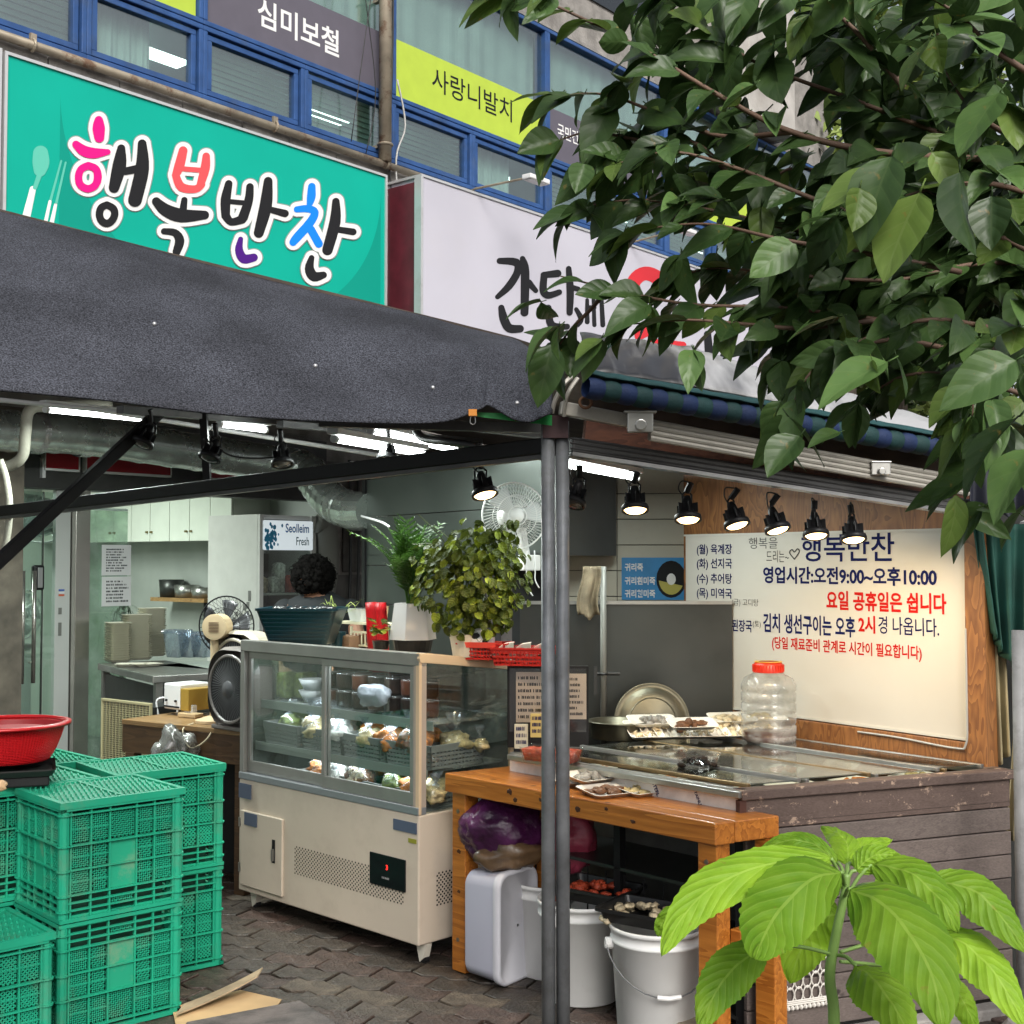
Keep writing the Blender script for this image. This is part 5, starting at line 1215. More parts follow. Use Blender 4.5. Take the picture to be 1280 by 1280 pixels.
lettering(o, 'COOL', cxp-.028, cxp+.028, pz0+.03, pz0+.042, -.0068, M('grey_print2', (.3, .3, .3), .5), .01) if False else scribble(o, cxp-.03, cxp+.03, pz0+.028, pz0+.045, -.0068, 1, M('grey_print2', (.3, .3, .3), .5))
# perforated vents (separate dark holes, recessed discs)
hole = M('vent_hole', (.004, .004, .004), .9)
def vent(frm, x0, x1, z0, z1, y, nx, nz, par, xs=False):
    q = MB(); k = 0
    for i in range(nx):
        for j in range(nz):
            for o_ in (0, 1):
                x = x0+(x1-x0)*(i+.25+.5*o_)/nx; z = z0+(z1-z0)*(j+.25+.5*o_)/nz; r = (z1-z0)/nz*.235
                pts = [((x+r*math.cos(t_*math.pi/4)), y, z+r*math.sin(t_*math.pi/4)) for t_ in range(8)]
                if xs: pts = [(y, p[0], p[2]) for p in pts]
                q.poly(pts)
    stuff(q.build('vent_holes', hole, par))
a = hp(*zpx((257, 838))); b = hp(*zpx((655, 1000)))
vent(CF, a[0], b[0], .215, .335, -.0015, 34, 7, dc)
vent(CF, .09, .26, .21, .34, CL+.0015, 9, 7, dc, xs=True)
# legs and castors
for (x, y) in ((.03, .04), (CL-.06, .04), (CL-.06, CD-.08), (.03, CD-.08)):
    q = MB(); q.prism([(x, y, .074), (x+.06, y, .074), (x+.045, y, .02), (x+.02, y, .0)], (0, .03, 0)); q.build('foot', M('cream_foot', (.6, .56, .48), .5), dc)
    MB().tube([(x+.03, y+.005, .012), (x+.03, y+.03, .012)], .018, 10).build('castor', black, dc)
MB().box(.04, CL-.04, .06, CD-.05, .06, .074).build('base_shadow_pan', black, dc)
# glass cabin frame
FR_W = .045
q = MB(); q.box(0, CL, 0, .04, ZT-.05, ZT); q.build('top_rail', alu, dc, bevel=.003)
for (x0, x1) in ((0, .03), (CL-.035, CL-.001)): MB().box(x0, x1, .001, .04, ZM, ZT-.05).build('post', alu if x0 == 0 else M('taupe_post', (.36, .3, .25), .4), dc, bevel=.002)
MB().box(0, CL, -.004, .04, ZM, ZM+.03).build('sill', M('grey_sill', (.3, .32, .34), .35, .5), dc, bevel=.003)
midx = hp(403, 900)[0]
gm = glass('case_glass', (.93, .96, .95), .03, .01)
def slider(x0, x1, y):
    q = MB(); w_ = .022; z0, z1 = ZM+.032, ZT-.052; q.box(x0, x1, y, y+.014, z0, z0+.05); q.box(x0, x1, y, y+.014, z1-.03, z1); q.box(x0, x0+w_, y, y+.014, z0+.05, z1-.03); q.box(x1-w_, x1, y, y+.014, z0+.05, z1-.03)
    o = q.build('sliding_door', alu, dc, bevel=.002); MB().box(x0+w_, x1-w_, y+.005, y+.009, z0+.05, z1-.03).build('pane', gm, o)
slider(.032, midx+.012, .022); slider(midx-.012, CL-.037, .004)
# top and slanted right end
MB().prism([(0, .04, ZT-.012), (0, CD, ZTB-.012), (0, CD, ZTB), (0, .04, ZT)], (CL, 0, 0)).build('top_panel', beige2, dc)
q = MB(); q.prism([(CL-.02, .0, ZT-.035), (CL-.02, CD, ZTB-.035), (CL-.02, CD, ZTB+.002), (CL-.02, 0, ZT+.002)], (.022, 0, 0)); q.build('end_trim', beige2, dc, bevel=.003)
q = MB(); q.box(CL-.02, CL+.001, .0, .014, ZM, ZT-.035); q.box(CL-.02, CL+.001, CD-.014, CD, ZM, ZTB-.035); q.build('end_post', beige2, dc, bevel=.002)
q = MB(); q.tube([(CL-.01, CD-.006, ZTB-.015), (CL+.008, CD-.006, ZTB-.015)], .022, 14); q.tube([(CL-.01, .016, ZT-.02), (CL+.005, .016, ZT-.02)], .018, 14); q.build('corner_cap', beige2, dc)
q = MB(); q.prism([(CL-.01, .014, ZM), (CL-.01, CD-.014, ZM), (CL-.01, CD-.014, ZTB-.035), (CL-.01, .014, ZT-.037)], (.004, 0, 0)); q.build('end_glass', gm, dc)
q = MB(); q.prism([(.012, .014, ZM), (.012, CD-.014, ZM), (.012, CD-.014, ZTB-.035), (.012, .014, ZT-.037)], (.004, 0, 0)); q.build('end_glass', glass('left_end_glass', (.7, .8, .75), .05, .05, haze=.3, hcol=(.3, .33, .3)), dc)
q = MB(); q.box(.02, CL-.02, CD-.01, CD-.005, ZM, ZTB-.02); q.build('front_glass', glass('rear_pane', (.7, .78, .74), .05, .03, haze=.5, hcol=(.25, .27, .25)), dc)
# shelves and inside lamps
shm = M('case_shelf', (.3, .32, .3), .3, .3); SZ = [ZM+.012, .73, .915]; SY = [(.05, CD-.02), (.07, CD-.04), (.10, CD-.06)]
MB().box(.03, CL-.03, .045, CD-.02, ZM+.001, ZM+.01).build('floor_tray', M('case_floor', (.2, .22, .22), .4, .3), dc)
for z_, (y0, y1) in zip(SZ[1:], SY[1:]):
    MB().box(.03, CL-.025, y0, y1, z_-.01, z_).build('shelf', glass('shelf_glass', (.7, .76, .74), .1, .1, haze=.6, hcol=(.4, .42, .4)), dc)
    MB().box(.03, CL-.025, y0-.006, y0-.001, z_-.034, z_+.003).build('shelf_edge', shm, dc)
for k, z_ in enumerate((ZT-.07, .70, .885)):
    o = MB().tube([(.06, .06 if k == 0 else .085+.03*(k == 2), z_+.01*(k > 0)), (CL-.06, .06 if k == 0 else .085+.03*(k == 2), z_+.01*(k > 0))], .004, 8).build('strip_lamp', M('case_lamp', (1, 1, 1), .5, emit=1.5, ecol=(.85, .95, 1)), dc)
    l = bpy.data.lights.new('case_glow', 'AREA'); l.shape = 'RECTANGLE'; l.size = CL-.15; l.size_y = .02; l.energy = (1.5, .8, .8)[k]; l.color = (.88, .95, 1)
    lo = bpy.data.objects.new('case_glow', l); COL.objects.link(lo); lo.parent = dc; lo.location = (CL/2, .07 if k == 0 else .12, z_-.012)
# ---------------- contents
gb = M('grey_basket', (.2, .21, .2), .45)
def cf(x, y, z, a=0): return CF @ Matrix.Translation((x, y, z)) @ Matrix.Rotation(R(a), 4, 'Z')
gbm = basket_mb(.27, .3, .085, .93, 13, 5, .0075, .004, .022); gbm2 = basket_mb(.27, .3, .05, .93, 13, 3, .0075, .004, .018)
gme = gbm.mesh('basket', gb); gme2 = gbm2.mesh('basket', gb)
bp_ = ['leftmost', 'second', 'third', 'right']
for r_, (z_, me_) in enumerate(((SZ[1]+.002, gme), (SZ[0]+.002, gme2))):
    for i in range(4):
        if r_ == 1 and i == 0: continue
        x = .19+i*.285
        o = bpy.data.objects.new('slotted_basket', me_); COL.objects.link(o); o.matrix_world = cf(x, .24, z_, (-3, 2, -4, 1)[i]); FR[o] = o.matrix_world.copy()
        tag(o, '%s grey slotted basket on the %s shelf inside the display case' % (bp_[i], 'middle' if r_ == 0 else 'bottom'), 'basket', 'grey baskets in the display case')
rn = random.Random(12)
desc = [('pale', 'yellow pickle'), ('green', 'green side dish'), ('cream', 'pale noodles'), ('white', 'white radish'), ('orange', 'orange kimchi'), ('brown', 'brown braised food')]
mid = [('green', .10), ('green', .17), ('pale', .25), ('pale', .36), ('cream', .44), ('white', .53), ('orange', .62), ('pale', .72), ('brown', .79), ('orange', .86), ('orange', .95), ('orange', 1.04), ('pale', 1.12), ('brown', 1.0)]
low = [('cream', .32), ('orange', .40), ('orange', .47), ('white', .52), ('orange', .60), ('brown', .68), ('brown', .76), ('cream', .66), ('white', .82), ('green', .88), ('brown', .95), ('orange', 1.0), ('cream', 1.08), ('pale', 1.13), ('orange', .56)]
for nm, lst, z_ in (('middle', mid, SZ[1]+.055), ('bottom', low, SZ[0]+.03)):
    for i, (f, x) in enumerate(lst):
        y = (.16, .3, .22)[i % 3]; y = .15 if i % 2 else .27
        food_bag(cf(x*CL/1.2, y, z_, rn.uniform(0, 360)), 'knotted clear bag of %s on the %s shelf of the display case' % (dict(desc)[f], nm), f, rn.uniform(.052, .066), 'bags on the %s shelf' % nm, seed=i*3+len(nm))
        if x > .3: food_bag(cf((x+.045)*CL/1.2, .11 if i % 2 else .36, z_-.005, rn.uniform(0, 360)), 'small clear bag of %s tucked between larger ones on the %s case shelf' % (dict(desc)[f], nm), f, rn.uniform(.038, .05), 'bags on the %s shelf' % nm, seed=i*5+len(nm)+1) if f != 'x' else None
# top shelf: bowls, dark jars, white bundle
bw = M('frosted_bowl', (.45, .47, .47), .3)
for (x, y, z_) in ((.27, .2, 0), (.27, .2, .05), (.2, .28, 0)):
    t = thing('bowl', 'frosted plastic bowl on the top shelf at the left of the display case', 'bowl', cf(x, y, SZ[2]+.004+z_), 'bowls in the display case'); MB().lathe([(0, 0), (.035, 0), (.06, .05), (.062, .05), (.036, .003), (0, .003)], 22).build('bowl', bw, t, smooth=True)
for i in range(13):
    x = .42+(i % 7)*.105*CL/1.2; y = .19+.09*(i//7)
    for lv in (0, 1):
        t = thing('side_dish_jar', 'squat clear jar of dark soy pickle on the top shelf, %s layer' % ('upper' if lv else 'lower'), 'jar', cf(x, y, SZ[2]+.003+lv*.077), 'soy pickle jars')
        MB().lathe([(0, 0), (.038, 0), (.042, .01), (.043, .06), (.043, .065), (0, .066)], 16).build('jar', FOOD['dark'] if (i+lv) % 3 else M('soy'), t, smooth=True)
        MB().lathe([(.045, .062), (.045, .072), (.0, .073)], 16).build('lid', glass('clear_plastic'), t, smooth=True)
t = thing('plastic_bundle', 'bundled clear plastic bag pressed against the glass on the top shelf', 'bag', cf(.80*CL/1.2+.01, .1, SZ[2]+.05)); MB().blob((0, 0, .03), (.09, .04, .045), 20, 12, .2, 3).build('bag', M('grey_film', (.3, .32, .36), .25, bump=.6, bs=40, coat=.5), t, smooth=True)
for i, x in enumerate((.09, .15)):
    t = thing('side_dish_pack', 'green side dish pack at the left end of the top shelf', 'food pack', cf(x, .2+.05*i, SZ[2]+.003), 'packs on the top shelf'); shell([(.08, .1, .01, 0), (.1, .12, .012, .05), (.1, .12, .012, .16)]).build('pack', glass('clear_plastic'), t); MB().box(-.035, .035, -.045, .045, .005, .12).build('food', FOOD['green'], t, bevel=.01)
# ================================================================ on top of the case
def topz(y): return lerp(ZT, ZTB, (y-.04)/(CD-.04))+.003
def on_top(px, y): x = hit(CF, px, 812, y)[0]; return cf(x, y, topz(y))
tealb = M('teal_basket', (.002, .022, .032), .35, spec=.3)
fr = on_top(378, .20) @ Matrix.Rotation(R(40), 4, 'Z')
tk = thing('shopping_basket', 'dark teal plastic basket on the left end of the display case', 'basket', fr)
sh = shell([(.26, .2, .02, 0), (.36, .27, .025, .15), (.375, .285, .03, .152), (.375, .285, .03, .162), (.35, .26, .025, .16), (.255, .195, .02, .005)]); sh.build('body', tealb, tk, smooth=False)
q = MB()
for j in range(7):
    z_ = .025+j*.018; k = lerp(0, 1, z_/.15); w_, d_ = lerp(.26, .36, k)/2+.001, lerp(.2, .27, k)/2+.001
    for (x0, x1, y0, y1) in ((-w_, w_, -d_-.003, -d_), (-w_, w_, d_, d_+.003), (-w_-.003, -w_, -d_, d_), (w_, w_+.003, -d_, d_)): q.box(x0*.9, x1*.9 if abs(x1) > .02 else x1, y0, y1, z_, z_+.004)
q.build('rib', M('teal_rib', (.003, .03, .042), .35, spec=.3), tk)
q = food_pile(.28, .2, .06, 20, .03, 4, Matrix.Translation((0, 0, .12))); tag(q.build('bagged_goods', M('black_film', (.02, .02, .022), .25, bump=.8, bs=30, coat=.5), smooth=True), 'crumpled dark bags poking out of the teal basket', 'bag').matrix_world = fr
# white pot with palm on black saucer
def pot_hex(fr, label, mat, r0, r1, h, n=6, cat='plant'):
    t = thing('potted_plant', label, cat, fr); MB().lathe([(0, 0), (r0, 0), (r1, h), (r1-.006, h), (r1-.01, h-.015), (0, h-.016)], n).build('pot', mat, t); return t
wpot = M('white_pot', (.6, .57, .56), .4)
fr = on_top(516, .24)
sau = thing('black_planter', 'black plastic planter base under the white pot', 'planter', fr); MB().lathe([(0, 0), (.075, 0), (.085, .055), (.08, .055), (.075, .05), (0, .05)], 20).build('base', black, sau)
pl = pot_hex(fr @ Matrix.Translation((0, 0, .053)), 'feathery palm in a faceted white pot on the display case', wpot, .1, .078, .15, 6)
palm = leafmat('palm_leaf', (.012, .04, .008), (.07, .16, .02), (.08, .16, .03), .25, .4, 2)
# faceted widening: pot is wider at the base like the photograph
def blade_mb(L, W, bend, n=5):
    mb = MB()
    def fn(u, v):
        w_ = W*math.sin(min(1, u*1.15+.08)*math.pi)**.7 if u < 1 else 0; return (L*u*math.cos(bend*u*.5), (v-.5)*w_, -L*u*math.sin(bend*u*.5)+abs(v-.5)*w_*.3)
    mb.grid(fn, n, 2, uv=True); return mb
def frond(par, base, az, length, arch, lw, mat, nl=12, rise=1.0, start=.3):
    """one arching palm frond with paired leaflets"""
    mb = MB(); d = Vector((math.cos(az), math.sin(az), 0)); pts = []
    for i in range(11):
        t = i/10; pts.append(Vector(base)+d*(length*arch*t*t)+Vector((0, 0, length*rise*(t-.35*arch*t*t*t))))
    st = MB().tube(pts, [.003*(1-i/12)+.0008 for i in range(11)], 5)
    for i in range(nl):
        t = start+(1-start)*(i+.5)/nl; k = t*10; a = int(k); p = pts[a].lerp(pts[min(a+1, 10)], k-a); tg = (pts[min(a+1, 10)]-pts[a]).normalized()
        for s in (-1, 1):
            side = tg.cross(Vector((0, 0, 1))).normalized()*s if abs(tg.z) < .97 else Vector((-d.y, d.x, 0))*s
            x = (side+tg*.7+Vector((0, 0, -.1))).normalized(); z = x.cross(tg).normalized(); y = z.cross(x)
            L_ = lw*(1-.55*abs(t-.55)*1.6); T = Matrix(((x.x, y.x, z.x, p.x), (x.y, y.y, z.y, p.y), (x.z, y.z, z.z, p.z), (0, 0, 0, 1))); mb.add(blade_mb(L_, .011, .5, 4), T)
    o = mb.build('frond', mat, par, smooth=True); st.build('stem', mat, o); return o
rn = random.Random(9)
for i in range(32):
    az = rn.uniform(0, 6.28); frond(pl, (rn.uniform(-.02, .02), rn.uniform(-.02, .02), .115), az, rn.uniform(.22, .42), rn.uniform(.15, .6), rn.uniform(.07, .12), palm, 12)
# big trailing vine plant
vine = leafmat('vine_leaf', (.02, .045, .005), (.27, .33, .025), (.25, .28, .03), .25, .42, 4, rnd=.6)
fr = on_top(583, .28)
vp = pot_hex(fr, 'big trailing plant with round yellow green leaves in the middle of the case top', M('cream_pot', (.6, .55, .45), .5), .055, .07, .09, 20)
lf = MB(); lf.grid(lambda u, v: (.04*u, (v-.5)*.034*math.sin(min(1, .1+u*.95)*math.pi)**.55, -.012*u*u+abs(v-.5)*.012), 6, 4, uv=True); vme = lf.mesh('leaf', vine, True)
cn = P(590, 722, 5.15); rn = random.Random(21)
stm = []
for i in range(16):
    a = rn.uniform(0, 6.28); e_ = Vector((rn.uniform(-.27, .25), rn.uniform(-.1, .1), rn.uniform(-.22, .26))); 
    stm.append([Vector(fr.translation)+Vector((0, 0, .08)), cn+Vector((e_.x*.4, e_.y*.4, .1)), cn+e_])
q = MB()
for s_ in stm: q.tube(sm(s_, 4), .0025, 5)
q.build('stem', M('green_stem', (.06, .08, .02), .6), vp, world=True)
n_l = 0; extra = MB()
for i in range(820):
    while True:
        e_ = Vector((rn.uniform(-1, 1), rn.uniform(-1, 1), rn.uniform(-1, 1)))
        if .35 < e_.length < 1: break
    lump = 1+.45*mnoise.noise(e_*2.2)
    p = cn+Vector((e_.x*.22*lump, e_.y*.14, e_.z*.225*lump-.0))
    if e_.z < -.3: p.x += .02; 
    nrm = Vector((e_.x*.7+rn.gauss(0, .35), e_.y-.7+rn.gauss(0, .35), e_.z*.5+.75+rn.gauss(0, .3))).normalized(); x = Vector((e_.x+rn.gauss(0, .5), rn.gauss(0, .4)-.3, -.6+rn.gauss(0, .4))); x = (x-nrm*x.dot(nrm)).normalized(); y = nrm.cross(x)
    s_ = rn.uniform(.65, 1.15); T = Matrix(((x.x*s_, y.x*s_, nrm.x*s_, p.x), (x.y*s_, y.y*s_, nrm.y*s_, p.y), (x.z*s_, y.z*s_, nrm.z*s_, p.z), (0, 0, 0, 1)))
    if p.y < cn.y+.03 and n_l < 280: inst('leaf', vme, vp, T); n_l += 1
    else: extra.add(lf, T)
for i in range(26):   # stray shoots at the right
    p = P(620+rn.uniform(0, 30), rn.uniform(650, 790), 5.1); a = rn.uniform(0, 6.28); extra.add(lf, Matrix.Translation(p) @ Matrix.Rotation(a, 4, 'Z') @ Matrix.Rotation(rn.uniform(.2, 1.2), 4, 'Y') @ Matrix.Rotation(R(50), 4, 'X'))
stuff(extra.build('foliage', vine, vp, world=True, smooth=True))
# spider plant
spl = leafmat('spider_leaf', (.12, .2, .04), (.4, .45, .14), (.5, .5, .25), .3, .4, 1)
t = thing('potted_plant', 'small spider plant with striped arching blades behind the teal basket', 'plant', on_top(422, .42)); MB().lathe([(0, 0), (.03, 0), (.04, .07), (0, .06)], 16).build('pot', M('teal_rib'), t)
rn = random.Random(3)
for i in range(13):
    az = rn.uniform(0, 6.28); L_ = rn.uniform(.16, .3); pts = [Vector((math.cos(az)*L_*.5*k*k, math.sin(az)*L_*.5*k*k, .06+L_*(k-.55*k*k*k*rn.uniform(.7, 1.2)))) for k in [j/8 for j in range(9)]]
    sd = Vector((-math.sin(az), math.cos(az), 0)); q = MB(); q.grid(lambda u, v: pts[int(round(u*8))]+sd*(v-.5)*.014*(1-u)**.5, 8, 2, uv=True); q.build('leaf', spl, t, smooth=True)
# red bag and cream drawer rack with tubs behind the case
cr_m = M('cream_plastic', (.62, .58, .42), .45)
c = P(462, 812, 6.0); fr = frame(c.x, c.y, CA, .75)
t = thing('drawer_rack', 'cream plastic mesh drawer rack behind the display case, left of the red bag', 'rack', fr)
for k in range(5):
    z_ = k*.1; q = MB(); q.box(-.07, .07, -.06, .06, z_, z_+.008)
    q.box(-.07, .07, -.06, -.055, z_+.06, z_+.07)
    for i in range(6): q.box(-.07+i*.0265, -.064+i*.0265, -.06, -.056, z_+.008, z_+.06)
    q.build('tray', cr_m, t)
for (x, y) in ((-.07, -.06), (.06, -.06), (-.07, .05), (.06, .05)): q = MB(); q.box(x, x+.01, y-.001, y+.009, 0, .49); q.build('post', cr_m, t)
MB().box(-.2, .2, -.06, .06, .5, .51).build('top_board', cr_m, t)
for (dx, w_, h_, m_, lb) in ((-.06, .075, .055, M('frosted_tub', (.55, .57, .57), .3), 'frosted plastic tub on the cream rack'), (.07, .05, .07, M('tan_tub', (.5, .36, .2), .5), 'tan paper cup on the cream rack beside the palm')):
    t2 = thing('tub', lb, 'tub', fr @ Matrix.Translation((dx, 0, .512))); shell([(w_*1.2, w_, .01, 0), (w_*1.5, w_*1.25, .012, h_), (w_*1.6, w_*1.35, .012, h_+.004), (w_*1.1, w_, .01, h_+.004)]).build('tub', m_, t2)
c = P(474, 800, 5.75); t = thing('red_bag', 'bright red plastic bag standing between the rack and the white pot', 'bag', frame(c.x, c.y, CA, 1.0)); q = MB(); q.grid(lambda u, v: (lerp(-.05, .05, u), -.01+.01*math.sin(u*9+v*3), lerp(0, .36, v)), 14, 10); q.build('bag', M('red_film', (.3, .003, .006), .4, var=.3, spec=.25), t, smooth=True, solid=.05)
t = thing('potted_plant', 'small variegated seedling pot in front of the red bag', 'plant', on_top(476, .12)); MB().lathe([(0, 0), (.03, 0), (.036, .035), (0, .03)], 16).build('pot', black, t)
rn = random.Random(8)
for i in range(22):
    p = FR[t].translation+Vector((rn.gauss(0, .022), rn.gauss(0, .02), .05+rn.random()*.07)); inst('leaf', vme, t, Matrix.Translation(p) @ Matrix.Rotation(rn.uniform(0, 6.28), 4, 'Z') @ Matrix.Rotation(rn.uniform(-.9, .3), 4, 'Y') @ Matrix.Scale(.8, 4))
# brown cardboard box behind the teal basket
c = P(437, 800, 6.0); t = thing('cardboard_box', 'small brown printed box between the teal basket and the cream rack', 'box', frame(c.x, c.y, CA, .9)); MB().box(-.06, .06, -.05, .05, 0, .3).build('box', M('brown_card', (.16, .09, .05), .7, var=.3), t, bevel=.004); scribble(t, -.04, .04, .12, .22, -.0515, 2, ink, 5)
# red baskets with trays right of the vine
rb = M('red_basket', (.42, .02, .014), .45, spec=.25)
def red_basket(px, y, label, w_, d_, h, dz=0, ang=0):
    fr = on_top(px, y) @ Matrix.Translation((0, 0, dz)) @ Matrix.Rotation(R(ang), 4, 'Z')
    t = thing('red_basket', label, 'basket', fr); basket_mb(w_, d_, h, .88, 14, 4, .004, .006, .012).build('basket', rb, t); return fr
f1 = red_basket(606, .33, 'low red plastic basket on the case top beside the vine pot', .2, .14, .06, 0, 30)
f2 = red_basket(655, .42, 'red slotted basket holding three food trays left of the corner post', .24, .17, .065, -.01, 35)
for i in range(3):
    T = f2 @ Matrix.Translation((-.075+i*.07, -.02, .045)) @ Matrix.Rotation(R(78), 4, 'Z')
    foam_tray(T, '%s foam tray of seasoned greens leaning in the red basket' % ('left', 'middle', 'right')[i], 'brown' if i == 2 else 'green', 'trays leaning in the red basket', .13, .085, seed=i+60, tilt=Matrix.Rotation(R(-40), 4, 'X'), n=14, r=.012)
t = thing('carton', 'white carton with a round black print standing in the low red basket', 'carton', f1 @ Matrix.Translation((-.01, -.02, .05)) @ Matrix.Rotation(R(10), 4, 'Z'))
MB().lathe([(0, 0), (.055, 0), (.057, .03), (.045, .055), (.02, .068), (0, .07)], 22).build('body', white_pl, t, smooth=True); MB().blob((-.015, -.047, .04), (.018, .01, .014), 10, 8).build('print', blk, t, smooth=True); MB().blob((.02, -.052, .02), (.012, .006, .01), 10, 8).build('print', blk, t, smooth=True)
q = thing('label_tray', 'bright red open tray under the white carton', 'tray', f1 @ Matrix.Translation((0, -.03, .045))); shell([(.13, .09, .01, 0), (.14, .1, .01, .022), (.13, .09, .01, .022), (.12, .08, .01, .003)]).build('tray', M('coral_plastic', (.7, .07, .05), .4), q)
# ================================================================ shop interior behind the glass front
shop = thing('shop_room', 'glass shop front with mint white interior behind the stall', 'shop front', F)
def fbox(name, par, s0, s1, y0, y1, z0, z1, mat, bev=0): return MB().box(s0, s1, y0, y1, z0, z1).build(name, mat, par, bevel=bev)
mint = M('mint_wall', (.5, .56, .5), .6, var=.05, vs=2)
fbox('wall', shop, -2.7, SW, 3.3, 3.35, 0, 2.45, mint); fbox('side_wall', shop, SW-.02, SW, .01, 3.3, 0, 2.45, M('grey_tiles', (.36, .39, .36), .4, var=.1, vs=4)); fbox('side_wall', shop, -2.72, -2.7, .01, 3.3, 0, 2.45, mint)
fbox('ceiling', shop, -2.7, SW, .0, 3.3, 2.43, 2.46, mint); fbox('floor', shop, -2.7, SW, -.0, 3.3, .0, .012, M('shop_floor', (.12, .12, .11), .4, var=.3))
fbox('lintel', shop, -2.7, SW, -.06, .1, 1.98, 2.42, M('dark_lintel', (.035, .035, .033), .5, var=.3))
for k, s_ in enumerate((-1.3, .1)):
    fbox('ceiling_lamp', shop, s_, s_+1.1, 1.3, 1.42, 2.37, 2.42, M('ceiling_tube', (1, 1, 1), .5, emit=5, ecol=(.9, 1, .93)))
    l = bpy.data.lights.new('room_glow', 'AREA'); l.shape = 'RECTANGLE'; l.size = 1.1; l.size_y = .3; l.energy = 36; l.color = (.9, 1, .92)
    lo = bpy.data.objects.new('room_glow', l); COL.objects.link(lo); lo.parent = shop; lo.location = (s_+.55, 1.36, 2.36)
# red strip sign
rs_ = thing('strip_sign', 'dark red strip sign with a white lower edge above the shop front', 'sign', F)
rm = M('sign_red', (.32, .004, .012), .4)
for (xa, xb) in ((61, 102), (112, 216), (262, 300)):
    a, b = S(xa, -.1), S(xb, -.1); fbox('red_panel', rs_, a, b, -.1, -.062, 2.10, 2.19, rm); fbox('white_edge', rs_, a-.005, b+.005, -.104, -.062, 2.085, 2.0985, wht); fbox('white_edge', rs_, a-.008, a-.0005, -.104, -.062, 2.0995, 2.2, wht)
    if xb < 250: fbox('white_edge', rs_, b+.0005, b+.008, -.104, -.062, 2.0995, 2.2, wht)
fbox('sensor', shop, S(56, -.08), S(60, -.08), -.09, -.061, 2.04, 2.16, white_pl)
# stainless post, pillar, door
pm_ = M('polished_post', (.5, .48, .44), .25, .85, var=.2, vs=3)
fbox('post', shop, S(94), S(112), -.05, .05, 0, 1.98, pm_, .003)
fbox('side_panel', shop, S(75), S(93), .0, .04, 0, 1.975, M('pale_grey_panel', (.45, .46, .44), .5), .002)
for i, (z, c) in enumerate(((1.36, (.05, .1, .35)), (1.345, (.6, .6, .6)), (1.33, (.5, .1, .05)))): fbox('sticker', shop, S(79), S(86), -.003, -.0005, z, z+.012, M('sticker%d' % i, c))
for z in (1.25, 1.16, 1.12): fbox('lock_plate', shop, S(79), S(83), -.003, -.0005, z-.03, z+.01, M('lock_grey', (.15, .15, .14), .4))
dr = thing('glass_door', 'frameless glass shop door with twin steel pull handles at the left edge', 'door', F)
fbox('pane', dr, S(13), S(57), -.012, -.002, .05, 1.96, glass('door_glass', (.88, .95, .92), .08, .02)); fbox('edge', dr, S(57)+.001, S(57)+.008, -.014, 0, .05, 1.96, M('dark_hood'))
for px_ in (35, 49):
    s_ = S(px_, -.06); q = MB(); z1 = P(px_, 713, 7.8).z; z0 = P(px_, 850, 7.8).z
    q.tube([(s_, -.06, z0), (s_, -.06, z1)], .013, 10)
    for z in (z0+.12, z1-.12): q.tube([(s_, -.06, z), (s_, -.012, z)], .006, 6)
    q.build('handle', pm_, dr, smooth=True)
fbox('lock', dr, S(47, -.04), S(61, -.04), -.05, -.013, 1.37, 1.52, black, .012); fbox('lock_face', dr, S(53, -.05), S(59, -.05), -.054, -.0505, 1.385, 1.505, M('silver_grey', (.45, .45, .45), .3, .7), .003)
fbox('pane', shop, S(61), S(74), -.004, .004, .05, 1.96, glass('door_glass'))
pil = thing('pillar', 'weathered brown concrete pillar at the left edge of the photo', 'pillar', F); fbox('shaft', pil, -1.2, S(12, -.1), -.3, .1, 0, 2.42, M('brown_concrete', (.10, .085, .065), .8, var=.4, dirt=.5, ds=5)); fbox('yellow_strip', pil, S(2, -.31), S(5, -.31), -.306, -.3005, 1.05, 1.65, M('yellow_strip', (.55, .38, .02), .5))
# pleated plastic over the door inside
q = MB()
def ple(u, v):
    a = math.pi*(.1+.8*u); r = lerp(.12, .5, v); return (S(58)+.02-math.cos(a)*r*1.0, .35+.02*math.sin(u*90), 1.66+math.sin(a)*r*.62)
q.grid(ple, 90, 4); o = q.build('pleated_shade', M('pleated_white', (.62, .68, .66), .35, var=.15, vs=5), smooth=False, solid=.002); o.matrix_world = F; tag(o, 'fan shaped pleated white plastic shade inside the shop door', 'shade')
o = MB().ring((0, 0, 0), .14, .006, 30, 6, Matrix.Translation((S(80)+.1, .5, 1.72)) @ Matrix.Rotation(R(25), 4, 'X')).build('ring_lamp', white_pl); o.matrix_world = F; tag(o, 'white ring hanging behind the shop door under the pleated shade', 'ring')
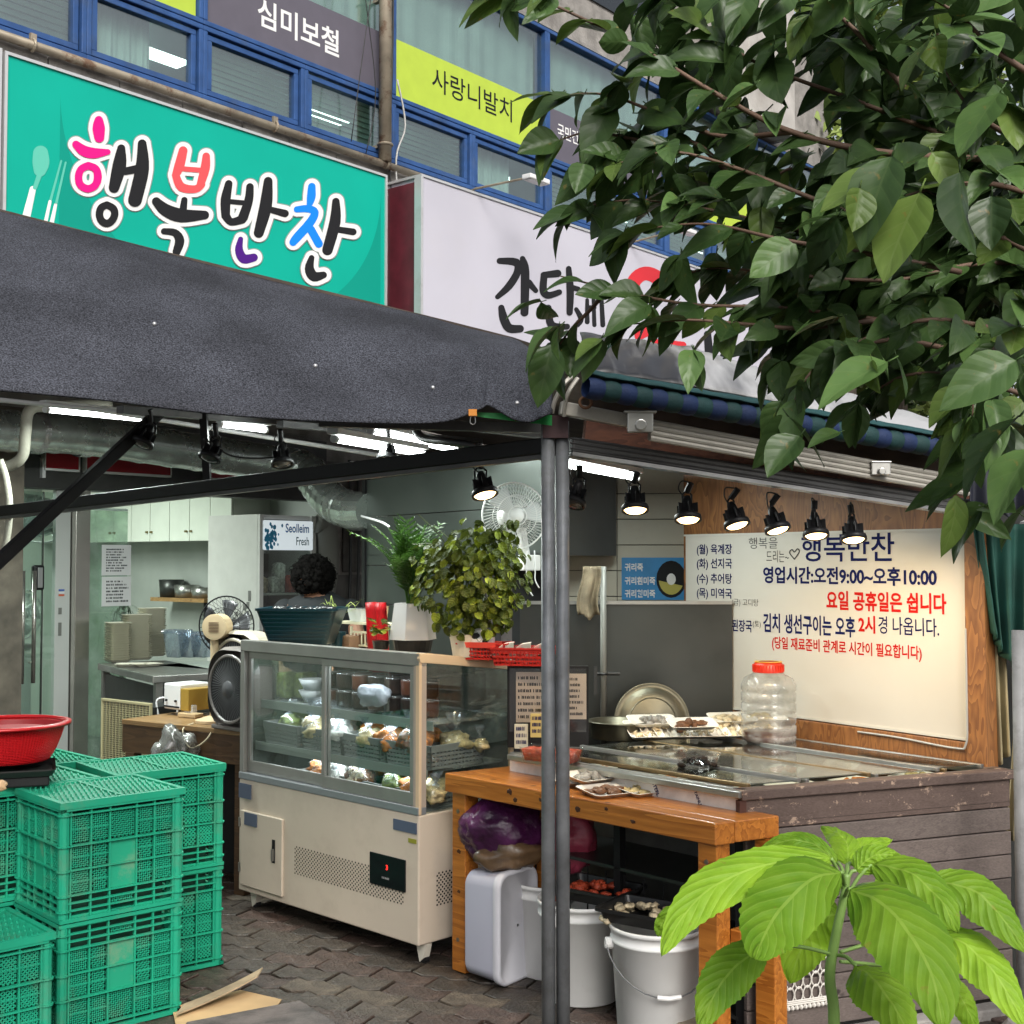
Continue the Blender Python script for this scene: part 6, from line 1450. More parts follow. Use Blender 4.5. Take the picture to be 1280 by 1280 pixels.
# inside units behind the door
t = thing('base_cabinet', 'white base cabinet behind the glass door', 'cabinet', F); fbox('carcass', t, -.35, .52, .55, 1.0, .08, .98, M('white_laminate', (.55, .58, .55), .4)); fbox('plinth', t, -.35, .52, .57, 1.0, 0, .079, blackm); fbox('worktop', t, -.37, .54, .53, 1.02, .981, 1.01, M('grey_worktop', (.2, .2, .19), .4))
for i in range(3): fbox('door', t, -.34+i*.29, -.34+i*.29+.28, .535, .549, .1, .96, M('white_laminate'), .003); 
for (s0, s1, z0, z1, m, nm, lb) in ((.28, .5, 1.012, 1.17, black, 'microwave', 'small black microwave behind the shop door'), (.28, .46, 1.172, 1.4, M('yellow_card2', (.55, .36, .1), .6), 'carton', 'yellow carton stacked on the microwave'), (.3, .47, 1.402, 1.52, M('lime_box', (.3, .5, .05), .5), 'crate', 'lime green box on top of the yellow carton')):
    t = thing(nm, lb, nm, F); fbox('body', t, s0, s1, .6, .85, z0, z1, m, .006)
    for k in range(1, 4): fbox('ridge', t, s0-.002, s1+.002, .596, .6-.0005, z0+(z1-z0)*k/4, z0+(z1-z0)*k/4+.006, m)
def fan(fr, label, r, guard, blade_m, body_m, rear=False, nb=5, wires=48, tilt=0):
    """wall or stand fan seen from local -y"""
    T = fr @ Matrix.Rotation(R(tilt), 4, 'X'); t = thing('fan', label, 'fan', T)
    q = MB(); X = Matrix.Rotation(R(90), 4, 'X')
    q.ring((0, 0, 0), r, r*.028, 40, 6, X); q.ring((0, 0, 0), r*.62, r*.012, 32, 5, Matrix.Translation((0, -r*.28, 0)) @ X); q.ring((0, 0, 0), r*.28, r*.015, 24, 5, Matrix.Translation((0, -r*.34, 0)) @ X)
    q.ring((0, 0, 0), r*.6, r*.012, 32, 5, Matrix.Translation((0, r*.28, 0)) @ X)
    o = q.build('guard_ring', guard, t)
    q = MB()
    for i in range(wires):
        a = 2*math.pi*i/wires; a2 = a+.25
        for s in (-1, 1):
            q.tube([(r*.2*math.cos(a), s*r*.34, r*.2*math.sin(a)), (r*.62*math.cos((a+a2)/2), s*r*.28, r*.62*math.sin((a+a2)/2)), (r*math.cos(a2), 0, r*math.sin(a2))], r*.0075, 3, caps=False)
    stuff(q.build('guard_wire', guard, t))
    for i in range(nb):
        a0 = 2*math.pi*i/nb; q = MB(); q.grid(lambda u, v: ((.14+.74*u)*r*math.cos(a0+(v-.3)*(.9-.1*u)), (v-.5)*r*.22, (.14+.74*u)*r*math.sin(a0+(v-.3)*(.9-.1*u))), 5, 6); q.build('blade', blade_m, t, smooth=True, solid=.002)
    MB().tube([(0, -r*.1, 0), (0, r*.1, 0)], r*.2, 16).build('hub', blade_m, t)
    s = -1 if rear else 1
    q = MB(); k_ = 1.5 if rear else 1; q.lathe([(0, 1.0*r), (r*.24*k_, .98*r), (r*.29*k_, .97*r), (r*.28*k_, .4*r), (r*.2*k_, .34*r), (0, .34*r)], 20, Matrix.Rotation(R(90*(1 if rear else -1)), 4, 'X')); q.build('motor', body_m, t, smooth=not rear)
    MB().lathe([(0, .36*r), (r*.2, .36*r), (r*.22, .3*r), (0, .3*r)], 20, Matrix.Rotation(R(90*(-1 if rear else 1)), 4, 'X')).build('badge', body_m if not rear else blade_m, t, smooth=True)
    if rear:
        q = MB(); q.tube(sm([(-r*.08, -r*.45, r*.26), (-r*.08, -r*.5, r*.38), (r*.1, -r*.7, r*.38), (r*.1, -r*.75, r*.26)]), r*.04, 6); q.build('carry_handle', body_m, t)
        q = MB()
        for k in range(7): z_ = -.16*r+k*.05*r; q.box(-r*.18, r*.18, -1.01*r, -1.0*r, z_, z_+r*.02)
        stuff(q.build('vent_slot', M('brown_slot', (.12, .07, .04), .5), t))
    return t, T
c = P(22, 768, 8.3); fan(frame(c.x, c.y, 50, c.z), 'white fan seen blurred behind the glass door', .17, M('pale_guard', (.45, .5, .48), .4), M('pale_blade', (.6, .66, .64), .4), white_pl, wires=36)
# wall cabinets on the right wall of the shop
t = thing('wall_cabinet', 'row of white wall cabinets inside the shop left of the drinks fridge', 'cabinet', F)
cw = M('cabinet_white', (.62, .66, .58), .35, var=.04); zc0 = 1.70
fbox('carcass', t, 2.135, SW-.021, .55, 3.2, zc0, 2.42, cw)
for i in range(10):
    y0 = .55+i*.255; o = fbox('door', t, 2.115, 2.134, y0+.003, y0+.252, zc0-.004, 2.415, cw, .002)
    ky = y0+(.225 if i % 2 else .03); MB().tube([(2.115, ky, zc0+.07), (2.095, ky, zc0+.07)], .009, 8).build('knob', M('brass', (.25, .2, .1), .3, .8), o)
fbox('meter_box', t, SW-.1, SW-.021, .85, .98, 1.2, 1.62, M('grey_box', (.22, .23, .21), .5))
t = thing('wall_shelf', 'narrow wooden shelf with a bracket below the wall cabinets', 'shelf', F); fbox('board', t, 2.25, SW-.021, 1.05, 1.75, 1.22, 1.25, wood('shelf_wood', (.2, .1, .03), (.4, .25, .1))); fbox('bracket', t, 2.3, SW-.03, 1.1, 1.12, 1.05, 1.219, blackm)
for i, (y, h) in enumerate(((1.2, .08), (1.42, .1), (1.62, .14))):
    o = thing('pan', ('shallow steel pan on the wooden shelf', 'steel pan in the middle of the wooden shelf', 'dark deep pot at the left of the wooden shelf')[i], 'pan', F @ Matrix.Translation((2.36, y, 1.252))); MB().lathe([(0, 0), (.09, 0), (.1, h), (.095, h), (.085, .008), (0, .008)], 20).build('pan', M('dark_steel_panel') if i == 2 else steel, o, smooth=True)
o = thing('house_plant', 'dark dracaena with thin drooping leaves behind the foam trays', 'plant', F @ Matrix.Translation((1.15, .5, 0))); MB().lathe([(0, 0), (.1, 0), (.13, .3), (0, .28)], 18).build('pot', M('dark_pot', (.05, .04, .035), .6), o)
drac = leafmat('dracaena_leaf', (.01, .03, .012), (.03, .07, .025), (.04, .08, .03), .1, .4, 1); MB().tube([(0, 0, .28), (.02, 0, 1.2)], .014, 6).build('trunk', M('bark'), o); rn = random.Random(2)
for i in range(34):
    az = rn.uniform(0, 6.28); L_ = rn.uniform(.2, .38); h0 = rn.uniform(1.05, 1.22); pts = [Vector((.02+math.cos(az)*L_*.6*k, math.sin(az)*L_*.6*k, h0+L_*(.7*k-1.3*k*k*rn.uniform(.6, 1.1)))) for k in [j/7 for j in range(8)]]
    sd = Vector((-math.sin(az), math.cos(az), 0)); q = MB(); q.grid(lambda u, v: pts[int(round(u*7))]+sd*(v-.5)*.02*(1-u*.9), 7, 2, uv=True); q.build('leaf', drac, o, smooth=True)
# glass partition with notices
pt_ = thing('glass_partition', 'greenish glass partition carrying two printed notices', 'partition', F)
fbox('pane', pt_, S(114, -.0), S(163, -.0), -.006, .004, .2, 1.86, glass('green_glass', (.74, .86, .78), .1, .03, haze=.35, hcol=(.45, .55, .48))); fbox('top_edge', pt_, S(114), S(163), -.008, .006, 1.861, 1.875, M('mint_edge', (.5, .62, .55), .3))
for i, (y0, y1, rows) in enumerate(((681, 719, 9), (721, 757, 7))):
    a = hit(F, 128, y0, -.02); b = hit(F, 164, y1, -.02); o = thing('notice', ('upper printed notice taped to the glass partition', 'lower printed notice taped to the glass partition')[i], 'notice', F)
    fbox('paper', o, a[0], b[0], -.016, -.012, b[1], a[1], M('paper_white', (.62, .62, .62), .6)); scribble(o, a[0]+.03, b[0]-.02, b[1]+.02, a[1]-.02, -.0165, rows, ink, 7+i, fill=.55)
# ================================================================ drinks fridge
ff = F @ Matrix.Translation((S(322), -.02, 0)); t = thing('drinks_fridge', 'white upright drinks fridge with a blue printed header panel', 'fridge', ff)
fw = S(392)-S(322); FH = 1.87; ew = M('white_enamel', (.56, .56, .53), .35, var=.05, dirt=.2, ds=3, dcol=(.35, .33, .3))
fbox('body', t, 0, .03, 0, .55, 0, FH, ew); fbox('body_side', t, fw-.03, fw, 0, .55, 0, FH, ew); fbox('back', t, .031, fw-.031, .5, .55, 0, FH-.03, ew); fbox('top', t, .031, fw-.031, 0.001, .55, FH-.03, FH-.001, ew)
fbox('header', t, .02, fw-.03, -.03, -.001, 1.62, FH-.04, M('header_white', (.62, .66, .66), .4, emit=.35, ecol=(.85, .95, 1)), .004)
fbox('frame_left', t, 0, .035, -.03, -.001, .1, FH, ew, .003); fbox('frame_right', t, fw-.045, fw, -.03, -.001, .1, FH, ew, .003); fbox('kick', t, 0, fw, -.03, -.001, .0, .098, ew)
cy_ = M('cyan_print', (.02, .28, .5), .4)
lettering(t, 'Seolleim', .23, .45, 1.745, 1.81, -.0312, M('logo_blue', (.02, .15, .45), .4), .02); lettering(t, 'Fresh', .33, .45, 1.655, 1.715, -.0312, M('dark_teal_print', (.02, .1, .12), .4), .01)
rn = random.Random(6); q = MB()
for i in range(70):
    x, z = .045+abs(rn.gauss(0, .055)), 1.70+rn.gauss(0, .045); r = rn.uniform(.005, .014); a0 = rn.uniform(0, 3)
    if 1.63 < z < 1.82 and x < .3: q.poly([(x+r*math.cos(a0+k*1.05), -.0309-.00003*i, z+r*1.4*math.sin(a0+k*1.05)) for k in range(6)])
stuff(q.build('ice_print', cy_, t))
fbox('inner_dark', t, .032, fw-.046, .45, .495, .1, 1.6, M('fridge_inner', (.05, .045, .04), .6)); fbox('pane', t, .036, fw-.046, -.012, -.006, .1, 1.62, glass('fridge_glass', (.8, .85, .82), .08, .02))
for z in (.5, .9, 1.3): fbox('shelf', t, .036, fw-.046, .02, .44, z, z+.015, M('shelf_white', (.5, .5, .48), .4))
rn = random.Random(5)
for z in (.516, .916, 1.316):
    for i in range(5):
        o = thing('food_pack', 'stacked pack on the %s shelf of the drinks fridge' % {.516: 'bottom', .916: 'middle', 1.316: 'top'}[z], 'food pack', ff @ Matrix.Translation((.08+i*.08, .12+.03*(i % 2), z)), 'packs in the drinks fridge'); h = rn.uniform(.08, .2); shell([(.06, .08, .01, 0), (.07, .09, .012, h), (.03, .03, .005, h+.02)]).build('pack', rn.choice([FOOD['white'], FOOD['red'], FOOD['brown'], FOOD['cream']]), o, smooth=True)
q = MB(); rn = random.Random(11)
for (px_, py_) in ((312, 742), (312, 748), (310, 756), (306, 760), (309, 767), (301, 770), (296, 768), (303, 777), (309, 779), (293, 775), (314, 772)):
    i_ = ff.inverted(); y_, z_ = hitx(ff, px_, py_, 0); q.box(-.003, -.0005, y_-.014, y_+.014, z_-.02*rn.random()-.008, z_+.02)
stuff(q.build('stickers', M('lock_grey'), t))
t = thing('insulated_pipe', 'fat grey lagged bundle on the concrete wall right of the fridge', 'pipe', F); s_ = S(404, -.1)
MB().tube(sm([(s_-.02, -.08, 1.82), (s_+.05, -.1, 1.78), (s_+.07, -.1, 1.5), (s_+.04, -.09, 1.3), (s_, -.08, 1.2)]), .075, 12).build('lagging', M('grey_lagging', (.16, .16, .14), .8, bump=.5, bs=20), t, smooth=True)
for (x, ya, yb) in ((438, 640, 790), (448, 650, 800)): s_ = S(x, -.05); cable('black cable running down the dark wall, %s' % ('left one' if x < 440 else 'right one'), [Fw(s_, -.05, 2.3), Fw(s_+.02, -.05, 1.7), Fw(s_, -.05, 1.0)], .012)
for k, z in enumerate((.2, .62, 1.04, 1.46, 1.88)):
    for j in range(3):
        s0_ = SW+.01+j*.62+(k % 2)*.2; fbox('block', bld, s0_, s0_+.6, -.02, -.001, z, z+.4, concd, .006)
# ================================================================ person at the back
pd = 7.0; hc = P(388, 728, pd)
sk = bpy.data.meshes.new('person'); bx_ = hc.x+.03
J = [((bx_, pd+.08, .92), .15), ((bx_, pd+.06, 1.08), .14), ((bx_+.01, pd+.03, 1.22), .15), ((bx_+.01, pd+.01, 1.30), .10), ((bx_-.005, pd-.01, 1.37), .052), ((hc.x, pd-.02, 1.43), .085), ((hc.x-.005, pd-.03, 1.49), .075),
     ((bx_-.17, pd+.02, 1.27), .055), ((bx_-.24, pd-.02, 1.05), .043), ((bx_-.16, pd-.22, .97), .034), ((bx_-.12, pd-.28, .96), .028),
     ((bx_+.19, pd+.02, 1.27), .055), ((bx_+.25, pd-.02, 1.05), .043), ((bx_+.16, pd-.22, .97), .034), ((bx_+.12, pd-.28, .96), .028),
     ((bx_-.09, pd+.08, .85), .1), ((bx_-.1, pd+.05, .48), .062), ((bx_-.1, pd+.09, .08), .042), ((bx_-.1, pd-.06, .04), .035),
     ((bx_+.09, pd+.08, .85), .1), ((bx_+.1, pd+.05, .48), .062), ((bx_+.1, pd+.09, .08), .042), ((bx_+.1, pd-.06, .04), .035)]
Ed = [(0, 1), (1, 2), (2, 3), (3, 4), (4, 5), (5, 6), (3, 7), (7, 8), (8, 9), (9, 10), (3, 11), (11, 12), (12, 13), (13, 14), (0, 15), (15, 16), (16, 17), (17, 18), (0, 19), (19, 20), (20, 21), (21, 22)]
k0 = len(J)
for hb, sx_ in ((10, 1), (14, -1)):
    h = Vector(J[hb][0])
    for f in range(5):
        ofs = (f-2)*.016; b_ = len(J); ln = (.03, .045, .05, .047, .038)[f]
        if f == 0: J.append(((h.x+sx_*.03, h.y-.01, h.z+.01), .009)); J.append(((h.x+sx_*.045, h.y-.035, h.z+.0), .007))
        else: J.append(((h.x+ofs, h.y-ln, h.z-.008), .0085)); J.append(((h.x+ofs, h.y-ln*1.7, h.z-.03), .007))
        Ed += [(hb, b_), (b_, b_+1)]
sk.from_pydata([j[0] for j in J], [], []); sk.edges.add(len(Ed))
for i, e in enumerate(Ed): sk.edges[i].vertices = e
body = bpy.data.objects.new('person', sk); COL.objects.link(body); FR[body] = Matrix.Identity(4)
md = body.modifiers.new('skin', 'SKIN'); sk.skin_vertices[0].data[0].use_root = True
for i, j in enumerate(J): sk.skin_vertices[0].data[i].radius = (j[1], j[1]*(.75 if i < 4 else 1))
md2 = body.modifiers.new('sub', 'SUBSURF'); md2.levels = 1; md2.render_levels = 2
sk.materials.append(M('skin', (.42, .22, .14), .5)); tag(body, 'person with short curly black hair and a black top working behind the display case', 'person')
q = MB(); q.lathe([(.175, -.42), (.165, -.3), (.17, -.12), (.185, -.02), (.15, .05), (.085, .085), (.065, .1)], 24, Matrix.Translation((bx_+.01, pd+.03, 1.28)) @ Matrix.Diagonal((1.12, .75, 1, 1))); q.blob((bx_-.17, pd+.02, 1.25), (.075, .07, .09), 12, 8); q.blob((bx_+.19, pd+.02, 1.25), (.075, .07, .09), 12, 8); q.build('shirt', M('black_cotton', (.012, .014, .016), .85), body, smooth=True)
q = MB(); q.lathe([(.165, .86), (.17, .6), (.19, .35)], 24, Matrix.Translation((bx_, pd+.07, .0)) @ Matrix.Diagonal((1.1, .8, 1, 1))); q.build('apron', M('grey_apron', (.06, .06, .07), .8), body, smooth=True)
hairm = M('curly_black_hair', (.006, .005, .0045), .8, spec=.1, bump=1, bs=300); q = MB(); rn = random.Random(3)
for i in range(300):
    d_ = Vector((rn.gauss(.35, 1), rn.gauss(-.2, 1), rn.gauss(.3, .9))).normalized()
    if d_.z < -.75 or (d_.x < -.6 and d_.z < .1 and d_.y > -.25): continue
    c_ = Vector((hc.x+.012, pd, 1.445))+Vector((d_.x*.1, d_.y*.108, d_.z*.105+.012)); q.blob(c_, rn.uniform(.014, .026), 6, 5, .4, i)
q.blob((hc.x+.018, pd, 1.465), (.092, .105, .09), 16, 12, .1)
for i in range(700):
    d_ = Vector((rn.gauss(.3, 1), rn.gauss(-.2, 1), rn.gauss(.35, .9))).normalized()
    if d_.z < -.8 or (d_.x < -.62 and d_.z < .05 and d_.y > -.25): continue
    c_ = Vector((hc.x+.014, pd, 1.458))+Vector((d_.x*.112, d_.y*.12, d_.z*.112)); a_ = Vector((rn.gauss(0, 1), rn.gauss(0, 1), rn.gauss(0, 1))).normalized(); b_ = a_.cross(d_).normalized(); rr_ = rn.uniform(.008, .02)
    q.tube([c_+(a_*math.cos(t)+b_*math.sin(t))*rr_+d_*t*.002 for t in (0, .9, 1.8, 2.7, 3.6)], .0018, 3, caps=False)
q.build('hair', hairm, body, smooth=True)
fx = hc.x-.072; fy = pd+.045
for s_ in (-1, 1): MB().blob((fx+.002, fy+s_*.03, 1.44), (.007, .011, .006), 8, 6).build('eye', M('eye_dark', (.02, .015, .01), .3), body)
MB().blob((fx-.008, fy, 1.42), (.016, .012, .018), 10, 8).build('nose', M('skin'), body, smooth=True); MB().blob((fx, fy, 1.388), (.006, .02, .006), 8, 6).build('mouth', M('lips', (.35, .1, .08), .5), body, smooth=True)
MB().blob((hc.x-.02, pd-.07, 1.42), (.012, .008, .02), 8, 6).build('ear', M('skin'), body, smooth=True); MB().blob((hc.x-.01, pd+.08, 1.42), (.016, .01, .024), 8, 6).build('ear', M('skin'), body, smooth=True)
# ================================================================ steel counter with foam stacks
sc0 = PZ(122, 829, .93); sc1 = PZ(191, 845, .93); SF = frame(sc0.x, sc0.y, math.degrees(math.atan2(sc1.y-sc0.y, sc1.x-sc0.x))); SLn = (sc1-sc0).length
t = thing('steel_counter', 'dark steel worktable carrying stacks of foam trays', 'table', SF)
MB().box(0, SLn, 0, .42, .89, .93).build('top', steel, t, bevel=.004)
for (x, y) in ((.0, .02), (SLn-.06, .02), (SLn-.06, .36), (0, .36)): MB().box(x+.01, x+.05, y, y+.04, 0, .889).build('leg', steel, t)
MB().box(.06, SLn-.07, .03, .04, .15, .87).build('panel', M('dark_steel_panel'), t); MB().box(.05, SLn-.06, .05, .36, .3, .315).build('shelf', steel, t)
ftm = shell([(.13, .1, .012, 0), (.165, .13, .018, .014), (.17, .135, .018, .0145), (.16, .125, .018, .013), (.12, .09, .012, .003)]).mesh('tray', M('cream_foam', (.66, .64, .52), .6))
for (px_, py_, n, lb, z0) in ((139, 829, 20, 'shortest stack, leftmost', .932), (161, 827, 25, 'middle stack', .932), (181, 822, 26, 'tallest stack, right', .932)):
    b = PZ(px_, py_, .932); yt_ = {139: 778, 161: 767, 181: 760}[px_]; b = b+Vector((0, .12+.03*(px_ > 150), 0)); H_ = P(px_, yt_, b.y).z-.932; n = int(H_/.014)
    for i in range(n):
        o = bpy.data.objects.new('foam_tray', ftm); COL.objects.link(o); o.matrix_world = frame(b.x+random.uniform(-.002, .002), b.y, math.degrees(math.atan2(sc1.y-sc0.y, sc1.x-sc0.x))+(90 if px_ > 150 else 0), .932+i*.014); tag(o, 'empty cream foam tray in the %s on the steel counter' % lb, 'food tray', 'stacked empty foam trays'); FR[o] = o.matrix_world.copy()
for i, x in enumerate((162, 181)):
    c = PZ(x, 833, .932); o = bpy.data.objects.new('foam_tray', ftm); COL.objects.link(o); o.matrix_world = frame(c.x, c.y+.02, 10+i*30, .933+.0*i); tag(o, 'loose foam tray lying in front of the stacks, %s' % ('left' if i == 0 else 'right'), 'food tray', 'stacked empty foam trays'); FR[o] = o.matrix_world.copy()
for i, (x, w_, h) in enumerate(((205, .085, .17), (222, .075, .16), (238, .075, .14))):
    c = PZ(x, 826, .935); o = thing('plastic_tub', ('clear nested tubs right of the foam stacks', 'bluish clear tubs in the middle of the plastic tubs', 'bluish clear tubs nearest the black fan')[i], 'tub', frame(c.x, c.y+.3, -30, .935)); q = shell([(w_*1.2, w_, .01, 0), (w_*1.7, w_*1.5, .014, h), (w_*1.8, w_*1.6, .014, h+.004), (w_*1.8, w_*1.6, .014, h-.02)]); q.build('tub', glass('tub_plastic', (.8, .86, .92), .1, .1, haze=.7, hcol=(.5, .56, .62)), o, smooth=True)
t = thing('back_counter', 'mint counter with stacked plastic lids beneath the clear tubs', 'counter', frame(P(236, 830, 7.4).x, 7.4, -35)); MB().box(-.3, .4, 0, .4, 0, .93).build('body', M('mint_counter', (.4, .46, .4), .5), t)
for i in range(6): MB().box(-.12, .22, -.12, .1, .80+i*.02, .812+i*.02).build('lid', M('mint_edge'), t, bevel=.002)
t = thing('toaster_oven', 'small white countertop appliance beside the fans', 'appliance', frame(P(228, 850, 6.5).x, 6.6, -40)); MB().box(-.09, .05, -.08, .1, .79, .92).build('body', white_pl, t, bevel=.008); MB().box(.052, .12, -.08, .1, .79, .90).build('door', M('amber_glass', (.35, .22, .04), .3), t, bevel=.003); MB().box(-.085, .045, -.083, -.0805, .8, .808).build('foot_rail', black, t)
for (dx, s) in ((-.06, 1), (.02, 1)): MB().tube([(dx, -.081, .835), (dx, -.09, .835)], .006, 8).build('screw', black, t)
# beige lattice vent
LFf = frame(P(130, 900, 6.9).x, 6.9, -38); t = thing('lattice_rack', 'beige plastic lattice grille leaning under the steel counter', 'grille', LFf)
a = hit(LFf, 129, 876); b = hit(LFf, 186, 950); lat = M('beige_lattice', (.42, .38, .22), .5); q = MB(); W_ = b[0]-a[0]; z1 = a[1]; z0 = b[1]-.1
for i in range(15): x = a[0]+W_*i/14; q.box(x-.003, x+.003, 0, .008, z0, z1)
for j in range(34): z = z0+(z1-z0)*j/33; q.box(a[0], b[0], -.001, .006, z-.002, z+.002)
stuff(q.build('lattice', lat, t)); q = MB(); q.box(a[0]-.012, b[0]+.012, -.006, .012, z1, z1+.014); q.box(a[0]-.012, a[0]-.004, -.006, .012, z0, z1); q.box(b[0]+.004, b[0]+.012, -.006, .012, z0, z1); q.build('rim', lat, t, bevel=.002)
MB().box(a[0], b[0], .03, .2, z0, z1-.01).build('core', M('dark_sheet'), t)
for x in (a[0]+.03, b[0]-.05): MB().box(x, x+.02, .03, .18, 0, z0+.01).build('foot', lat, t)
c = P(114, 948, 6.6); t = thing('spray_bottle', 'small spray bottle with an orange trigger beside the stainless post', 'bottle', frame(c.x, c.y, 0, .3)); MB().lathe([(0, 0), (.035, 0), (.036, .1), (.014, .14), (.014, .16)], 16).build('bottle', glass('clear_plastic'), t, smooth=True); q = MB(); q.box(-.03, .014, -.01, .01, .16, .185); q.box(-.026, -.018, -.006, .006, .13, .165); q.build('trigger', M('orange_plastic', (.6, .12, .03), .4), t, bevel=.003)
t = thing('low_stool', 'dark low stand under the spray bottle', 'stool', frame(c.x, c.y, 0)); MB().box(-.1, .12, -.08, .1, .27, .298).build('seat', blackm, t)
for x in (-.09, .09): MB().box(x, x+.02, -.06, .08, 0, .269).build('leg', blackm, t)
# ================================================================ brown desk with fans
d0 = PZ(152, 899, .76); d1 = PZ(306, 914, .76); DF = frame(d0.x, d0.y, math.degrees(math.atan2(d1.y-d0.y, d1.x-d0.x))); DL = (d1-d0).length
brn = wood('brown_laminate', (.045, .022, .01), (.10, .052, .022), rough=.4, knots=False); t = thing('brown_desk', 'dark brown wooden desk left of the display case', 'desk', DF)
MB().box(0, DL, 0, .42, .735, .76).build('top', wood('brown_top', (.16, .09, .035), (.3, .18, .08), rough=.4, knots=False), t, bevel=.003); MB().box(0.0, DL, .005, .03, .60, .734).build('apron', brn, t)
for (x, y) in ((.03, .0), (DL-.08, .02), (.02, .36)): MB().box(x, x+.06, y, y+.05, 0, .734 if y else .599).build('leg', brn, t)
MB().box(.12, DL-.03, .3, .33, .0, .72).build('modesty_panel', M('near_black'), t)
def box_fan(fr, label, r, mat):
    t = thing('box_fan', label, 'fan', fr); X = Matrix.Rotation(R(90), 4, 'X')
    q = shell([(2*r*1.1, 2*r*1.12, r*.75, 0), (2*r*1.14, 2*r*1.16, r*.8, .02), (2*r*1.14, 2*r*1.16, r*.8, .09), (2*r*1.06, 2*r*1.08, r*.75, .12)], 10, True); q.v = [Matrix.Translation((0, .12, r*1.16)) @ X @ v for v in q.v]; q.build('housing', mat, t, smooth=False)
    c = (0, -.004, r*1.16); q = MB(); q.ring(c, r*.93, .008, 36, 6, Matrix.Translation(c) @ X); q.build('guard_ring', mat, t)
    MB().lathe([(0, 0), (r*.9, 0)], 32, Matrix.Translation((0, .0, r*1.16)) @ X).build('cavity', M('fan_cavity', (.02, .02, .022), .6), t)
    q = MB()
    for i in range(60):
        a = i*math.pi/30; q.bar((r*.25*math.cos(a), -.012, c[2]+r*.25*math.sin(a)), (r*.92*math.cos(a+.25), -.004, c[2]+r*.92*math.sin(a+.25)), .003, .002, (0, 1, 0))
    stuff(q.build('grille', M('grille_grey', (.10, .10, .105), .4), t))
    MB().lathe([(0, .016), (r*.22, .014), (r*.27, 0)], 24, Matrix.Translation((0, -.004, c[2])) @ X).build('hub', M('hub_grey', (.09, .09, .095), .4), t, smooth=True)
    q = MB(); q.box(-r*.9, r*.9, .0, .14, -.0, .02); q.build('foot', mat, t, bevel=.006)
fg = M('taupe_plastic', (.16, .14, .13), .4)
c = PZ(287, 914, .76); box_fan(frame(c.x, c.y, -42, .762), 'big taupe box fan standing on the brown desk beside the display case', .165, fg)
c = P(292, 905, 6.2); box_fan(frame(c.x, c.y, -42, .80), 'second paler box fan directly behind the big taupe one', .175, M('beige_fan', (.42, .38, .3), .4))
c = P(283, 782, 6.35); ft, fT = fan(frame(c.x, c.y, -12, c.z), 'black wire stand fan with a cream motor turned away from the camera', .145, blackm, M('smoke_blade', (.05, .05, .055), .3), M('cream_motor', (.55, .42, .26), .4), rear=True, wires=40)
MB().tube([Vector((-.02, -.09, -.04)), Vector((-.02, -.09, -.3)), Vector((-.02, -.09, -(c.z-.765)))], .02, 10).build('stand', M('cream_motor'), ft); MB().lathe([(0, 0), (.09, 0), (.09, .012), (.03, .03), (0, .03)], 20, Matrix.Translation((-.02, -.09, -(c.z-.762)))).build('base', M('cream_motor'), ft)
c = PZ(232, 905, .762); t = thing('clear_bag', 'cloudy clear plastic bag of leftovers slumped on the desk edge', 'bag', frame(c.x-.02, c.y-.12, 0, .5))
MB().blob((0, 0, .1), (.11, .09, .16), 56, 40, .2, 5, crump=.1).build('bag', glass('cloudy_bag', (.75, .75, .75), .12, .15, haze=.75, hcol=(.3, .3, .28)), t, smooth=True); MB().blob((.03, .01, .02), (.08, .06, .06), 14, 10, .3, 2).build('contents', M('grey_contents', (.2, .18, .16), .6, var=.6, vs=20), t, smooth=True); MB().blob((-.09, .02, .03), (.03, .03, .07), 12, 8, .2, 2).build('blue_pack', M('blue_film', (.01, .08, .35), .3), t, smooth=True)
t = thing('bag_stand', 'dark low crate under the cloudy bag', 'box', frame(c.x-.02, c.y-.08, 0)); MB().box(-.12, .14, -.07, .07, 0, .44).build('body', M('dark_sheet'), t, bevel=.01)
cable('cream power cord hanging off the desk in front of the dark apron', [DF @ Vector(v) for v in ((.45, .05, .765), (.44, -.01, .74), (.5, -.02, .66), (.6, -.02, .7), (.62, .02, .765))], .004, M('cream_cord', (.5, .42, .28), .5))
cable('white plug cables curling behind the desk', [P(198, 895, 6.7), P(196, 876, 6.7), P(208, 872, 6.7), P(220, 876, 6.7), P(222, 895, 6.7)], .006, white_pl)
t = thing('power_strip', 'white power adaptor standing on the desk', 'plug', frame(PZ(238, 895, .762).x, PZ(238, 895, .762).y, -30, .762)); MB().box(-.03, .03, -.02, .02, 0, .06).build('body', white_pl, t, bevel=.006); MB().box(-.03, .09, -.06, .0, 0, .02).build('tray', M('tan_tub'), t, bevel=.003)
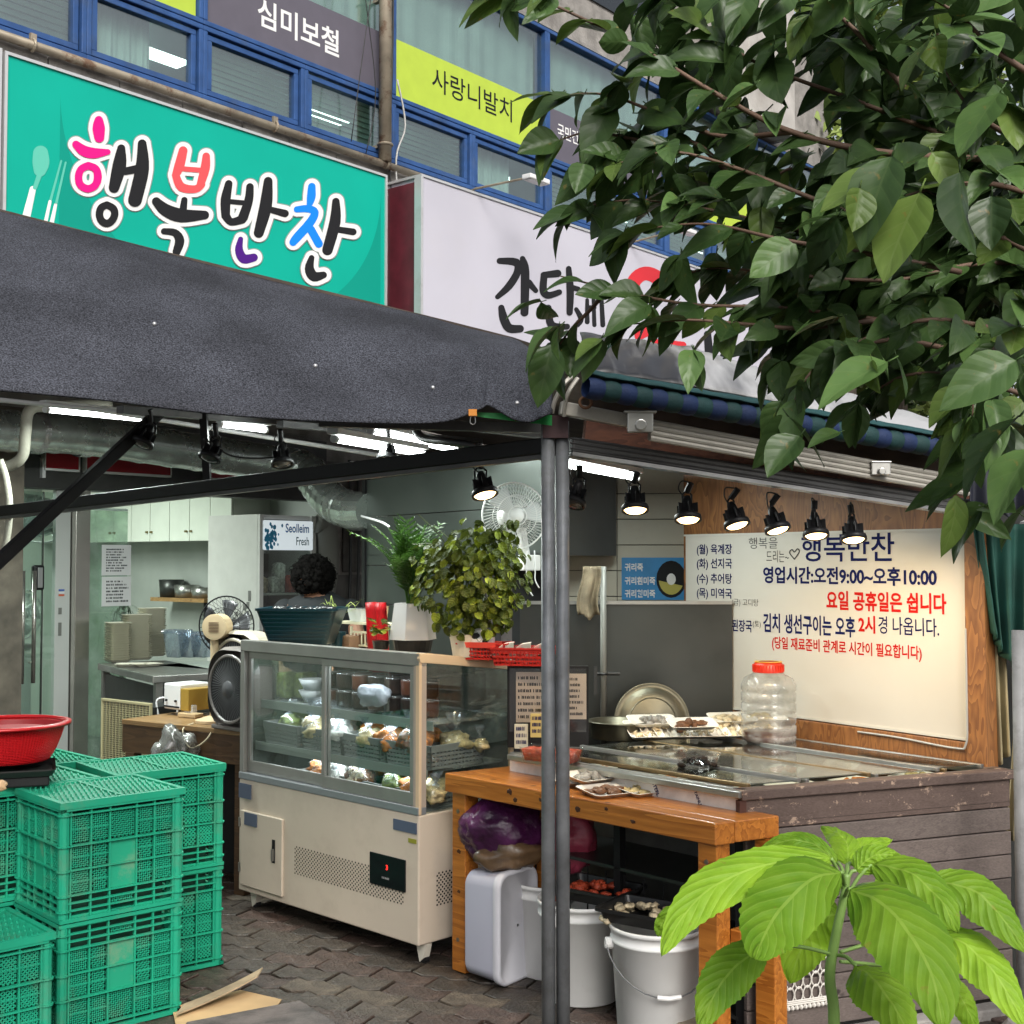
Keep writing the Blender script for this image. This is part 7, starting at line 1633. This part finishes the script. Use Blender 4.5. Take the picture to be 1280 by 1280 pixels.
# white wall fan under the hood
c = P(643, 645, 5.6); wm = M('fan_white', (.7, .7, .68), .35); wf_, wT = fan(frame(c.x, c.y, 16, c.z), 'white wall fan hanging on the metal hood left of the corner post', .146, wm, M('clear_blade', (.55, .57, .56), .3), wm, wires=60, nb=3)
q = MB(); q.bar((.06, .1, -.05), (.09, .12, -.2), .03, .04); q.box(.06, .14, .06, .16, -.24, -.17); q.build('wall_bracket', wm, wf_, bevel=.006)
for i, (x0, yb) in enumerate(((660, 745), (668, 735), (677, 745))): cable('thin white pull cord below the wall fan, %s' % ('left', 'middle', 'right')[i], [P(x0, 688, 5.5), P(x0-2+i*3, 712, 5.5), P(x0+1, yb-10, 5.5), P(x0+6, yb, 5.5)], .003, white_pl)
cable('white wire tied to the dark post left of the palm', [P(452, 645, 7.0), P(455, 646, 6.6), P(475, 652, 6.0), P(486, 658, 5.8)], .006, white_pl)
# ================================================================ green crates
cg = M('crate_green', (.012, .285, .165), .5, spec=.25, var=.16, vs=3, rnd=.08, dirt=.55, ds=9, dcol=(.11, .2, .13), dth=(.5, .72))
CX, CY, CZ = .43, .38, .372
def crate_meshes():
    b = MB(); T = .004
    pan = []
    def face(M4, W, H):
        """M4 maps (u along, v out, z) for one side; W width"""
        def bx(x0, x1, y0, y1, z0, z1): b.box(x0, x1, y0, y1, z0, z1, M4)
        e = .035
        cols = [e, e+(W-2*e)*.19, e+(W-2*e)*.37, e+(W-2*e)*.63, e+(W-2*e)*.81, W-e]
        rows = [.012, .036, .06, .085, .165, .245, .345, .362]
        for c in cols: bx(c-.003, c+.003, -.012, 0, .006, H-.006)
        for r, dp in zip(rows[1:-1], (.014, .014, .016, .014, .018, .018)): bx(.01, W-.01, -dp, 0, r-.0025, r+.0025)
        # mid ribs within rows
        for k in range(5):
            if k == 2: continue
            for z in (.125, .205, .295): bx(cols[k], cols[k+1], -.008, 0, z-.0015, z+.0015)
        for (z0, z1, ks) in ((.085, .165, (0, 1, 3, 4)), (.165, .245, (0, 1, 3, 4)), (.245, .345, (0, 1, 2, 3, 4)), (.036, .06, (2,))):
            for k in ks:
                x0, x1 = cols[k]+.008, cols[k+1]-.008; zz0, zz1 = z0+.006, z1-.006
                n = max(3, int(round((x1-x0+zz1-zz0)/.014)))
                for s in (0, 1):
                    for i in range(1, n):
                        t_ = (x1-x0+zz1-zz0)*i/n
                        # diagonal line x + z = t
                        xa, za = (min(t_, x1-x0), max(0, t_-(x1-x0))); xb, zb_ = (max(0, t_-(zz1-zz0)), min(t_, zz1-zz0))
                        if s: xa, xb = (x1-x0)-xa, (x1-x0)-xb
                        p, q = M4 @ Vector((x0+xa, -.004, zz0+za)), M4 @ Vector((x0+xb, -.004, zz0+zb_))
                        if (p-q).length > .004: b.bar(p, q, .0046, .004)
        # small solid surrounds of the lattice windows
        bx(cols[0]-.024, cols[0]-.003, -.006, 0, .01, H-.01); bx(cols[5]+.003, cols[5]+.024, -.006, 0, .01, H-.01)
        for (z0, z1) in ((.012, .036),):
            for k in (0, 1, 3, 4): bx(cols[k], cols[k+1], -.004, 0, z0, z0+.007)
        p = MB(); p.box(cols[2]+.003, cols[3]-.003, -.006, -.001, .088, .243, M4); pan.append(p)
        bx(0.0, W, -.018, 0, 0, .012); bx(-.004, W+.004, -.02, 0, H-.014, H)
    hx, hy = CX/2, CY/2
    for ang, W, off in ((0, CX, hy), (90, CY, hx), (180, CX, hy), (270, CY, hx)):
        M4 = Matrix.Rotation(R(ang), 4, 'Z') @ Matrix.Translation((-W/2, -off+.016, 0)); face(M4, W, CZ)
    for sx_ in (-1, 1):
        for sy in (-1, 1):
            b.tube([(sx_*(hx-.016), sy*(hy-.016), .0), (sx_*(hx-.016), sy*(hy-.016), CZ)], .018, 10)
            for z in (.036, .085, .165, .245, .345): b.tube([(sx_*(hx-.016), sy*(hy-.016), z-.0025), (sx_*(hx-.016), sy*(hy-.016), z+.0025)], .024, 10)
    b.box(-hx+.02, hx-.02, -hy+.02, hy-.02, .008, .014)
    inner = MB(); inner.box(-hx+.05, hx-.05, -hy+.05, hy-.05, .015, CZ-.03)  # dark box inside stands in for the shade seen through the lattice
    lid = MB(); lid.box(-hx-.004, hx+.004, -hy-.004, hy+.004, CZ+.001, CZ+.009)
    rows = 6
    for r in range(rows):
        y0 = -hy+.02+(CY-.04)*r/rows; y1 = y0+(CY-.04)/rows-.008
        for i in range(22):
            x = -hx+.025+(CX-.06)*i/21; lid.bar((x-.007, y0, CZ+.013), (x+.012, y1, CZ+.013), .005, .007)
    for (x0, x1, y0, y1) in ((-hx-.006, hx+.006, -hy-.006, -hy+.012), (-hx-.006, hx+.006, hy-.012, hy+.006), (-hx-.006, -hx+.012, -hy+.0121, hy-.0121), (hx-.012, hx+.006, -hy+.0121, hy-.0121), (-.006, .006, -hy+.0121, hy-.0121)): lid.box(x0, x1, y0, y1, CZ-.006, CZ+.016)
    return b, pan, inner, lid
cb, cp_, ci, cl_ = crate_meshes()
me_b = cb.mesh('body', cg); me_p = [p.mesh('panel', M('crate_panel_green', (.016, .27, .155), .45, spec=.2, var=.1, vs=3, dirt=.75, ds=5, dcol=(.22, .26, .17))) for p in cp_]; me_l = cl_.mesh('lid', cg); me_i = ci.mesh('dark_backing', M('crate_inner_shade', (.003, .05, .028), .8))
CA0 = 42
N1 = P(77, 1008, 4.16); CR = frame(N1.x, N1.y, CA0)
def crate(ox, oy, lv, label, lid=True, flip=False, jig=0):
    T = CR @ Matrix.Translation((ox+CX/2, oy+CY/2, lv*(CZ+.004)+.002)) @ Matrix.Rotation(R(jig), 4, 'Z')
    t = thing('plastic_crate', label, 'crate', T, 'green slatted crates')
    X = T @ Matrix.Translation((0, 0, CZ)) @ Matrix.Rotation(R(180), 4, 'X') if flip else T
    inst('body', me_b, t, X); inst('dark_backing', me_i, t, X)
    for m in me_p: inst('panel', m, t, X)
    if lid: inst('lid', me_l, t, T)
    return t
crate(0, 0, 1, 'green crate with lid nearest the middle of the front stack, upper one')
crate(0, .004, 0, 'green crate at the bottom of the front stack, turned upside down', False, True)
crate(.38, .39, 1, 'green crate with lid on the rear stack next to the display case', jig=-3)
crate(.38, .39, 0, 'green crate at the bottom of the rear stack next to the display case', False, True, -4)
crate(-.125, .405, 1, 'green crate with lid directly behind the front stack', jig=1); crate(-.125, .405, 0, 'green crate under the one directly behind the front stack', False, True)

crate(-.57, .41, 1, 'green crate with lid farthest left behind the red colander'); crate(.05, .80, 1, 'green crate with lid in the back row near the cloudy bag', jig=2); crate(-.40, .81, 1, 'green crate with lid at the far back left of the crate block')
crate(.05, .80, 0, 'lower green crate in the back row near the cloudy bag', False); crate(-.4, .81, 0, 'lower green crate at the far back left of the crate block', False); crate(-.57, .41, 0, 'lower green crate farthest left behind the red colander', False)
LV0 = PZ(67, 1166, CZ+.015); li = CR.inverted() @ LV0
crate(li.x-CX, li.y, 0, 'single green crate with lid at the bottom left corner of the photo')
# cardboard on the floor
kb = M('corrugated_card', (.42, .28, .14), .8, var=.25, vs=4)
t = thing('cardboard_sheet', 'torn flat cardboard lying on the pavers beside the crates', 'cardboard')
def fl(pts, z): return [Vector((*(PZ(x, y, 0).xy), z)) for x, y in pts]
q = MB(); q.prism(fl([(215, 1262), (300, 1240), (352, 1252), (345, 1262), (222, 1295)], .003), (0, 0, .005)); q.build('flap', kb, t)
t = thing('cardboard_sheet', 'narrow curled cardboard strip on top of the flat piece', 'cardboard')
q = MB(); a0, b0_ = PZ(225, 1262, .02), PZ(325, 1226, .035); q.grid(lambda u, v: a0.lerp(b0_, u)+Vector((0, (v-.5)*.10, .03*u*u-.0)), 10, 3); q.build('strip', M('worn_card', (.32, .24, .15), .8, var=.3), t, solid=.005)
t = thing('paving_slab', 'worn dark slab edge lying flat at the bottom of the photo', 'slab')
q = MB(); q.prism(fl([(232, 1290), (375, 1262), (420, 1290), (400, 1340), (240, 1340)], .004), (0, 0, .03)); q.build('slab', M('slab_stone', (.09, .075, .07), .7, var=.6, vs=9, bump=.5), t, bevel=.006)
# scale, red colander
c = CR @ Vector((-.02, .50, 0)); zt4 = 2*(CZ+.004)+.016
st_ = thing('scale', 'flat black weighing tray on the green crates under the red colander', 'scale', frame(c.x, c.y, 20, zt4)); MB().box(-.17, .17, -.12, .12, .0, .035).build('base', black, st_, bevel=.006); shell([(.36, .26, .02, .036), (.38, .28, .02, .055), (.38, .28, .02, .06), (.36, .26, .02, .045)]).build('tray', M('black_tray'), st_)
c = P(6, 968, 4.66); rc = thing('colander', 'bright red plastic colander heaped on the black tray', 'colander', frame(c.x, c.y, 0, zt4+.062)); rcm = M('red_colander', (.5, .008, .012), .35, coat=.2)
q = MB(); prof = lambda v: (lerp(.15, .205, v**.7), .125*v)
for i in range(110):
    a = 2*math.pi*i/110; q.tube([(prof(v)[0]*math.cos(a), prof(v)[0]*math.sin(a), prof(v)[1]) for v in (0, .3, .65, 1)], .0024, 4, caps=False)
for j in range(22): r, z = prof(j/21); q.ring((0, 0, z), r, .0022, 60, 4)
stuff(q.build('mesh_wall', rcm, rc)); MB().lathe([(0, 0), (.145, 0), (.146, .012), (0, .012)], 40).build('base', rcm, rc)
MB().lathe([(.203, .12), (.222, .128), (.226, .122), (.226, .134), (.205, .136), (.2, .128)], 50).build('rim', rcm, rc, smooth=True); MB().lathe([(.143, .01), (.16, .04), (.185, .09), (.198, .120)], 40).build('dark_backing', M('red_liner', (.3, .006, .008), .5), rc, smooth=True)
MB().lathe([(0, .1), (.17, .105)], 30).build('liner_floor', M('red_liner'), rc)
c = PZ(6, 967, zt4+.05); t = thing('ginger_root', 'tan knobbly root at the left edge beside the black tray', 'vegetable', frame(c.x, c.y-.13, 20, zt4+.03)); MB().blob((0, 0, 0), (.055, .02, .018), 14, 10, .3, 3).build('root', M('tan_root', (.5, .32, .18), .6), t, smooth=True)
MB().blob((-.03, -.02, -.008), (.03, .014, .015), 12, 8, .2, 9).build('knob', M('tan_root'), t, smooth=True)
# ================================================================ persimmon tree over the right of the picture
tree = thing('persimmon_tree', 'persimmon tree with big glossy leaves overhanging the stall from the right', 'tree', frame(2.3, 3.0, 0))
bark = M('persimmon_bark', (.10, .075, .055), .85, var=.4, vs=20, bump=.5); twig = M('twig_brown', (.12, .07, .045), .7, var=.3)
tm = leafmat('persimmon_leaf', (.02, .052, .015), (.085, .15, .042), (.12, .17, .06), .22, .36, 4.5, rnd=.55, spots=.4, vstr=.22, vb=.22)
tl2 = leafmat('persimmon_leaf_young', (.06, .12, .02), (.15, .22, .05), (.2, .26, .09), .35, .4, 4.5, rnd=.3, spots=.5, vstr=.3, vb=.25)
MB().tube(sm([(2.3, 3.0, 0), (2.27, 3.02, 1.0), (2.32, 2.98, 1.9), (2.2, 2.95, 2.7), (2.25, 3.0, 3.6)]), [.11-.0025*i for i in range(25)], 14).build('trunk', bark, tree, world=True, smooth=True)
def leaf_shape(L, W, fold, curl, nu=9, nv=6, tw=0):
    mb = MB()
    def fn(u, v):
        w_ = W*(math.sin(math.pi*min(1, u**.85))**.75)*(1-u*.25)*1.08 if 0 < u < 1 else 0
        if u > .8: w_ *= 1-((u-.8)/.2)**2*.35
        s = (v-.5)*2; x = L*u; z = -curl*L*u*u+abs(s)*w_*.5*fold+.012*L*math.sin(u*9+s*2)*abs(s); y = s*w_/2
        c_, s_ = math.cos(tw*u), math.sin(tw*u); return (x, y*c_-z*s_*.3, z)
    mb.grid(fn, nu, nv, uv=True); mb.tube([(-.018, 0, .002), (0, 0, 0)], .0014, 4); 
    return mb
shapes = [leaf_shape(.125, .074, .35, .25), leaf_shape(.12, .08, .15, .12), leaf_shape(.13, .066, .6, .35), leaf_shape(.125, .076, .3, .45, tw=.4), leaf_shape(.105, .078, .5, .05), leaf_shape(.09, .056, .3, .2), leaf_shape(.135, .07, .2, .3, tw=-.5)]
lmes = [(s.mesh('leaf', tm, True), s.mesh('leaf', tl2, True)) for s in shapes]
BR = [  # picture paths of branches with depth
 [(1500, 330, 2.9), (1250, 200, 2.8), (1080, 130, 2.7), (930, 70, 2.7), (840, -10, 2.7)],
 [(1250, 200, 2.8), (1100, 190, 2.6), (990, 165, 2.6), (900, 120, 2.6), (800, 60, 2.6), (700, 10, 2.6), (640, -10, 2.6)],
 [(990, 165, 2.6), (900, 170, 2.7), (820, 140, 2.7), (755, 118, 2.75), (700, 120, 2.8)],
 [(930, 240, 2.7), (870, 180, 2.7), (800, 175, 2.75), (740, 165, 2.8), (700, 175, 2.8)],
 [(1150, 300, 2.6), (1020, 250, 2.6), (920, 210, 2.6), (840, 190, 2.6), (770, 205, 2.65)],
 [(1150, 300, 2.6), (1010, 290, 2.7), (900, 265, 2.7), (800, 250, 2.75), (720, 260, 2.8)],
 [(1200, 340, 2.6), (1100, 320, 2.5), (980, 300, 2.5), (880, 280, 2.6), (780, 290, 2.7)],
 [(1250, 420, 2.8), (1100, 400, 2.7), (980, 385, 2.7), (860, 380, 2.7), (760, 360, 2.75), (700, 345, 2.8)],
 [(1100, 400, 2.7), (1000, 410, 2.6), (930, 405, 2.6), (860, 400, 2.6), (790, 405, 2.7)],
 [(760, 360, 2.75), (740, 385, 2.8), (715, 410, 2.85), (700, 430, 2.9)],
 [(1200, 440, 2.7), (1120, 425, 2.6), (1050, 440, 2.55), (1010, 470, 2.5), (985, 520, 2.5)],
 [(1280, 420, 2.5), (1180, 400, 2.4), (1110, 410, 2.4), (1060, 435, 2.4)],
 [(1350, 420, 2.3), (1270, 420, 2.3), (1225, 460, 2.2), (1215, 520, 2.2)],
 [(1330, 260, 2.4), (1240, 230, 2.3), (1150, 240, 2.3), (1070, 270, 2.35)],
 [(1330, 200, 2.3), (1230, 150, 2.3), (1180, 80, 2.3), (1170, 10, 2.3)],
 [(1300, 100, 2.2), (1240, 60, 2.2), (1200, 20, 2.2), (1150, -10, 2.2)],
 [(1130, 110, 2.5), (1080, 50, 2.5), (1040, 10, 2.5), (1010, -20, 2.5)],
 [(1300, 320, 2.3), (1240, 290, 2.3), (1180, 250, 2.3), (1120, 215, 2.35)],
 [(1300, 500, 2.6), (1200, 470, 2.6), (1130, 470, 2.6), (1080, 500, 2.7)],
 [(1330, 330, 2.7), (1220, 330, 2.7), (1120, 350, 2.7), (1000, 345, 2.7), (900, 335, 2.75), (850, 345, 2.8)],
 [(1200, 300, 2.9), (1100, 240, 2.9), (1000, 210, 2.9), (950, 230, 2.9), (880, 230, 2.9)]]
rn = random.Random(17); LV = []
def add_leaf(p, d_, size, young=False, k=None):
    px_ = 640+F_PX*p.x/p.y; py_ = 700-F_PX*(p.z-CAM_H)/p.y
    if k is None and rn.random() < .6 and ((672 < px_ < 780 and 290 < py_ < 395) or (685 < px_ < 765 and 140 < py_ < 200) or (945 < px_ < 1035 and 50 < py_ < 170)): return
    d_ = d_.normalized(); n = Vector((rn.gauss(0, .45), -.55+rn.gauss(0, .4), .9+rn.gauss(0, .35))); n = (n-d_*n.dot(d_)).normalized(); y = n.cross(d_)
    LV.append((p.y, Matrix(((d_.x*size, y.x*size, n.x*size, p.x), (d_.y*size, y.y*size, n.y*size, p.y), (d_.z*size, y.z*size, n.z*size, p.z), (0, 0, 0, 1))), rn.randrange(7) if k is None else k, young))
for bi, br in enumerate(BR):
    pts = sm([P(*b) for b in br], 8); n = len(pts)
    MB().tube(pts, [.0065*(1-i/n)+.0016 for i in range(n)] if bi < 2 else [.005*(1-i/n)+.0014 for i in range(n)], 6).build('branch', twig, tree, world=True, smooth=True)
    tot = sum((pts[i+1]-pts[i]).length for i in range(n-1)); st = .024 if br[-1][0] > 950 else .031; acc = 0; side = 1; travelled = 0
    for i in range(n-1):
        seg = pts[i+1]-pts[i]; acc += seg.length; travelled += seg.length
        while acc > st:
            acc -= st; side = -side
            if travelled < tot*.12: continue
            tg = seg.normalized(); sd = tg.cross(Vector((0, 0, 1))).normalized()*side
            if rn.random() < (.35 if br[-1][0] > 950 else .2):  # short spur with its own leaves
                sp = (tg*.5+sd*rn.uniform(.3, 1)+Vector((0, rn.uniform(-.3, .3), rn.uniform(-.7, .6)))).normalized(); e_ = pts[i]+sp*rn.uniform(.05, .12)
                for _ in range(3): add_leaf(e_, sp*rn.uniform(.2, 1)+sd*rn.gauss(0, .5)+Vector((rn.gauss(0, .3), rn.gauss(0, .3), -rn.uniform(.1, 1.0))), rn.uniform(.6, .95), rn.random() < .14)
            else:
                add_leaf(pts[i], tg*rn.uniform(.5, 1.2)+sd*rn.uniform(.2, .9)+Vector((0, 0, -rn.uniform(-.1, .75))), rn.uniform(.62, .98), rn.random() < .12)
    for _ in range(4): add_leaf(pts[-1], (pts[-1]-pts[-3]).normalized()+Vector((rn.gauss(0, .5), rn.gauss(0, .4), rn.gauss(-.4, .4))), rn.uniform(.7, 1), rn.random() < .3)
# denser inner foliage on the right
for (xa, xb, ya, yb, da, db, n_) in ((1050, 1330, 40, 250, 2.7, 3.1, 150), (960, 1330, 280, 440, 2.75, 3.2, 330), (1060, 1330, 180, 330, 2.7, 3.2, 150), (1180, 1340, 430, 660, 2.4, 2.9, 40), (960, 1100, 330, 430, 2.8, 3.1, 60), (1000, 1330, -40, 60, 2.5, 3.1, 90), (790, 1060, -30, 90, 2.6, 3.0, 75), (760, 960, 130, 240, 2.7, 3.0, 40)):
    for _ in range(n_):
        d_ = rn.uniform(da, db); p = P(rn.uniform(xa, xb), rn.uniform(ya, yb), d_); add_leaf(p, Vector((rn.gauss(-.4, .6), rn.gauss(0, .5), rn.gauss(-.6, .4))), rn.uniform(.8, 1.15), rn.random() < .05)
# single conspicuous leaves
for (x0, y0, x1, y1, d_, yg, s) in ((1115, 195, 1068, 300, 2.1, 0, 1), (1200, 215, 1195, 330, 2.1, 0, 1), (1075, 235, 1065, 300, 2.1, 1, .9), (1150, 240, 1095, 350, 2.1, 1, 1), (1240, 245, 1238, 325, 2.1, 0, 1), (1165, 190, 1200, 240, 2.15, 1, .8), (1115, 210, 1020, 255, 2.15, 1, .9),
      (1170, 45, 1178, 100, 2.1, 1, .9), (1250, 115, 1190, 190, 2.1, 0, 1), (1160, 50, 1118, 110, 2.1, 1, .9), (1090, 450, 1100, 500, 2.2, 1, 1), (1110, 452, 1020, 490, 2.2, 0, 1.1), (1120, 445, 1140, 500, 2.25, 0, 1), (1000, 545, 950, 605, 2.3, 0, .9), (1050, 540, 1010, 550, 2.35, 0, .9), (985, 520, 1040, 580, 2.4, 0, .9),
      (700, 425, 655, 410, 2.9, 0, .85), (690, 430, 672, 505, 2.85, 0, .95), (715, 430, 712, 480, 2.9, 0, .8), (700, 440, 650, 470, 2.9, 0, .8), (1270, 450, 1180, 500, 2.0, 0, 1.25), (1275, 520, 1185, 600, 1.95, 0, 1.45), (1290, 560, 1230, 640, 2.0, 0, 1.4), (1240, 540, 1200, 570, 2.1, 0, 1)):
    a, b = P(x0, y0, d_), P(x1, y1, d_-.02); add_leaf(a, b-a, (b-a).length/.125 if s else 1, bool(yg), rn.choice((1, 4, 0)))
LV.sort(key=lambda l: l[0]); ex = [MB(), MB()]
for i, (dd, T, k, yg) in enumerate(LV):
    if i < 296: inst('leaf', lmes[k][1 if yg else 0], tree, T)
    else: ex[1 if yg else 0].add(shapes[k], T)
for k, m in ((0, tm), (1, tl2)): stuff(ex[k].build('foliage', m, tree, world=True, smooth=True))
# ================================================================ bright broad leaved plant in front
fp0 = P(1040, 1290, 2.3); fp = thing('broad_leaved_plant', 'young bright green plant with large toothed leaves in the right foreground', 'plant', frame(fp0.x, 2.3, 0))
fm = leafmat('bright_toothed_leaf', (.12, .28, .012), (.31, .50, .035), (.4, .58, .1), .38, .55, 9, rnd=.22, spots=.35)
fs_ = M('green_stem_bright', (.2, .33, .08), .5, var=.3)
def zp(x, y, d): return P(820+x/2.56, 780+y/2.56, d)
stem = sm([Vector((fp0.x, 2.3, .02)), Vector((fp0.x-.01, 2.3, .4)), zp(570, 1300, 2.3), zp(556, 1130, 2.3), zp(575, 1000, 2.3), zp(600, 880, 2.3), zp(612, 800, 2.3)], 5)
MB().tube(stem, [.0125-.0002*i for i in range(len(stem))], 10).build('stem', fs_, fp, world=True, smooth=True)
FL = [ # midrib points (zoomed), depths, half width, petiole root
 ([(560, 750), (380, 762), (200, 830), (90, 930), (18, 1062)], 2.25, 2.05, 74, (600, 850), .3),
 ([(592, 795), (500, 815), (400, 910), (350, 990), (316, 1072)], 2.22, 2.0, 112, (605, 840), .2),
 ([(582, 765), (500, 702), (410, 695), (316, 735)], 2.35, 2.4, 42, (606, 820), .5),
 ([(612, 770), (612, 705), (575, 665), (528, 648)], 2.35, 2.5, 50, (610, 810), .5),
 ([(620, 765), (670, 710), (755, 690)], 2.35, 2.5, 42, (610, 810), .5), ([(640, 790), (700, 740), (790, 745)], 2.3, 2.3, 48, (612, 820), .5),
 ([(690, 768), (800, 790), (900, 870), (966, 988)], 2.3, 2.15, 78, (612, 870), .2),
 ([(880, 820), (1010, 850), (1100, 930), (1190, 1055)], 2.4, 2.3, 85, (605, 900), .2),
 ([(622, 850), (720, 890), (810, 990), (885, 1130), (918, 1300)], 2.15, 1.9, 128, (605, 870), .1),
 ([(900, 985), (1010, 1040), (1100, 1140), (1190, 1300)], 2.4, 2.25, 85, (590, 1050), .2),
 ([(350, 1030), (260, 1090), (190, 1180), (140, 1300)], 2.25, 2.15, 76, (575, 1060), .1),
 ([(640, 1095), (690, 1130), (760, 1220), (825, 1340)], 2.25, 2.1, 90, (580, 1060), .2),
 ([(590, 925), (520, 950), (465, 1040), (428, 1150)], 2.42, 2.45, 95, (590, 930), .2),
 ([(700, 830), (800, 860), (900, 940), (985, 985)], 2.42, 2.45, 62, (605, 870), .2),
 ([(930, 1140), (985, 1210), (1030, 1310)], 2.5, 2.5, 55, (590, 1080), .2), ([(50, 905), (18, 960), (5, 1000)], 2.4, 2.4, 26, (200, 850), .2)]
for i, (mid, da, db, hw, root, fold) in enumerate(FL):
    k = len(mid); m3 = sm([zp(x, y, lerp(da, db, j/(k-1))) for j, (x, y) in enumerate(mid)], 7); n = len(m3)-1; W = hw/2.56*2.25/F_PX
    q = MB(); nu = 60; rn2 = random.Random(i)
    def at(u):
        t = u*n; a = min(int(t), n-1); return m3[a].lerp(m3[a+1], t-a)
    view = Vector((0, -1, 0))
    def fn(u, v):
        p = at(u); tg = (at(min(1, u+.02))-at(max(0, u-.02))).normalized(); sd = tg.cross(Vector((0, -.82, .57))).normalized(); nn = sd.cross(tg).normalized()
        if nn.z < 0: nn = -nn
        s = (v-.5)*2; w_ = W*2.75*(u**.62)*((1-u)**.92) if 0 < u < 1 else 0
        if abs(s) > .99: w_ *= 1+.05*(1.2 if (int(u*44)) % 3 == 0 else -.4)*(.6+.8*mnoise.noise(Vector((u*9, s, i*3))))+.05*mnoise.noise(Vector((u*5, s, i*7)))
        lat = math.sin((u*10-abs(s)*2.6)*6.28/1.15)*.0022*abs(s)*(1-abs(s))*3
        return p+sd*s*w_+nn*(-abs(s)**1.6*w_*(.28+fold*.3)+lat+.006*mnoise.noise(Vector((u*6, s*2, i))))
    q.grid(fn, nu, 10, uv=True); o = q.build('leaf', fm, fp, world=True, smooth=True)
    MB().tube(sm([zp(root[0], root[1], 2.3), zp((root[0]+mid[0][0])/2, (root[1]+mid[0][1])/2-12, (2.3+da)/2), m3[0]]), .0035, 6).build('petiole', fs_, fp, world=True, smooth=True)
MB().lathe([(0, 0), (.13, 0), (.17, .28), (.16, .28), (.15, .25), (0, .25)], 24, Matrix.Translation((fp0.x, 2.3, 0))).build('pot', M('brown_pot', (.16, .06, .03), .6), fp, world=True, smooth=True)
